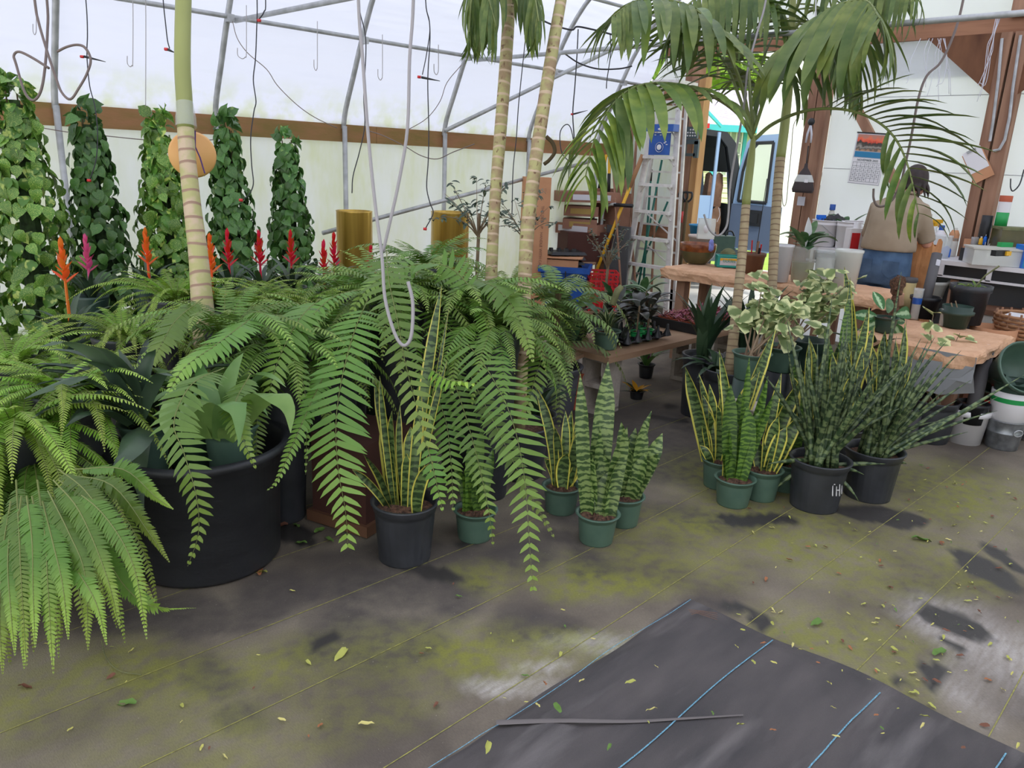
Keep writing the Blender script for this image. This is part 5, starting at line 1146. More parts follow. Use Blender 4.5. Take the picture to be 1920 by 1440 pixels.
def place(px,pyb,zp,r_px):
    p=at(px,pyb,z=zp); t=depth(p); r=r_px*t/FL; f=V((CF.x,CF.y,0)).normalized()*r*.9; return V((p.x+f.x,p.y+f.y,zp)),r,t
def lobj(name,label,cat,px,pyb,pyt,wpx,zp,prof,m,parts=(),group=None,n=24,thing_=None,push=0):
    "turned object: prof normalised (r,z); px width wpx, bottom row pyb, top row pyt"
    c,r,t=place(px,pyb,zp,wpx/2); c=c+V((CF.x,CF.y,0)).normalized()*push
    if c.x>7.42:
        k=7.42/c.x; c=V((c.x*k,c.y*k,c.z)); r*=k
    if .95<zp<1.3 and c.x<7.08: k=7.08/c.x; c=V((c.x*k,c.y*k,c.z))
    h=max(zof(c,px,pyt)-zp,.03)
    o=thing(name,label,cat,c,group); mb=MB(); mb.lathe([(a*r,b*h) for a,b in prof],n); mb.build('body',M[m],o,True)
    for nm,pr,mm in parts:
        mb=MB(); mb.lathe([(a*r,b*h) for a,b in pr],n); mb.build(nm,M[mm],o,True)
    return o,r,h
POTP=[(.01,.0),(.78,0),(.92,.82),(1,.84),(1.02,1),(.95,1),(.86,.8),(.74,.06),(.01,.06)]
BUCK=[(.01,0),(.84,0),(.86,.02),(.96,.8),(1,.82),(1,.86),(.97,.88),(.98,.96),(1.02,.97),(1.02,1),(.95,1),(.92,.85),(.82,.05),(.01,.05)]
SOILP=[(.01,.84),(.88,.82)]
ZT=.97
# --- bench A ---
o,r,h=lobj('glazed_bowl','wide olive ceramic bowl with a drippy brown rim on the paper-covered bench','bowl',1312,497,456,68,ZA+.02,[(.01,0),(.55,0),(.6,.03),(.9,.35),(.98,.62)],'ceram',[('glazed_rim',[(.98,.62),(1,.66),(1.02,.95),(1.0,1),(.95,1),(.9,.6),(.5,.1),(.01,.08)],'glaze')])
bowl=o
lobj('basin','pale pinkish basin resting inside the glazed bowl','basin',1318,470,441,48,ZA+.10,POTP,'pinkp',push=.02)
lobj('basin','bright blue tub stacked in the pale basin','tub',1315,448,421,40,ZA+.17,POTP,'cyan',push=.06)
def boxobj(name,label,cat,px,pyb,w,dp,h,zp,rz,m,open_=True,parts=(),group=None,lid=None,wall=.006,off=0):
    p=at(px,pyb,z=zp); f=V((CF.x,CF.y,0)).normalized()*(dp/2+off); c=V((p.x+f.x,p.y+f.y,zp))
    if c.x>7.4: k=7.4/c.x; c=V((c.x*k,c.y*k,c.z))
    t=thing(name,label,cat,c,group,rz+phi-PI/2)
    mb=MB()
    if open_:
        mb.box((0,0,wall/2),(w,dp,wall))
        for s in (-1,1): mb.box((0,s*(dp/2-wall/2),h/2),(w,wall,h)); mb.box((s*(w/2-wall/2),0,h/2),(wall,dp-2*wall,h))
    else: mb.box((0,0,h/2),(w,dp,h))
    mb.build('body',M[m],t)
    for nm,c2,d2,mm in parts: mb=MB(); mb.box(c2,d2); mb.build(nm,M[mm],t)
    return t
def txt(body,size,m,parent,loc,rz=0,rot=(PI/2,0,0),name='lettering',w=None):
    cu=bpy.data.curves.new(name,'FONT'); cu.body=body; cu.size=size; cu.extrude=.0006; cu.align_x='CENTER'; cu.align_y='CENTER'; cu.resolution_u=2
    ob=bpy.data.objects.new('tmp',cu); COL.objects.link(ob); dg=bpy.context.evaluated_depsgraph_get(); me=bpy.data.meshes.new_from_object(ob.evaluated_get(dg)); bpy.data.objects.remove(ob)
    me.materials.clear(); me.materials.append(m); o=inst(name,me,parent); o.location=loc; o.rotation_euler=rot; return o
t=boxobj('planter_box','teal plastic box with a sticker reading tickles between the bowl and the palm trunk','box',1366,502,.19,.12,.10,ZA+.02,-.05,'teal',True,[('sticker',(0,-.0615,.05),(.15,.002,.06),'wlabel'),('rim',(0,-.062,.095),(.20,.006,.01),'teal'),('sticker_band',(0,-.063,.068),(.15,.001,.02),'yellow')])
txt('tickles',.045,M['offw'],t,(0,-.0645,.058)); txt('tickles',.042,M['teal'],t,(.001,-.0655,.058))
t=boxobj('watering_can','dark green watering can with a black handle behind the teal box','watering can',1362,478,.20,.14,.17,ZA+.02,.1,'greenpot',False,off=.12)
mb=MB(); mb.tube(crom([(.02,0,.17),(.03,0,.21),(.08,0,.215),(.11,0,.17)],4),.008,6); mb.build('handle',M['blackp'],t,True); mb=MB(); mb.tube([(-.08,0,.12),(-.10,0,.2)],[.014,.018],8); mb.build('spout',M['blackp'],t,True)
b=at(1377,482,z=ZA+.1); t=thing('twine_ball','olive ball of twine beside the teal box','twine',V((b.x+.1,b.y+.12,ZA+.02))); mb=MB(); mb.ball((0,0,.07),(.07,.07,.07),14,10); mb.build('ball',M['twine'],t,True)
for k in range(8):
    a=U(0,3); q=U(-.6,.6); Mr=Matrix.Rotation(a,3,'Z')@Matrix.Rotation(q,3,'X'); mb=MB(); mb.tube([V((0,0,.07))+Mr@V((.071*math.cos(i*.39),.071*math.sin(i*.39),0)) for i in range(16)],.003,4,closed=True); mb.build('strand',M['twine'],t)
t,r,h=lobj('tool_pot','brown plastic pot holding hand tools beside the thin palm','pot',1417,515,474,40,ZA+.02,POTP,'brownp')
for k in range(7):
    a=U(0,6.28); mb=MB(); mb.tube([(.03*math.cos(a),.03*math.sin(a),.02),(.05*math.cos(a),.05*math.sin(a),h+U(.03,.12))],.006,5); mb.build('tool_handle',M[('wood','redp','blackp')[k%3]],t)
mb=MB(); mb.tube([(.0,0,.02),(.03,0,.75)],.003,5); mb.build('rod',M['blackp'],t)
b=at(1333,462,d=6.5); t=thing('glove','lavender rubber glove draped over the basin','glove',b); mb=MB()
for k in range(4): mb.tube([(k*.014-.02,0,.03),(k*.016-.024,-.004,-.02),(k*.018-.028,-.004,-.045+.008*abs(k-1.5))],[.009,.008,.006],6)
mb.ball((0,0,.03),(.032,.014,.03)); mb.build('glove_body',mat('lavender_rubber',rgb(130,140,214),.5),t,True)
b=at(1323,440,d=6.55); t=thing('plastic_bag','clear bag of white packing standing in the blue tub','bag',V((b.x,b.y,b.z-.03))); mb=MB(); mb.box((0,0,.08),(.14,.05,.17),rz=phi-PI/2); mb.build('bag_film',M['frost'],t); mb=MB(); mb.ball((0,0,.08),(.04,.03,.05)); mb.build('packing',M['white'],t,True)
mb=MB(); mb.tube(crom([(.06,-.06,.14),(.075,-.07,.2),(.06,-.06,.26)],4),.003,5); mb.build('tie',M['white'],t)
# clear and white buckets with water
CLR=[(.01,0),(.8,0),(.95,.93),(1,.94),(1,1),(.94,1),(.9,.9),(.78,.03),(.01,.03)]
t,r,h=lobj('white_bucket','plain white bucket left of the bucket of cut greens','bucket',1466,530,458,40,ZA+.02,CLR,'white')
t,r,h=lobj('clear_bucket','square clear bucket of murky water with cut peace lilies','bucket',1508,530,462,46,ZA+.02,CLR,'clear',[('water',[(.01,.04),(.79,.04),(.88,.55),(.01,.55)],'water')])
for k in range(16):
    a=k*2.4; e=U(.0,1.2); inst('leaf',LILY[k%3],t,orient(V((math.cos(a)*math.cos(e),math.sin(a)*math.cos(e),math.sin(e))),V((0,0,1)),V((.03*math.cos(a),.03*math.sin(a),h*U(.95,1.25))),U(.14,.24)))
mb=MB(); mb.ribbon(bez((0,0,h),(.0,-.0,h+.12),(-.02,0,h+.22),6),[.004,.02,.05,.06,.05,.03,.004],V((CR.x,CR.y,0)),.5); mb.build('white_flower',M['white'],t,True)
t,r,h=lobj('clear_bucket','round clear ribbed bucket of clean water in the middle of the row','bucket',1553,540,470,48,ZA+.02,CLR,'clear',[('water',[(.01,.04),(.79,.04),(.9,.8),(.01,.8)],'frost')])
t,r,h=lobj('clear_bucket','frosted bucket of cloudy water at the right end of the row','bucket',1591,545,468,52,ZA+.02,CLR,'frost',[('water',[(.01,.04),(.78,.04),(.9,.84),(.01,.84)],'frost')])
t,r,h=lobj('white_bucket','white bucket with a wire handle on the upper shelf behind the clear buckets','bucket',1561,474,413,52,ZT,BUCK,'white',push=.14)
mb=MB(); mb.tube(crom([(-r,-.02,h*.83),(-r*.6,-r*.9,h*.5),(0,-r*1.1,h*.36),(r*.6,-r*.8,h*.45),(r,-.02,h*.83)],4),.003,5); mb.build('handle',M['galv'],t,True)
t,r,h=lobj('white_bucket','second white bucket beside the person, half hidden by the jug','bucket',1607,474,416,48,ZT,BUCK,'white',push=.14)
t=boxobj('jug','white bleach-style jug with a red label next to the person','jug',1604,480,.15,.09,.22,ZT,.1,'white',False,[('label',(-.03,-.047,.10),(.07,.003,.17),'redp')],off=.0)
mb=MB(); mb.lathe([(.03,.21),(.02,.25),(.022,.27),(.0,.27)],12); mb.build('cap',M['white'],t,True)
SPR=[(.01,0),(.9,0),(1,.08),(1,.42),(.6,.62),(.42,.72),(.42,.8),(.01,.8)]
def sprayer(label,px,pyb,pyt,w,zp,m,hm,push=0):
    t,r,h=lobj('spray_bottle',label,'spray bottle',px,pyb,pyt,w,zp,SPR,m,group='spray bottles',push=push)
    mb=MB(); mb.box((0,0,h*.86),(.03,.03,.03)); mb.box((.02,0,h*.95),(.09,.025,.03)); mb.box((.045,0,h*.86),(.012,.012,.05)); o=mb.build('trigger',M[hm],t); o.rotation_euler=(0,0,phi-PI/2+.3)
sprayer('bright blue spray bottle left of the wire-handled white bucket',1530,440,404,16,ZA+.3,'blueb','blueb',push=-.05)
b=at(1575,412,d=7.0); t=thing('black_bag','heap of crumpled black plastic behind the white buckets','bag',V((b.x+.1,b.y+.1,.97)))
mb=MB(); mb.ball((0,0,.12),(.17,.17,.15),18,12); mb.v=[tuple(V(q)*(1+.22*noise.noise(V(q)*22))) for q in mb.v]; mb.v=[(a,b_,max(c,.0)) for a,b_,c in mb.v]; mb.build('crumpled_film',M['blackp'],t)

# --- bench B ---
t,r,h=lobj('black_pot','black ribbed pot with small ferny greens at the back of the lower bench','pot',1825,612,534,72,ZC+.02,POTP,'blackpot',[('soil',SOILP,'soil')])
FERNY=FM['boston']
for k in range(12):
    s=U(.22,.36); inst('frond',FERNY[k%4],t,Matrix.Translation((U(-.07,.04),U(-.05,.05),h*.84))@Matrix.Rotation(U(0,6.28),4,'Z')@Matrix.Diagonal((s,s,s,1)))
mb=MB(); mb.tube([(0,0,h*.8),(.05,-.06,h+.07),(.1,-.12,h+.14)],.006,5); mb.build('stem',M['twine'],t)
t,r,h=lobj('green_pot','green bowl-shaped pot with dry stubs at the front of the lower bench','pot',1803,618,574,60,ZC+.02,[(.01,0),(.72,0),(.85,.6),(1,.62),(1.02,.75),(.86,.78),(.9,1),(.84,1),(.7,.7),(.01,.6)],'dgreen')
for a,b in ((-.05,.03),(.05,.04)): mb=MB(); mb.tube([(a,0,h*.6),(a*1.3,b,h*1.15)],.005,5); mb.build('stub',M['bark'],t)
t,r,h=lobj('black_pot','small black pot with a grey foam-wrapped pole standing upright','pot',1741,600,556,54,ZC+.02,POTP,'blackp',[('soil',SOILP,'soil')])
c=V(t.location); top=at(1757,476,d=depth(c)); mb=MB(); mb.tube([(0,0,h*.5),top-c],.036,14); mb.build('foam_pole',M['grey'],t,True)
mb=MB(); q=(top-c)*.92; f=-V((CF.x,CF.y,0)).normalized(); mb.bar(q+f*.041,q*.9+f*.041,.03,.004,f); mb.build('price_tag',M['wlabel'],t)
lobj('glass_jar','narrow clear jar between the pole pot and the green bowl pot','jar',1769,612,578,14,ZC+.02,CLR,'clear')
lobj('cream_jar','cream ceramic jar with a grey top left of the foam pole','jar',1702,586,520,28,ZC+.02,[(.01,0),(.85,0),(1,.3),(1,.5),(.8,.72),(.85,.84),(.85,.86),(.01,.86)],'cream',[('dark_top',[(.85,.86),(.95,.9),(.9,1),(.01,1)],'grey')])
lobj('terracotta_pot','orange terracotta pot behind the striped leaf plant','pot',1641,545,528,40,ZC+.1,POTP,'terra')
b=at(1642,552,z=ZC+.0); t=thing('low_box','small black box under the terracotta pot','box',V((b.x+.1,b.y+.12,ZC+.02))); mb=MB(); mb.box((0,0,.037),(.18,.18,.075)); mb.build('box_body',M['blackp'],t)
lobj('basin','wide translucent grey basin behind the foam pole','basin',1772,575,527,88,ZC+.02,POTP,'frost',push=.2)
lobj('glass_vase','clear glass vase with blue pattern beside the striped leaf plant','vase',1717,600,540,18,ZC+.02,CLR,'clear',[('blue_pattern',[(.9,.5),(.96,.7)],'bluep')])
M['cala']=uvmat('striped_calathea_leaf',edgeleaf(rgb(176,206,160),rgb(58,112,56),.10,.22,8),.35,.15); CAL=[leafmesh('calathea_leaf',M['cala'],1,.5,oval,d,.3,7) for d in (.1,.4)]
b=at(1655,600,z=ZC); t=thing('calathea','striped-leaved plant with glossy green leaves on the near corner of the lower bench','potted plant',V((5.28,1.78,ZC+.02))); pot(t,.07,.10,M['dgreen'],0)
for k,(tx,ty,s) in enumerate(((1640,548,.26),(1668,570,.22),(1600,590,.3),(1720,582,.3),(1690,600,.25),(1655,610,.2),(1620,615,.22),(1700,640,.25))):
    tip=at(tx,ty,d=5.1)-V(t.location); d=tip-V((0,0,.1)); L_=max(d.length*.75,.14); inst('leaf',(CAL[k%2] if k!=1 else LILY[0]),t,orient(d,-V((CF.x,CF.y,-.4)),V((0,0,.1))+d*.3,L_))
mb=MB(); mb.ball((0,0,0),(.05,.05,.07),12,8); mb.v=[tuple(V(q)*(1+.4*noise.noise(V(q)*50))) for q in mb.v]; b=at(1683,535,d=5.35); t=thing('dried_moss_figure','dark brown knotted dried root standing on the lower bench','dried root',V((b.x,b.y,ZC+.02)))
zz=b.z-ZC-.02; mb.v=[(a,b_,c+zz) for a,b_,c in mb.v]; mb.build('root_head',M['soil'],t); mb=MB(); mb.lathe([(.01,0),(.06,0),(.05,.04),(.018,zz-.06),(.02,zz)],10); mb.build('root_stem',M['soil'],t)

# --- far table along the end wall ---
ZT=.97; t=thing('folding_table','long white-topped work table along the end wall','table',(7.25,1.0,0)); tt=t
mb=MB(); mb.box((7.28,1.1,ZT-.02),(.58,4.1,.035)); mb.build('table_top',M['white'],t,world=True)
mb=MB(); mb.box((6.995,1.1,ZT-.13),(.02,4.1,.018)); mb.build('apron_rail',M['white'],t,world=True)
for y in (.6,.95,1.3,1.65,2.0,2.5): mb=MB(); mb.box((6.995,y,ZT-.08),(.02,.035,.10)); mb.build('apron_post',M['white'],t,world=True)
mb=MB(); mb.box((7.02,1.1,ZT-.09),(.01,4.0,.12)); mb.build('dark_panel',M['blackp'],t,world=True)
for y in (3.0,1.9,.8,-.6):
    for x in (7.05,7.5): mb=MB(); mb.box((x,y,ZT/2-.03),(.05,.05,ZT-.06)); mb.build('leg',M['wood'],t,world=True)
t=thing('grey_board','slate grey board leaning under the far table','board',(7.2,1.5,0)); mb=MB(); mb.box((0,0,.4),(.03,1.3,.8)); mb.build('board',M['slate'],t)
t=thing('black_box','black storage box hanging over the edge under the far table','box',(6.9,1.05,.55)); mb=MB(); mb.box((0,0,.12),(.2,.5,.22)); mb.build('box_body',M['blackp'],t); mb=MB(); mb.box((-.11,.05,.02),(.02,.25,.12)); mb.build('white_paper',M['white'],t)
tp=thing('black_stand','black low stand supporting the storage box under the far table','stand',(6.9,1.05,0)); mb=MB()
mb.box((0,0,.54),(.22,.5,.02)); mb.build('shelf',M['blackp'],tp)
for a in (-1,1):
    for b in (-1,1): mb=MB(); mb.box((a*.09,b*.23,.265),(.03,.03,.53)); mb.build('leg',M['wood'],tp)
BOT=[(.01,0),(.95,0),(1,.05),(1,.6),(.8,.75),(.4,.85),(.4,.92),(.01,.92)]
CAPB=[(.42,.88),(.45,.9),(.45,1),(.01,1)]
lobj('bleach_bottle','white bottle with a navy cap on the far table','bottle',1790,446,424,22,ZT,BOT,'white',[('cap',[(.4,.8),(.45,.82),(.45,1),(.01,1)],'bluep')],push=.25)
lobj('clear_jug','clear jug leaning among bottles right of the person','jug',1770,485,441,34,ZT,CLR,'clear')
lobj('blue_bottle','blue bottle inside the clear box beside the foam pole','bottle',1783,484,460,16,ZT,BOT,'blueb',push=.06)
lobj('water_bottle','clear bottle directly above the foam pole top','bottle',1765,476,438,18,ZT,BOT,'clear',push=-.02)
lobj('foam_wig_stand','tan-capped white dispenser bottle on the far table','bottle',1811,450,424,18,ZT,BOT,'offw',[('cap',[(1.0,.5),(1.0,.72),(.6,.85),(.01,.85)],'card')],push=.2)
lobj('black_canister','tall black canister with white script in front of the end wall','canister',1868,455,405,20,ZT,[(.01,0),(1,0),(1,.8),(.95,.82),(.95,1),(.01,1)],'blackp',push=.2)
lobj('green_bottle','green bottle near the grey storage box','bottle',1880,448,432,9,ZT,BOT,'greenp',push=.12)
for k,(px,c,l) in enumerate(((1846,'yellow','small yellow tube standing at the left end of the tub lid'),(1853,'blueb','small blue tube among the jars on the tub lid'),(1858,'offw','small white jar on the tub lid'),(1866,'brownp','small brown jar on the tub lid'),(1874,'offw','squat off-white jar at the right end of the tub lid'))):
    lobj('small_bottle',l,'bottle',px,460,444-(k%2)*4,7,ZT+.125,BOT,c,[('cap',CAPB,'white')],group='little bottles on the clear tub',push=.05)
t=boxobj('clear_tub','long frosted storage tub with a lid on the far table','storage box',1886,500,.42,.26,.13,ZT,-.25,'frost',False,[('lid',(0,0,.128),(.44,.28,.012),'offw')])
t=boxobj('blue_box','sky blue printed box at the right edge on the far table','box',1948,505,.2,.2,.17,ZT,-.25,'blueb',False,[('printed_front',(0,-.1015,.085),(.19,.002,.16),'cyan')])
for k in range(3): mb=MB(); mb.box((0,-.104,.13-.035*k),(.10,.001,.008)); mb.build('print_line',M['bluep'],t)
t=boxobj('metal_box','grey-green metal file box stacked near the end wall','storage box',1938,445,.34,.22,.16,ZT+.11,-.2,'ceram',False,[('lid',(0,0,.165),(.35,.23,.02),'twine')],off=.12)
t=boxobj('clear_tub','clear tub with a blue rim under the metal file box','storage box',1940,468,.36,.25,.105,ZT,-.2,'frost',False,[('rim',(0,0,.10),(.37,.26,.012),'bluep')],off=.08)
lobj('spice_can','green and white printed can on top of the metal file box','can',1910,396,368,22,ZT+.285,[(.01,0),(1,0),(1,.45),(.01,.45)],'greenp',[('white_band',[(1.0,.45),(1,.8)],'white'),('orange_lid',[(1.02,.8),(1.02,1),(.01,1)],'terra')],push=.25)
lobj('green_planter','dark green pot with a white rim standing by the wall right of the person','pot',1757,440,402,28,ZT,[(.01,0),(.8,0),(.95,.8)],'dgreen',[('rim',[(.95,.8),(1.03,.82),(1.03,.9),(.9,.92),(.9,1),(.01,.8)],'offw')],push=.28)
sprayer('spray bottle with a yellow trigger right of the person',1763,462,412,20,ZT,'frost','yellow',push=.12)
for k,(px,py,w_,h_,m,l) in enumerate(((1838,430,.10,.16,'card','tan folded card leaning among bottles'),(1850,425,.09,.18,'galv','silver foil pouch leaning among bottles'),(1829,470,.2,.10,'blackp','black tray with white nozzles beside the clear tub'),(1893,448,.12,.05,'greenp','green stapler-like tool on the tub rim'),(1885,462,.14,.04,'blackp','black hand tool with yellow tip by the tub'))):
    t=boxobj('small_item',l,'tool' if k>2 else 'packaging',px,py+20,w_,.04,h_,ZT if k<3 else ZT+.12,.1*k,m,False,off=.15 if k<2 else .05)
    if k==4: mb=MB(); mb.box((.05,-.01,.02),(.05,.045,.03)); mb.build('yellow_tip',M['yellow'],t)
    if k==2:
        for s in (-1,1): mb=MB(); mb.lathe([(.008,0),(.012,.03),(.01,.05),(.001,.055)],8,(s*.02,-.03,.04)); mb.build('nozzle',M['white'],t,True)
txt('Lin',.05,M['white'],[o for o in bpy.data.objects if o.name.startswith('black_canister')][0],(-.055,-.058,.13),rot=(PI/2,0,phi-PI/2))
paper_bag(V((at(1736,450,x=6.62).x,at(1736,450,x=6.62).y,0)),.24,.2,1.13,M['bago'],'tall tan paper bag standing just right of the person')
# stuff left of the person on far table
t=thing('dark_box','dark square box on edge above the white buckets','box',at(1575,408,x=7.2)-V((0,0,.06))); b=V(t.location); t.location=(b.x,b.y,ZT); mb=MB(); mb.box((0,0,.11),(.05,.1,.22)); mb.build('box_body',M['brownp'],t)
lobj('purple_capped_jar','small jar with a purple cap behind the dark square box','jar',1577,400,384,12,ZT+.1,BOT,'offw',[('cap',[(.9,.8),(.9,1),(.01,1)],'bluep')],push=.3)
t=bushy('broadleaf_plant','single big-leaved plant standing up behind the blue spray bottle',V((7.2,2.95,ZT)),'blackp',.06,.1,LILY,7,.22,(.02,.1),spread=(.5,1.3))
mb=MB(); t=thing('white_rod','thin white T-shaped plant stake behind the buckets','stake',V((at(1600,440,x=6.9)).to_tuple())); t.location.z=ZT
mb.tube([(0,0,0),(0,0,.24)],.008,6); mb.tube([(0,.09,.25),(0,-.07,.26)],.006,6); mb.build('stake',M['white'],t,True)

# --- stuff at the floor on the right ---
t,r,h=lobj('white_pot','white plastic pot with soil at the foot of the lower bench','pot',1824,838,765,76,0,POTP,'white',[('soil',SOILP,'soil')])
t2,r2,h2=lobj('black_pot','black pot with a grey foam-wrapped pole set inside the white pot','pot',1832,800,755,56,.14,POTP,'blackp',[('soil',SOILP,'soil')])
c=V(t2.location); top=at(1852,652,d=depth(c)+.03); mb=MB(); mb.tube([(0,0,h2*.5),top-c],.042,14); mb.build('foam_pole',M['grey'],t2,True); mb=MB(); q=top-c; mb.tube([q*.98,q*1.03],.03,10); mb.build('foam_end',M['white'],t2)
t,r,h=lobj('metal_bucket','galvanised bucket with a round handle ring at the lower right','bucket',1894,848,786,66,0,[(.01,0),(.82,0),(.84,.03),(.9,.55),(.93,.57),(.93,.6),(.9,.62),(1.0,.97),(1.03,1),(.95,1),(.8,.05),(.01,.05)],'galvb')
mb=MB(); f=V((-.0,-1,0)); mb.tube([V((-CF.x,-CF.y,0)).normalized()*(r*.95)+CR*(.02+.028*math.cos(i*.4))+V((0,0,h*.66+.02*math.sin(i*.4))) for i in range(16)],.003,5,closed=True); mb.build('handle_ring',M['galv'],t)
c=V(t.location); 
t=thing('white_bucket','white bucket with a green band nested in the galvanised bucket','bucket',V((c.x,c.y,.1))); mb=MB(); mb.lathe([(.01,0),(r*.78,0),(r*1.03,.2),(r*1.08,.27),(r*1.0,.27),(.01,.1)],28); mb.build('body',M['white'],t,True); mb=MB(); mb.lathe([(r*1.045,.205),(r*1.075,.235)],28); mb.build('green_band',M['greenp'],t,True)
t=thing('green_pot','shallow dark green pot nested in the white bucket','pot',V((c.x,c.y,.30))); pot(t,r*1.05,.13,M['dgreen'],0,soil=False)
t=thing('green_pot','large green pot tilted with its mouth to the camera on the nested buckets','pot',V((c.x,c.y+.0,.50))); Mq=Matrix.Rotation(1.05,3,CR)@Matrix.Rotation(.0,3,'Z')
mb=MB(); mb.lathe([(.01,-.14),(.105,-.14),(.15,.03),(.16,.035),(.165,.07),(.155,.07),(.148,.03),(.10,-.13),(.01,-.13)],32,M=Mq); mb.build('pot',M['greenpot'],t,True)
b=at(1870,770,d=5.1); t=thing('red_tray','red plastic tray edge between the foam pole and the green pots','tray',V((b.x,b.y,0))); mb=MB(); mb.box((0,0,b.z),(.4,.3,.03),rz=phi); mb.build('tray',M['redp'],t); mb=MB(); mb.box((0,0,b.z/2),(.34,.26,b.z-.03),rz=phi); mb.build('crate_below',M['blackp'],t)
for k,(px,py,l) in enumerate(((1885,735,'stack of dark green nursery pots under the lower bench'),(1915,740,'stack of brown and green pots at the right edge'))):
    b=at(px,py,d=5.3); t=thing('pot_stack',l,'pots',V((b.x,b.y,0)))
    for j in range(7): 
        mb=MB(); mb.lathe([(.12,j*.075),(.15,j*.075+.06),(.16,j*.075+.062),(.16,j*.075+.074),(.148,j*.075+.074)],24); mb.build('pot',M['terra' if j==6 else ('dgreen','greypot','greenpot')[j%3]],t,True)
# wicker basket woven from rings and stakes
b=at(1905,660,d=5.5); t=thing('wicker_basket','tall brown wicker basket standing at the right edge behind the bench','basket',V((b.x+.12,b.y,0))); zt=zof(V((b.x,b.y,0)),1890,585)
for j in range(int(zt/.028)):
    z=.014+j*.028; mb=MB(); rr=.15+.05*z/zt; mb.tube([V((math.cos(q*2*PI/32)*(rr+.006*(1 if (q+j)%2 else -1)),math.sin(q*2*PI/32)*(rr+.006*(1 if (q+j)%2 else -1)),z)) for q in range(32)],.0135,5,closed=True); mb.build('weaver',M['wicker'],t,True)
for q in range(16): a=q*PI/8; mb=MB(); mb.tube([(.15*math.cos(a),.15*math.sin(a),0),(.2*math.cos(a),.2*math.sin(a),zt)],.008,5); mb.build('stake',M['wood'],t)
mb=MB(); mb.box((0,0,zt-.06),(.2,.26,.06)); mb.build('cloth_lining',M['white'],t)
b=at(1858,640,d=5.5); t=thing('tan_tub','tan plastic tub between the lower bench and the wicker basket','tub',V((b.x,b.y,0))); zt=zof(b,1858,612); mb=MB(); mb.lathe([(.01,0),(.12,0),(.15,zt),(.14,zt),(.11,.05),(.01,.05)],24); mb.build('tub_body',M['card'],t,True)
b=at(1885,585,d=6.0); t=thing('red_brown_box','open dark red box with white liner behind the wicker basket','box',V((b.x,b.y,0))); mb=MB(); mb.box((0,0,b.z),(.3,.45,.04),rz=.2); mb.build('box_lid',M['brownp'],t); mb=MB(); mb.box((0,0,(b.z-.02)/2),(.28,.42,b.z-.02),rz=.2); mb.build('box_body',M['offw'],t)

# =====================================================================
# STORAGE CORNER: bin, cartons, ladder, tools
# =====================================================================
def rel(px,py,**k): return at(px,py,**k)
b=at(1062,592,d=7.2); b=V((6.05,5.02,0))
def cart(label,c,w,d,h,rz,m='cardd',lab=None,open_=True,tilt=0,group='brown cartons in the corner',flat=.004,labside=-1,name='carton'):
    t=thing(name,label,'carton',c,group,rz); t.rotation_euler=(0,tilt,rz)
    for nm,cc,dd in (('side_panel',(0,-d/2,h/2),(w,flat,h)),('side_panel',(0,d/2,h/2),(w,flat,h)),('end_panel',(-w/2,0,h/2),(flat,d,h)),('end_panel',(w/2,0,h/2),(flat,d,h)),('bottom_panel',(0,0,flat),(w,d,flat))):
        mb=MB(); mb.box(cc,dd); mb.build(nm,M[m],t)
    if not open_: mb=MB(); mb.box((0,0,h),(w,d,flat)); mb.build('top_panel',M[m],t)
    if lab: mb=MB(); mb.box((0,-d/2-.004,h*.5),(w*.62,.002,h*.55)); mb.build('sticker',M[lab],t)
    return t
# blue recycling bin on a low pallet
bp=at(1062,498,x=6.15); zt=bp.z
t=thing('pallet','low wooden pallet under the blue bin','pallet',(6.2,bp.y+.05,0)); mb=MB(); 
for k in range(5): mb=MB(); mb.box((0,-.28+k*.14,.11),(.62,.1,.02)); mb.build('slat',M['plank'],t)
for k in range(3): mb=MB(); mb.box((-.26+k*.26,0,.05),(.08,.62,.10)); mb.build('stringer',M['plank'],t)
t=thing('blue_bin','blue plastic recycling bin with a cracked rim, papers on top','bin',(6.2,bp.y+.05,.12)); t.rotation_euler=(0,0,phi-PI/2-.15); H_=zt-.12
mb=MB(); w0,d0,w1,d1=.40,.30,.50,.40
def frus(mb,w0,d0,w1,d1,z0,z1,wall=.008):
    vs=[(a*w0/2,b*d0/2,z0) for a,b in((-1,-1),(1,-1),(1,1),(-1,1))]+[(a*w1/2,b*d1/2,z1) for a,b in((-1,-1),(1,-1),(1,1),(-1,1))]+[(a*(w1/2-wall),b*(d1/2-wall),z1) for a,b in((-1,-1),(1,-1),(1,1),(-1,1))]+[(a*(w0/2-wall),b*(d0/2-wall),z0+wall) for a,b in((-1,-1),(1,-1),(1,1),(-1,1))]
    f=[(3,2,1,0),(12,13,14,15)]
    for i in range(4):
        j=(i+1)%4
        for k in (0,4,8): f.append((i+k,j+k,j+k+4,i+k+4))
    mb.add(vs,f)
frus(mb,w0,d0,w1,d1,0,H_); mb.build('bin_body',M['bluep'],t)
mb=MB(); 
for s in (-1,1): mb.box((0,s*(d1/2+.008),H_-.03),(w1+.04,.02,.06)); mb.box((s*(w1/2+.008),0,H_-.03),(.02,d1+.02,.06))
mb.build('rim',M['bluep'],t); mb=MB(); mb.box((.02,-d1/2-.02,H_-.10),(.012,.01,.12)); mb.build('crack',M['blackp'],t)
c=V(t.location)+V((0,0,H_)); q=thing('flattened_carton','flattened tan carton lid lying on the blue bin','carton',c-CR*.05,rz=phi-PI/2-.1); mb=MB(); mb.box((0,0,.03),(.36,.26,.07)); mb.build('folded_body',M['card'],q); mb=MB(); mb.prism([(-.2,-.15),(.18,-.15),(.22,-.11),(.23,.1),(-.2,.15)],.012,Matrix.Translation((0,0,.085))); mb.build('flap',M['card'],q)
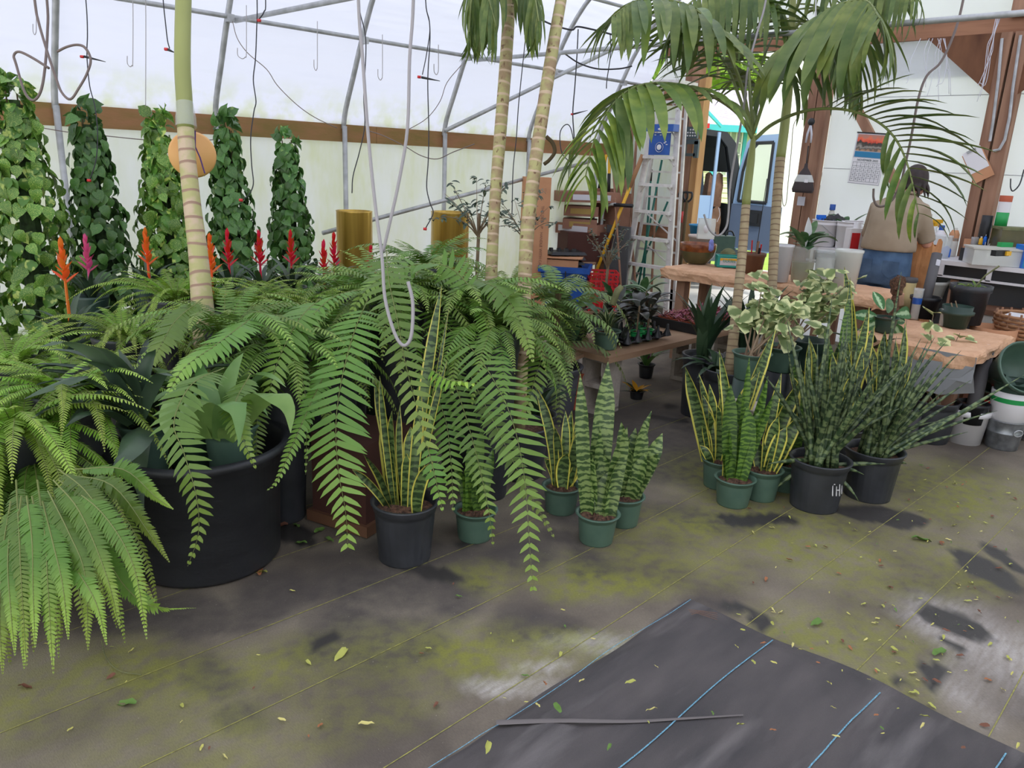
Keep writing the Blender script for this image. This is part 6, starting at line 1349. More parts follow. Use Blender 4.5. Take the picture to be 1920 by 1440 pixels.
# red crate
b=at(1120,548,x=6.35); t=thing('red_crate','red open-sided plastic crate right of the blue bin','crate',(6.45,b.y+.02,.12),rz=phi-PI/2); zt=at(1120,510,x=6.35).z-.12; zt=max(zt,.3)
for k in range(6):
    z=.02+(zt-.03)*k/5
    for s in (-1,1): mb=MB(); mb.box((0,s*.15,z),(.3,.012,.022)); mb.build('slat',M['redp'],t); mb=MB(); mb.box((s*.15,0,z),(.012,.3,.022)); mb.build('slat',M['redp'],t)
for k in range(6):
    for s in (-1,1): mb=MB(); mb.box((-.14+.056*k,s*.15,zt/2),(.014,.014,zt)); mb.build('rib',M['redp'],t)
mb=MB(); mb.box((0,0,.01),(.3,.3,.01)); mb.build('bottom',M['redp'],t)
t=thing('pallet','second low pallet under the red crate','pallet',(6.45,b.y+.02,0),rz=phi-PI/2)
for k in range(3): mb=MB(); mb.box((0,-.12+k*.12,.11),(.32,.09,.02)); mb.build('slat',M['plank'],t)
for k in range(2): mb=MB(); mb.box((-.12+k*.24,0,.05),(.05,.32,.10)); mb.build('stringer',M['plank'],t)
# cartons pile: (px centre, py bottom, w,h, rz, mat, label mat, text)
CX=6.75
def pile(px,pyb,w,d,h,rz,m,lab,label,x=CX,open_=True,tilt=0):
    p=at(px,pyb,x=x); return cart(label,V((p.x,p.y,p.z)),w*1.25,d*1.1,h*1.06,phi-PI/2+rz,m,lab,open_,tilt)
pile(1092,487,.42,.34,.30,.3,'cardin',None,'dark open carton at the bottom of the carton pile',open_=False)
pile(1085,437,.46,.30,.11,-.5,'cardd','wlabel','shallow open carton with a pale label low in the pile')
pile(1087,428,.30,.26,.10,-.1,'cardd','label','brown carton with a gold label, lower of the two gold-labelled ones',open_=False)
pile(1090,404,.30,.26,.10,-.12,'cardd','label','brown carton with a gold label, upper of the two gold-labelled ones',open_=False)
pile(1062,402,.2,.2,.10,.7,'cardd','plabel','brown carton with a magenta sticker left of the gold-labelled ones',x=6.85,open_=False)
pile(1098,378,.56,.36,.10,.25,'cardd','wlabel','wide shallow carton with a white label on top of the pile',open_=False)
for z0,z1,px in ((0,.62,1092),):
    p=at(px,487,x=CX); t=thing('wooden_stand','low wooden stand under the carton pile','stand',V((p.x,p.y,0)),rz=.2); mb=MB(); mb.box((0,0,p.z-.015),(.45,.4,.03)); mb.build('shelf',M['plank'],t)
    for a in (-1,1):
        for b_ in (-1,1): mb=MB(); mb.box((a*.2,b_*.17,(p.z-.03)/2),(.05,.05,p.z-.03)); mb.build('leg',M['wood'],t)
t=thing('black_tray_stack','stack of black moulded trays below the cartons','trays',at(1058,505,x=6.25)); 
for k in range(4):
    mb=MB(); mb.box((0,0,.03+.05*k),(.40,.26,.03),rz=phi-PI/2+.1*k,taper=.9)
    for j in range(4): mb.lathe([(.03,.03+.05*k),(.022,.075+.05*k)],8,(-.12+.08*j*math.sin(phi),.1-.06*j,0))
    mb.build('tray',M['blackp'],t)
p=V(t.location); q=thing('black_crate','black crate under the stack of moulded trays','crate',V((p.x,p.y,0))); mb=MB(); mb.box((0,0,p.z/2),(.36,.3,p.z-.01),rz=phi); mb.build('crate_body',M['blackp'],q)
# tall tan carton behind the leaning palm
b=at(1000,470,x=5.9); t=thing('tall_carton','tall narrow tan carton standing behind the leaning palm','carton',V((b.x,b.y,0)),rz=phi-PI/2+.15); ht=at(1000,332,x=5.9).z
for nm,cc,dd in (('side_panel',(0,-.08,ht/2),(.27,.005,ht)),('side_panel',(0,.08,ht/2),(.27,.005,ht)),('end_panel',(-.135,0,ht/2),(.005,.16,ht)),('end_panel',(.135,0,ht/2),(.005,.16,ht)),('top_flap',(0,0,ht),(.27,.16,.005))): mb=MB(); mb.box(cc,dd); mb.build(nm,M['card'],t)
mb=MB(); mb.lathe([(.018,0),(.018,.002)],16,(.08,-.084,ht-.12),Matrix.Rotation(PI/2,3,'X')@Matrix.Diagonal((.6,1,1))); mb.build('oval_print',M['bluep'],t)
txt('THIS SIDE UP   HANDLE WITH CARE',.04,M['cardd'],t,(.06,-.085,ht-.6),rot=(PI/2,PI/2,0))
b=at(1150,420,x=7.1); t=thing('carton','upright tan carton between the hand truck and the pile','carton',V((b.x,b.y,0)),rz=-.2); hq=at(1160,362,x=7.1).z; mb=MB(); mb.box((0,0,hq/2),(.22,.28,hq)); mb.build('carton_body',M['cardd'],t); mb=MB(); mb.box((-.02,.16,hq-.1),(.24,.02,.28)); mb.build('flap',M['cardd'],t)
# gold foil wrapped pots
for k,(px,pt,w,l) in enumerate(((665,395,66,'gold foil-wrapped cylinder on the left, half behind the ferns'),(843,397,70,'gold foil-wrapped cylinder on the right, nearer the cartons'))):
    b=at(px,470,y=5.2); zt=at(px,pt,y=5.2).z; r=w/2*depth(b)/FL; t=thing('foil_cylinder',l,'planter',V((b.x,b.y,0)),'gold foil cylinders by the side wall')
    mb=MB(); mb.lathe([(.01,.0),(r,0),(r,zt-.01),(r*1.02,zt),(r*.94,zt),(r*.94,zt-.05),(.01,zt-.05)],40,rf=lambda q,z,i:1+.012*math.sin(q*9)*(i in(1,2))); mb.build('foil_wrap',M['gold'],t,True)
# small-leaved shrub in front of the right foil cylinder
SML=[leafmesh('small_leaf',M['weep'],1,.45,oval,d,.3,4) for d in (.1,.4)]
def shrub(label,px,py,d,n,rx,rz_,L=.05,h0=0):
    c=at(px,py,d=d); t=thing('small_leaved_shrub',label,'shrub',V((c.x,c.y,0))); pot(t,.13,.3,M['blackpot'],0)
    mb=MB(); mb.tube([(0,0,.25),(.02,0,c.z)],.012,6); mb.build('trunk',M['bark'],t)
    tw=[]
    for k in range(14):
        a=k*2.4; e=U(-.3,1.2); tip=V((math.cos(a)*math.cos(e)*rx,math.sin(a)*math.cos(e)*rx,c.z+math.sin(e)*rz_)); P_=bez((.01,0,c.z-rz_*.6),(tip.x*.4,tip.y*.4,c.z+.02),tip,6); mb=MB(); mb.tube(P_,[.005*(1-.12*i) for i in range(7)],4); mb.build('twig',M['bark'],t); tw.append(P_)
    for k in range(n):
        P_=tw[k%14]; q=(1-R()**1.5*.7)*6; i=min(int(q),5); p=P_[i].lerp(P_[i+1],q-i)+V((U(-.02,.02),)*3); a=U(0,6.28); e=U(-.6,.9)
        inst('leaf',SML[k%2],t,orient(V((math.cos(a)*math.cos(e),math.sin(a)*math.cos(e),math.sin(e))),V((0,0,1))-CF*.5,p,L*U(.7,1.2)))
shrub('twiggy small-leaved shrub between the two upright palm trunks and the foil cylinder',895,400,5.2,170,.30,.26)
shrub('small-leaved bush in front of the hand truck',1140,470,6.6,150,.22,.26,.035)
shrub('fine-leaved dark shrub left of the tall carton',985,415,5.4,110,.22,.25,.04)

# step ladder (front frame and back frame)
lx=7.05
BL=at(1163,600,z=0); 
def Lp(px,py,x=None): return at(px,py,x=lx if x is None else x)
t=thing('step_ladder','tall aluminium step ladder with a blue bucket shelf folded against the end wall','ladder',V((6.95,4.75,0)))
topL,topR=Lp(1232,158),Lp(1283,158); g=Lp(1215,300); 
zt=topL.z; yL0,yR0=Lp(1170,520).y,Lp(1262,520).y; z0=Lp(1170,520).z
def rail(px0,py0,px1,py1,nm,w=.028,h=.06,x=None):
    a=Lp(px0,py0,x); b_=Lp(px1,py1,x); d=(b_-a); k=(0.0-a.z)/d.z if a.z>0 else 0; a=a+d*k; mb=MB(); mb.bar(a,b_,w,h,V((0,1,0))); mb.build(nm,M['alu'],t,world=True); return a,b_
l0=rail(1176,500,1236,158,'front_rail'); r0_=rail(1254,500,1276,158,'front_rail')
def onr(l,z): s=(z-l[0].z)/(l[1].z-l[0].z); return l[0]+(l[1]-l[0])*s
for py in (193,243,295,347,398,449,500,552,604):
    z=Lp(1230,py).z
    if z<.1: continue
    a,b_=onr(l0,z),onr(r0_,z); mb=MB(); mb.bar(a+V((-.03,0,0)),b_+V((-.03,0,0)),.08,.03,V((0,0,1))); st=mb.build('step',M['alu'],t,world=True)
    for s,e in ((a,b_),(b_,a)):
        mb=MB(); d=(e-s).normalized(); mb.bar(s+V((-.02,0,-.08)),s+d*.07+V((-.02,0,-.01)),.012,.012); mb.build('step_brace',M['alu'],t,world=True)
l1=rail(1190,500,1243,165,'rear_rail',x=7.3,w=.025,h=.03); r1=rail(1268,500,1289,165,'rear_rail',x=7.3,w=.025,h=.03)
for py in (220,271,322,371,425,475,525):
    z=Lp(1230,py).z; a,b_=onr(l1,z),onr(r1,z); mb=MB(); mb.bar(a,b_,.02,.02); mb.build('rear_bar',M['alu'],t,world=True)
for i,py in enumerate((400,455)):
    z=Lp(1230,py).z; a=onr(l1,z); b_=onr(r1,z-.3); mb=MB(); mb.bar(a,b_,.02,.01); mb.build('cross_brace',M['alu'],t,world=True)
mb=MB(); mb.bar(topL+V((.08,0,0)),topR+V((.08,0,0)),.34,.07); mb.build('top_cap',M['alu'],t,world=True)
mb=MB(); a,b_=Lp(1214,240,6.98),Lp(1268,240,6.98); mb.bar(a,b_,.10,.07); sh=mb.build('shelf_front',M['bluep'],t,world=True)
mb=MB(); a,b_=Lp(1218,270,6.99),Lp(1256,270,6.99); mb.bar(a,b_,.02,.22,V((0,0,1))); mb.build('shelf_tray',M['bluep'],t,world=True)
Rx=Matrix.Rotation(-PI/2,3,'Y'); mb=MB(); mb.lathe([(.001,0),(.027,0),(.027,.006),(.001,.008)],20,Lp(1236,276,6.972),Rx); mb.lathe([(.045,0),(.048,.004),(.05,0)],24,Lp(1236,276,6.976),Rx); mb.build('round_mark',M['white'],t,world=True)
mb=MB(); mb.lathe([(.001,0),(.04,0),(.04,.004),(.001,.005)],20,Lp(1240,242,6.926),Rx@Matrix.Diagonal((.35,1,1))); mb.build('oval_emblem',M['wlabel'],t,world=True)
mb=MB()
for x,y in ((1223,253),(1229,253),(1239,253),(1248,266),(1250,271),(1246,268)): a=Lp(x,y,6.972); mb.box(a,(.004,.02,.008))
mb.build('white_print',M['white'],t,world=True)
for p in (l0[0],r0_[0]): mb=MB(); mb.box(p+V((0,0,.02)),(.07,.045,.05)); mb.build('foot',M['blackp'],t,world=True)
# folded step stool hung on the post
a=at(1295,260,x=7.42); t=thing('folding_step_stool','folded slate grey step stool with dotted top hanging on the door post','step stool',a)
mb=MB(); mb.box((0,0,.06),(.03,.17,.12)); mb.build('seat',M['greyd'],t); mb=MB()
for i in range(5):
    for j in range(3):
        if not(i<2 and j==2): mb.lathe([(.001,0),(.009,0),(.009,.004),(.001,.005)],8,(-.016,.062-i*.031,.03+.03*j),Rx)
mb.build('dots',M['white'],t)
for nm,c,d in (('frame_top',(0,-.01,-.03),(.03,.19,.05)),('frame_side',(0,.06,-.10),(.03,.03,.11)),('frame_side',(0,-.085,-.11),(.03,.05,.17)),('frame_bottom',(0,.0,-.165),(.03,.16,.03))): mb=MB(); mb.box(c,d); mb.build(nm,M['greyd'],t)
mb=MB(); mb.tube([(0,.05,.12),(0,.05,.52)],.005,5); mb.build('hanging_cord',M['blackp'],t)
# tools leaning in the corner
def pole(label,a,b,r,m,cat='pole',group='long handled tools leaning by the ladder',parts=(),nm='pole'):
    a=V(a);b=V(b); t=thing(nm,label,cat,V((a.x,a.y,0)),group); mb=MB(); mb.tube([a,b],r,7); mb.build('handle',M[m],t,True,world=True)
    for pn,p0,p1,rr,mm in parts: mb=MB(); mb.tube([a.lerp(b,p0),a.lerp(b,p1)],rr,7); mb.build(pn,M[mm],t,True,world=True)
    return t
def fl(px,py,x): 
    p=at(px,py,x=x); return p
def lean(label,p0,p1,x0,x1,r,m,cat='pole',parts=(),nm='long_pole'):
    a=at(*p0,x=x0); b=at(*p1,x=x1); d=b-a; a=a-d*((a.z-.02)/d.z) if a.z>.02 else a
    return pole(label,a,b,r,m,cat,parts=parts,nm=nm)
lean('yellow fibreglass pole with a tan taped top leaning across the ladder',(1122,498),(1205,290),6.75,7.0,.019,'yellow','pole',[('taped_top',.80,1.0,.024,'wicker')])
lean('teal metal pole with a black tip behind the ladder',(1210,480),(1221,318),7.3,7.45,.013,'greenm','pole',[('black_tip',.92,1.0,.016,'blackp')])
lean('dark green pole slanting behind the ladder rungs',(1205,492),(1241,300),7.25,7.4,.012,'greenm')
lean('second slanting green pole low behind the ladder',(1203,495),(1252,378),7.35,7.5,.012,'greenm')
lean('grey wooden handle low behind the ladder',(1224,490),(1231,350),7.3,7.5,.014,'wood')
lean('brown wooden tool handle rising beside the ladder',(1178,480),(1193,264),7.2,7.45,.016,'wood')
lean('short rounded wooden handle left of the ladder',(1182,430),(1172,322),7.2,7.4,.016,'wood')
lean('yellow and black long-handled lopper left in the corner',(1122,360),(1137,290),7.1,7.1,.017,'yellow','tool',[('grip',.78,.9,.02,'blackp')])
lean('second yellow and black lopper handle beside the first',(1141,360),(1143,290),7.12,7.12,.017,'yellow','tool',[('grip',.76,.88,.02,'blackp')])
lean('thin wooden handle standing behind the loppers',(1155,400),(1146,262),6.85,7.0,.012,'wood')
for k,(px,l) in enumerate(((1268,'dark digging shovel with an orange collar, left of the door post'),(1276,'second digging shovel standing against the door post'))):
    a=at(px,500,x=7.35); top=at(px+6,360,x=7.4); t=thing('shovel',l,'shovel',V((a.x,a.y,0)),'shovels by the door post')
    zt=top.z; mb=MB(); mb.tube([(0,0,.3),(0,0,zt-.08)],.016,7); mb.build('handle',M['stem'],t,True); o=V(t.location); zb=at(px,470,x=7.35).z
    mb=MB(); w_=.1; zb=.0; pts=[(-w_,.28),(w_,.28),(w_,.1),(w_*.6,.03),(0,0),(-w_*.6,.03),(-w_,.1)]; mb.prism(pts,.012,Matrix(((0,0,1,0),(1,0,0,0),(0,1,0,.01),(0,0,0,1)))); mb.build('blade',M['brownp'],t)
    mb=MB(); mb.tube(crom([(0,-.05,zt),(0,-.05,zt-.06),(0,0,zt-.10),(0,.05,zt-.06),(0,.05,zt),(0,-.05,zt)],3),.011,6); mb.build('grip',M['blackp'],t,True)
    if k==0: mb=MB(); mb.tube([(0,0,zt-.32),(0,0,zt-.2)],.02,8); mb.build('orange_collar',M['redp'],t,True)
# hand truck
a=at(1130,500,x=6.85); t=thing('hand_truck','grey hand truck with a black grip and sheet panel','hand truck',V((a.x,a.y,0)))
L0=[at(1119,520,x=6.85),at(1130,400,x=6.85),at(1140,385,x=6.85),at(1155,383,x=6.85)]; b0=L0[0].copy(); b0.z=.05
mb=MB(); mb.tube([b0]+crom(L0,3),.016,8); mb.build('frame_rail',M['galv'],t,True,world=True)
mb=MB(); mb.tube([at(1152,384,x=6.85),at(1186,386,x=6.85)],.02,8); mb.build('grip',M['blackp'],t,True,world=True)
mb=MB(); c=at(1158,458,x=6.9); mb.box(c-V((0,0,.15)),(.02,.32,.7)); mb.build('sheet_panel',M['slate'],t,world=True)
mb=MB(); mb.box((a.x-.08,a.y-.12,.03),(.2,.34,.02)); mb.build('toe_plate',M['galv'],t,world=True)
for s in (0,.26): mb=MB(); mb.lathe([(.02,-.03),(.1,-.03),(.12,0),(.1,.03),(.02,.03)],16,(a.x+.08,a.y-s,.12),Matrix.Rotation(PI/2,3,'X')); mb.build('wheel',M['blackp'],t,world=True)

# door-side hanging things
a=at(1508,335,x=7.36); t=thing('mesh_bag','dark drawstring mesh bag hanging on the right door post','bag',a)
mb=MB(); mb.lathe([(.01,-.13),(.10,-.13),(.11,-.10),(.085,.0),(.05,.06),(.02,.10),(.015,.14)],16,M=Matrix.Diagonal((.5,1,1))); mb.build('bag_body',M['mesh'],t,True); mb=MB(); mb.lathe([(.098,-.03),(.07,.035)],16,M=Matrix.Diagonal((.52,1.02,1))); mb.build('clear_window',M['frost'],t,True)
mb=MB(); mb.tube([(0,0,.12),(0,.005,.30)],.006,5); mb.build('cord',M['blackp'],t); mb=MB(); mb.box((-.06,-.05,-.02),(.003,.035,.03)); mb.build('paper_tag',M['white'],t)
a=at(1519,243,x=7.38); t=thing('pruners','pair of pruning shears with white handles hanging above the mesh bag','pruners',a)
for s in (-1,1): mb=MB(); mb.tube([(0,0,.05),(0,s*.02,-.04),(0,s*.025,-.12)],[.008,.01,.008],6); mb.build('handle',M['wlabel'],t,True)
mb=MB(); mb.ball((0,0,.07),(.02,.035,.035)); mb.build('blade_head',M['blackp'],t,True)
a=at(1502,377,x=7.46); t=thing('paper_notice','small pinned paper notice low on the right door post','notice',a); mb=MB(); mb.box((0,0,0),(.004,.075,.085)); mb.build('sheet',M['wlabel'],t)
# calendar
c=at(1627,302,x=XE-.06); t=thing('wall_calendar','wall calendar with a red mountain sunset picture above the dates','calendar',c); t.rotation_euler=(.05,0,0)
def cb(nm,m,y,z,w,h,x=0): mb=MB(); mb.box((x,y,z),(.002,w,h)); return mb.build(nm,m,t)
cb('backing',M['wlabel'],0,.02,.29,.46); cb('binding_bar',M['blackp'],0,.245,.30,.012,-.003)
def picm():
    def f(N,L,u,v,oc,rnd):
        sp=N.new('ShaderNodeSeparateXYZ'); L.new(oc,sp.inputs[0]); z=mth(N,L,'ADD',sp.outputs[2],mth(N,L,'MULTIPLY',mth(N,L,'SUBTRACT',noi(N,L,oc,24,4),.5),.09))
        k=mth(N,L,'DIVIDE',mth(N,L,'SUBTRACT',z,.085),.14)
        return ramp(N,L,k,[(0,rgb(190,150,120)),(.12,rgb(90,86,80)),(.25,rgb(168,160,150)),(.38,rgb(84,78,70)),(.52,rgb(60,58,52)),(.6,rgb(226,84,60)),(.75,rgb(240,118,84)),(.9,rgb(196,130,110))])
    return uvmat('sunset_print',f,.5,0)
M['pic']=picm()
cb('picture',M['pic'],.0,.158,.265,.145,-.003); cb('blue_band',M['cyan'],.0,.055,.265,.05,-.003); cb('date_sheet',M['white'],0,-.09,.285,.225,-.004)
g=MB()
for i in range(8): g.box((-.006,-.13+i*.037,-.10),(.001,.0018,.17))
for j in range(6): g.box((-.006,0,-.015-j*.034),(.001,.262,.0018))
g.build('date_grid',M['greyd'],t)
txt('NOVEMBER 2022',.026,M['greyd'],t,(-.007,0,.005),rot=(PI/2,0,-PI/2))
for i in range(5):
    row='  '.join('%2d'%(7*i+k-1) if 0<7*i+k-1<31 else '  ' for k in range(7))
    for k in range(7):
        nmb=7*i+k-1
        if 0<nmb<31: txt(str(nmb),.016,M['greyd'],t,(-.007,.112-k*.037,-.031-i*.034),rot=(PI/2,0,-PI/2),name='date')
# clipboard
c=at(1832,306,x=XE-.10); t=thing('clipboard','brown clipboard with a white sheet tilted on the end wall post','clipboard',c); t.rotation_euler=(-.55,0,0)
mb=MB(); mb.box((0,0,-.02),(.005,.16,.26)); mb.build('board',M['card'],t); mb=MB(); mb.box((-.005,0,.03),(.002,.145,.19)); mb.build('paper_sheet',M['white'],t); mb=MB(); mb.box((-.008,0,.115),(.01,.07,.02)); mb.build('clip',M['galv'],t)

# =====================================================================
# PERSON (seen from behind, bent over the far table)
# =====================================================================
PX,PY=6.36,2.225
per=thing('person','person in a khaki polo shirt and jeans seen from behind, bent over the far table','person',(PX,PY,0))
def remesh(o,vs,it=6):
    m=o.modifiers.new('r','REMESH'); m.mode='VOXEL'; m.voxel_size=vs; m.use_smooth_shade=True
    s=o.modifiers.new('s','SMOOTH'); s.iterations=it; s.factor=.5
def loft(mb,rings,n=20):
    "rings (cx,cy,z,rx,ry)"
    vs=[]
    for cx,cy,z,rx,ry in rings:
        for j in range(n): q=2*PI*j/n; vs.append((cx+rx*math.cos(q),cy+ry*math.sin(q),z))
    k=len(rings); mb.add(vs,[(i*n+j,i*n+(j+1)%n,(i+1)*n+(j+1)%n,(i+1)*n+j) for i in range(k-1) for j in range(n)]+[tuple(range(n-1,-1,-1)),tuple((k-1)*n+j for j in range(n))])
body=MB()   # facing +X, left is +Y
loft(body,[(0,0,.86,.11,.17),(0,0,1.0,.11,.165),(.03,0,1.2,.11,.16),(.08,0,1.36,.10,.18),(.11,-.01,1.42,.07,.12),(.13,-.02,1.47,.055,.06),(.16,-.03,1.52,.05,.055),(.18,-.035,1.56,.05,.055)])
hc=V((.21,-.05,1.575)); body.ball(hc,(.095,.076,.11),16,12); body.ball(hc+V((.05,0,-.05)),(.06,.055,.055),12,8)
body.tube([hc+V((.085,0,.0)),hc+V((.115,0,-.02)),hc+V((.09,0,-.03))],[.01,.014,.008],6)
for s in (-1,1): body.ball(hc+V((-.005,s*.078,-.01)),(.018,.010,.028),8,6); body.ball(hc+V((.082,s*.03,.012)),(.012,.014,.010),8,6)
body.tube([hc+V((.098,-.025,-.055)),hc+V((.104,0,-.057)),hc+V((.098,.025,-.055))],.007,6)
arms={}
for s in (-1,1):
    sh=V((.09,s*.155,1.375)); el=V((.17,s*.225,1.12)); wr=V((.42,s*.15,1.06)); hd=V((.50,s*.14,1.045))
    body.tube([sh,sh.lerp(el,.5),el,el.lerp(wr,.4),wr],[.058,.052,.044,.042,.028],12)
    body.tube([wr,wr.lerp(hd,.5),hd],[.028,.038,.036],10)
    for k in range(4):
        y=(k-1.5)*.020; p=hd+V((.02,y,0)); l=(.06,.07,.066,.05)[k]; body.tube([p,p+V((l*.6,0,-.012)),p+V((l*.85,0,-.04))],[.010,.009,.007],6)
    p=hd+V((-.02,-s*.035,0)); body.tube([p,p+V((.03,-s*.02,-.01)),p+V((.055,-s*.02,-.03))],[.012,.010,.008],6)
    body.tube([(0,s*.09,.9),(.0,s*.095,.5),(-.01,s*.10,.1)],[.085,.06,.04],12); body.tube([(-.05,s*.10,.05),(.06,s*.10,.04),(.15,s*.10,.03)],[.04,.045,.03],10)
    arms[s]=(sh,el,wr)
bo=body.build('body',M['skin'],per); remesh(bo,.008,4)
sh_=MB(); loft(sh_,[(-.0,0,1.055,.150,.205),(-.0,0,1.10,.150,.205),(.0,0,1.18,.145,.188),(.015,0,1.28,.14,.180),(.045,0,1.36,.13,.19),(.085,0,1.415,.11,.172),(.115,-.01,1.45,.08,.13),(.135,-.015,1.485,.062,.072)],28)
for s in (-1,1):
    a,e,w_=arms[s]; sh_.tube([a+V((0,-s*.04,.0)),a,a.lerp(e,.5),a.lerp(e,.95)],[.07,.07,.066,.064],16)
so_=sh_.build('polo_shirt',M['shirt'],per); remesh(so_,.012,8)
cl=MB(); cl.tube([(.135+.068*math.cos(q*.45),-.015+.078*math.sin(q*.45),1.485-.012*math.cos(q*.45)) for q in range(14)],.012,6,closed=True); cl.build('collar',M['shirt'],per,True)
jn=MB(); loft(jn,[(-.01,0,.80,.15,.195),(-.02,0,.88,.155,.20),(-.02,0,.96,.15,.195),(0,0,1.04,.135,.185),(0,0,1.075,.13,.18)],28)
for s in (-1,1):
    jn.tube([(-.03,s*.095,.90),(-.025,s*.10,.78),(-.005,s*.105,.6),(-.0,s*.11,.42),(-.01,s*.11,.2),(-.01,s*.11,.06)],[.10,.105,.092,.078,.068,.070],18)
    jn.ball((-.075,s*.085,.86),(.095,.095,.10),14,10)
jo=jn.build('jeans',M['denim'],per); remesh(jo,.012,5)
for s in (-1,1):
    mb=MB(); mb.prism([(-.06,.06),(.06,.06),(.06,-.03),(0,-.07),(-.06,-.03)],.006,Matrix(((0,0,1,-.168),(1,0,0,s*.10),(0,1,0,.93),(0,0,0,1)))); po=mb.build('back_pocket',M['denim'],per)
    mb=MB(); mb.tube([(-.07,s*.11,.035),(.04,s*.11,.035),(.17,s*.11,.03)],[.045,.05,.032],12); mb.build('shoe',M['shoe'],per,True)
hr=MB(); hr.ball(hc+V((-.022,0,.022)),(.105,.090,.112),18,14)
for k in range(46):
    a=U(.6,5.7); z=U(-.11,-.03); st=hc+V((-.02+.09*math.cos(a),.085*math.sin(a),-.02)); hr.tube([st,st+V((.01*math.cos(a),.015*math.sin(a),z*.6)),st+V((-.01,.03*math.sin(a),z))],[.014,.011,.004],5)
ho=hr.build('hair',M['hair'],per); remesh(ho,.009,2)

# =====================================================================
# HANGING LINES
# =====================================================================
def line(label,pts,r,m,d=4.0,cat='tube',group=None,name='hanging_tube',tip=None,arrow=None,up=.35,k=5):
    P_=[at(p[0],p[1],d=(p[2] if len(p)>2 else d)) for p in pts]
    if pts[0][1]<=5: P_=[P_[0]+V((0,0,up))]+P_
    t=thing(name,label,cat,P_[0],group); mb=MB(); mb.tube(crom(P_,k),r,6); mb.build('line',M[m],t,True,world=True)
    for q in (tip or []): mb=MB(); c=at(q[0],q[1],d=q[2] if len(q)>2 else d); mb.tube([c-CR*.012,c+CR*.006+CU*-.002],.0075,8); mb.build('red_emitter_cap',M['redp'],t,True,world=True)
    if arrow:
        (a,b_)=arrow; a=at(*a,d=d); b_=at(*b_,d=d); mb=MB(); mb.tube([a,a.lerp(b_,.3),b_],[.007,.006,.0015],7); mb.build('spray_stake',M['blackp'],t,True,world=True)
    return t
line('thick grey vinyl tube hanging in a long loop in front of the ferns',[(672,0),(680,110),(690,250),(703,380),(716,480),(722,560),(740,625),(757,648),(771,630),(774,570),(765,528)],.0055,'hose',2.3,group='grey vinyl tubes')
line('grey vinyl tube joining the long loop from the upper right',[(775,0),(768,110),(764,240),(748,340),(728,430),(718,472)],.0055,'hose',2.35,group='grey vinyl tubes')
line('brown-grey tube in a wide double loop at the upper left, right-hand loop',[(65,0),(72,40),(88,95),(103,140),(115,172),(132,186),(148,165),(163,138),(170,112),(160,90),(145,84),(125,88),(107,97)],.0055,'hosed',3.2,group='curled brown-grey tubes')
line('brown-grey tube in a wide double loop at the upper left, left-hand loop',[(88,0),(89,60),(84,130),(76,172),(62,188),(46,172),(30,120),(26,104),(36,97),(60,108),(92,128)],.0055,'hosed',3.25,group='curled brown-grey tubes')
line('brown-grey tube hanging in a loop across the person',[(1806,0),(1790,60),(1765,115),(1738,142),(1722,185),(1708,260),(1697,310),(1690,340),(1678,368),(1660,385),(1645,386),(1638,372),(1638,354)],.007,'hosed',4.4)
line('grey tube hanging in front of the doorway and looping over the bowl',[(1436,0),(1420,60),(1402,130),(1396,190),(1384,262),(1370,340),(1365,410),(1358,432),(1345,442),(1330,430),(1320,402)],.0065,'hose',4.6)
line('dark tube with twin strands and a red capped spray stake above the second pothos',[(161,0),(164,60),(163,104),(168,160),(178,200),(183,250),(180,300),(168,338)],.003,'tubeb',4.2,tip=[(155,106),(168,338)],arrow=((158,106),(198,116)),group='black drip lines')
line('black drip line ending in a red cap beside the thick palm trunk',[(306,0),(310,40),(314,75),(318,91)],.003,'tubeb',3.9,tip=[(313,92)],arrow=((315,93),(328,99)),group='black drip lines')
line('long black drip line twisting down to the fourth pothos',[(482,0),(481,60),(479,110),(475,150),(480,190),(476,210),(470,260),(472,310),(475,345),(466,366),(456,374)],.0032,'tubeb',4.0,tip=[(453,375)],group='black drip lines')
line('short black drip line hooked over the pipe at the upper left',[(498,0),(495,22),(486,36)],.0032,'tubeb',4.0,tip=[(487,38)],group='black drip lines')
line('black drip line in front of the first arch, curving down to a dark tip',[(672,0),(684,60),(686,100),(682,180),(684,235),(674,285),(662,330),(660,362)],.0032,'tubeb',4.1,tip=None,group='black drip lines')
line('black drip line with a spray stake, running down to the gold foil pot',[(798,0),(805,40),(806,80),(802,150),(804,240),(803,300),(800,350),(806,380),(812,400),(798,428)],.0032,'tubeb',4.2,tip=[(787,144),(798,429)],arrow=((790,145),(825,152)),group='black drip lines')
line('second strand of the drip line with the spray stake',[(798,0),(806,50),(800,100),(792,140)],.0028,'tubeb',4.2,group='black drip lines')
line('black drip line falling behind the spotted palm trunk',[(987,0),(986,60),(978,140),(972,200),(968,260),(962,320),(960,400)],.003,'tubeb',4.6,group='black drip lines')
line('paired black drip lines with a red capped stake left of the palm frond',[(1084,55,6.2),(1082,100,6.2),(1078,160,6.2),(1074,210,6.2),(1076,250,6.2),(1078,278,6.2)],.005,'tubeb',6.2,tip=[(1073,214)],arrow=((1075,214),(1102,207)),group='black drip lines')
line('curled black drip line ending in a cap near the hip board',[(1078,278),(1070,240),(1060,234),(1050,250),(1053,285),(1066,302)],.004,'tubeb',6.2,tip=[(1066,303)],group='black drip lines')
line('black cable sagging between the arches near the leaning palm',[(1058,100),(1085,118),(1120,129),(1160,129),(1185,124)],.006,'tubeb',6.2,cat='cable',name='cable')
line('black cable running along the upper pipe towards the end wall',[(1010,35),(1040,48),(1072,56),(1082,50),(1110,55),(1145,64),(1180,74),(1225,76)],.007,'tubeb',6.2,cat='cable',name='cable')
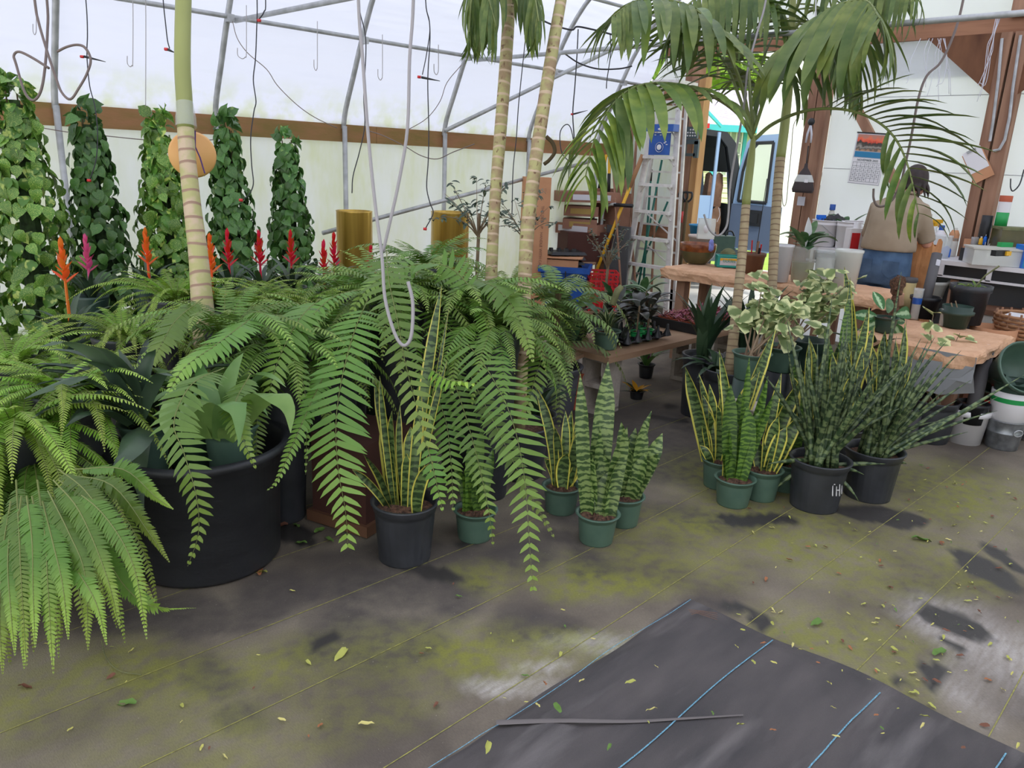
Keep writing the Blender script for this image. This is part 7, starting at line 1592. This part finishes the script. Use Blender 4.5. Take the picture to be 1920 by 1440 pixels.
line('thin black line hanging from the cable beside the palm frond',[(1144,64),(1145,100),(1138,150),(1137,166)],.004,'tubeb',6.2,group='black drip lines')
line('thin brown wire crossing from the arch joint down to the hip board',[(436,40),(445,72),(465,100),(500,130),(520,160),(555,195),(590,220),(632,240)],.0025,'hosed',4.6,cat='wire',name='wire',group='thin wires')
line('thin brown wire sagging below the hip board in the middle',[(690,245),(720,255),(760,275),(790,292),(820,298),(850,285),(890,270)],.003,'hosed',5.2,cat='wire',name='wire',group='thin wires')
line('dark red wire looping along the second and third pothos',[(80,240),(130,248),(200,255),(270,262),(330,265),(400,262)],.003,'hosed',4.9,cat='wire',name='wire',group='thin wires')
line('thin red wire rising beside the fourth arch',[(762,245),(800,222),(825,190),(838,155),(865,122)],.0025,'hosed',5.4,cat='wire',name='wire',group='thin wires')
line('black bent pipe end behind the leaning palm at the hip board',[(1024,256),(1036,268),(1040,285),(1030,300),(1020,308)],.012,'stem',4.6,cat='pipe',name='bent_pipe')
line('thin grey wire hanging in a loop inside the doorway',[(1500,215),(1488,235),(1484,280),(1478,340),(1474,380),(1468,383),(1466,345)],.003,'hosed',6.0,cat='wire',name='wire',group='thin wires')
line('white cord hanging in front of the right door post',[(1530,0),(1532,60),(1525,110),(1515,150),(1505,190),(1505,225)],.004,'white',4.8,cat='cord',name='cord')
line('dark wire with a hooked end at the far right above the can',[(1920,318),(1912,345),(1900,358),(1895,352),(1895,335)],.005,'tubeb',5.9,cat='wire',name='wire')
for i,(x,y0,y1,hw) in enumerate(((249,0,125,5),(273,0,195,0),(595,40,132,3),(462,10,110,8),(717,65,150,4),(822,84,140,4),(68,10,65,3))):
    pts=[(x,y0),(x,y1-12)]+([(x-hw*.3,y1-3),(x-hw,y1),(x-hw*2,y1-6),(x-hw*2.1,y1-20)] if hw else [(x,y1)])
    line('thin wire hook hanging from the pipe, '+('left of the thick palm trunk','straight wire just left of the thick palm trunk','right of the pipe joint','at the pipe joint','behind the grey looped tube','left of the palm leaflets','at the upper left corner')[i],pts,.0022,'hose',4.3,cat='hook',name='wire_hook',group='wire hooks on the pipes',up=.2)
for i in range(9):
    px=1740+U(-20,35); y0=60+U(0,20); x=px; pts=[(px+U(-6,6),72)]
    for j in range(4): x+=U(-9,5); pts.append((x,72+(j+1)*U(20,30)))
    line('thin pale root-like string hanging below the beam, one of the tangled bunch',pts,.0022,'wlabel',6.2,cat='string',name='string',group='tangled strings under the beam',k=3)
for i in range(5):
    px=1867+i*2; x=px; pts=[(px,35)]
    for j in range(5): x-=U(2,10); pts.append((x,35+(j+1)*U(24,32)))
    line('thin pale string hanging beside the gusset near the post, one of the bunch',pts,.0022,'wlabel',6.1,cat='string',name='string',group='strings by the gusset',k=3)

# =====================================================================
# LITTER on the floor
# =====================================================================
LT=[]
for k,(c,w) in enumerate(((rgb(200,194,104),.30),(rgb(176,178,88),.4),(rgb(160,104,66),.45),(rgb(96,130,56),.4),(rgb(206,196,120),.3),(rgb(120,78,58),.5))):
    LT.append(leafmesh('litter_leaf',mat('litter%d'%k,c,.7),1,w,lance,.15,.6,5,wave=3))
n=0
def litter(px,py,s,k):
    p=at(px,py,z=.004)
    if p.y<1.33 and p.x<2.42: p.z=.045
    o=inst('fallen_leaf',LT[k],None,orient(V((U(-1,1),U(-1,1),U(-.08,.12))),V((U(-.5,.5),U(-.5,.5),1)),p+V((0,0,.004)),s))
    sz='tiny' if s<.016 else 'small' if s<.021 else 'middling' if s<.027 else 'large'
    if p.y<1.33 and p.x<2.42: w_='on the black ground cloth, '+('at its left tip' if px<1150 else 'left of the first blue line' if px<1300-(py-1300)*.9+60 else 'between the blue lines' if px<1600 else 'right of the second blue line')
    elif px<450: w_='on bare floor below the corner fern'
    elif px<800: w_='on bare floor in front of the black tub' if py<1200 else 'on the mossy floor at the lower left'
    elif px<1150: w_='on the floor below the hanging fronds' if py<1250 else 'beside the left edge of the black cloth'
    else:
        c_=('below the front green pot','below the ribbed black pots','below the right black pot','in the middle right aisle','towards the white bucket','at the right edge')[max(0,min(5,int((px-1300)//105)))]
        r_=('far back','behind the pale patch','level with the cloth corner','beside the cloth edge','nearest the camera')[max(0,min(4,int((py-860)//90)))]
        w_='%s, %s'%(c_,r_)
    tag(o,'%s %s fallen %s'%(sz,('yellow curled leaf','narrow yellow-green leaf','brown curled leaf','green leaflet','pale straw leaf','dark leaf scrap')[k],w_),'fallen leaf','fallen leaves')
rs=random.Random(5)
for i in range(230):
    if i<165:
        while 1:
            px=rs.uniform(1380,1920); py=rs.uniform(860,1420)
            if rs.random()<min(1,.25+(px-1380)/500)*(1.0 if py<1280 else .35): break
    elif i<200: px=rs.uniform(1000,1900); py=rs.uniform(1140,1430)
    else: px=rs.uniform(20,1100); py=rs.uniform(1080,1420)
    litter(px,py,rs.choice((.014,.019,.024,.03)),rs.choices(range(6),(5,5,3,2,3,2))[0])
for px,py,s,k in ((255,1321,.07,3),(672,1360,.05,4),(35,1288,.045,5),(500,1075,.07,1),(488,1080,.06,2),(1050,1360,.05,3),(915,1415,.05,1),(1710,1010,.09,3),(1750,1230,.08,3),(1490,925,.07,3),(1540,1165,.07,3),(650,1218,.07,1),(1230,1352,.04,4),(1190,1300,.04,1),(590,1000,.07,3),(560,990,.06,3),(610,1010,.06,3),(575,1020,.06,3),(540,985,.06,5)): litter(px,py,s,k)
# thin dry stems
for pts,l in (([(190,1200),(200,1235),(225,1258),(265,1265)],'thin dry yellow stem curling on the floor below the corner fern'),):
    P_=crom([at(x,y,z=.006) for x,y in pts],5); t=thing('dry_stem',l,'stem',P_[0]); mb=MB(); mb.tube(P_,.0016,4); mb.build('stem',M['twine'],t,world=True)
for i in range(4):
    a=at(1290+i*2,1143+i*3,z=.03); b=at(1345,1150+i*4,z=.03); t=thing('pine_needle','reddish pine needle on the corner of the black ground cloth','needle',a,'pine needles on the ground cloth'); mb=MB(); mb.tube([a,(a+b)/2+V((0,.01*i,.002)),b],.0011,4); mb.build('needle',M['brownp'],t,world=True)
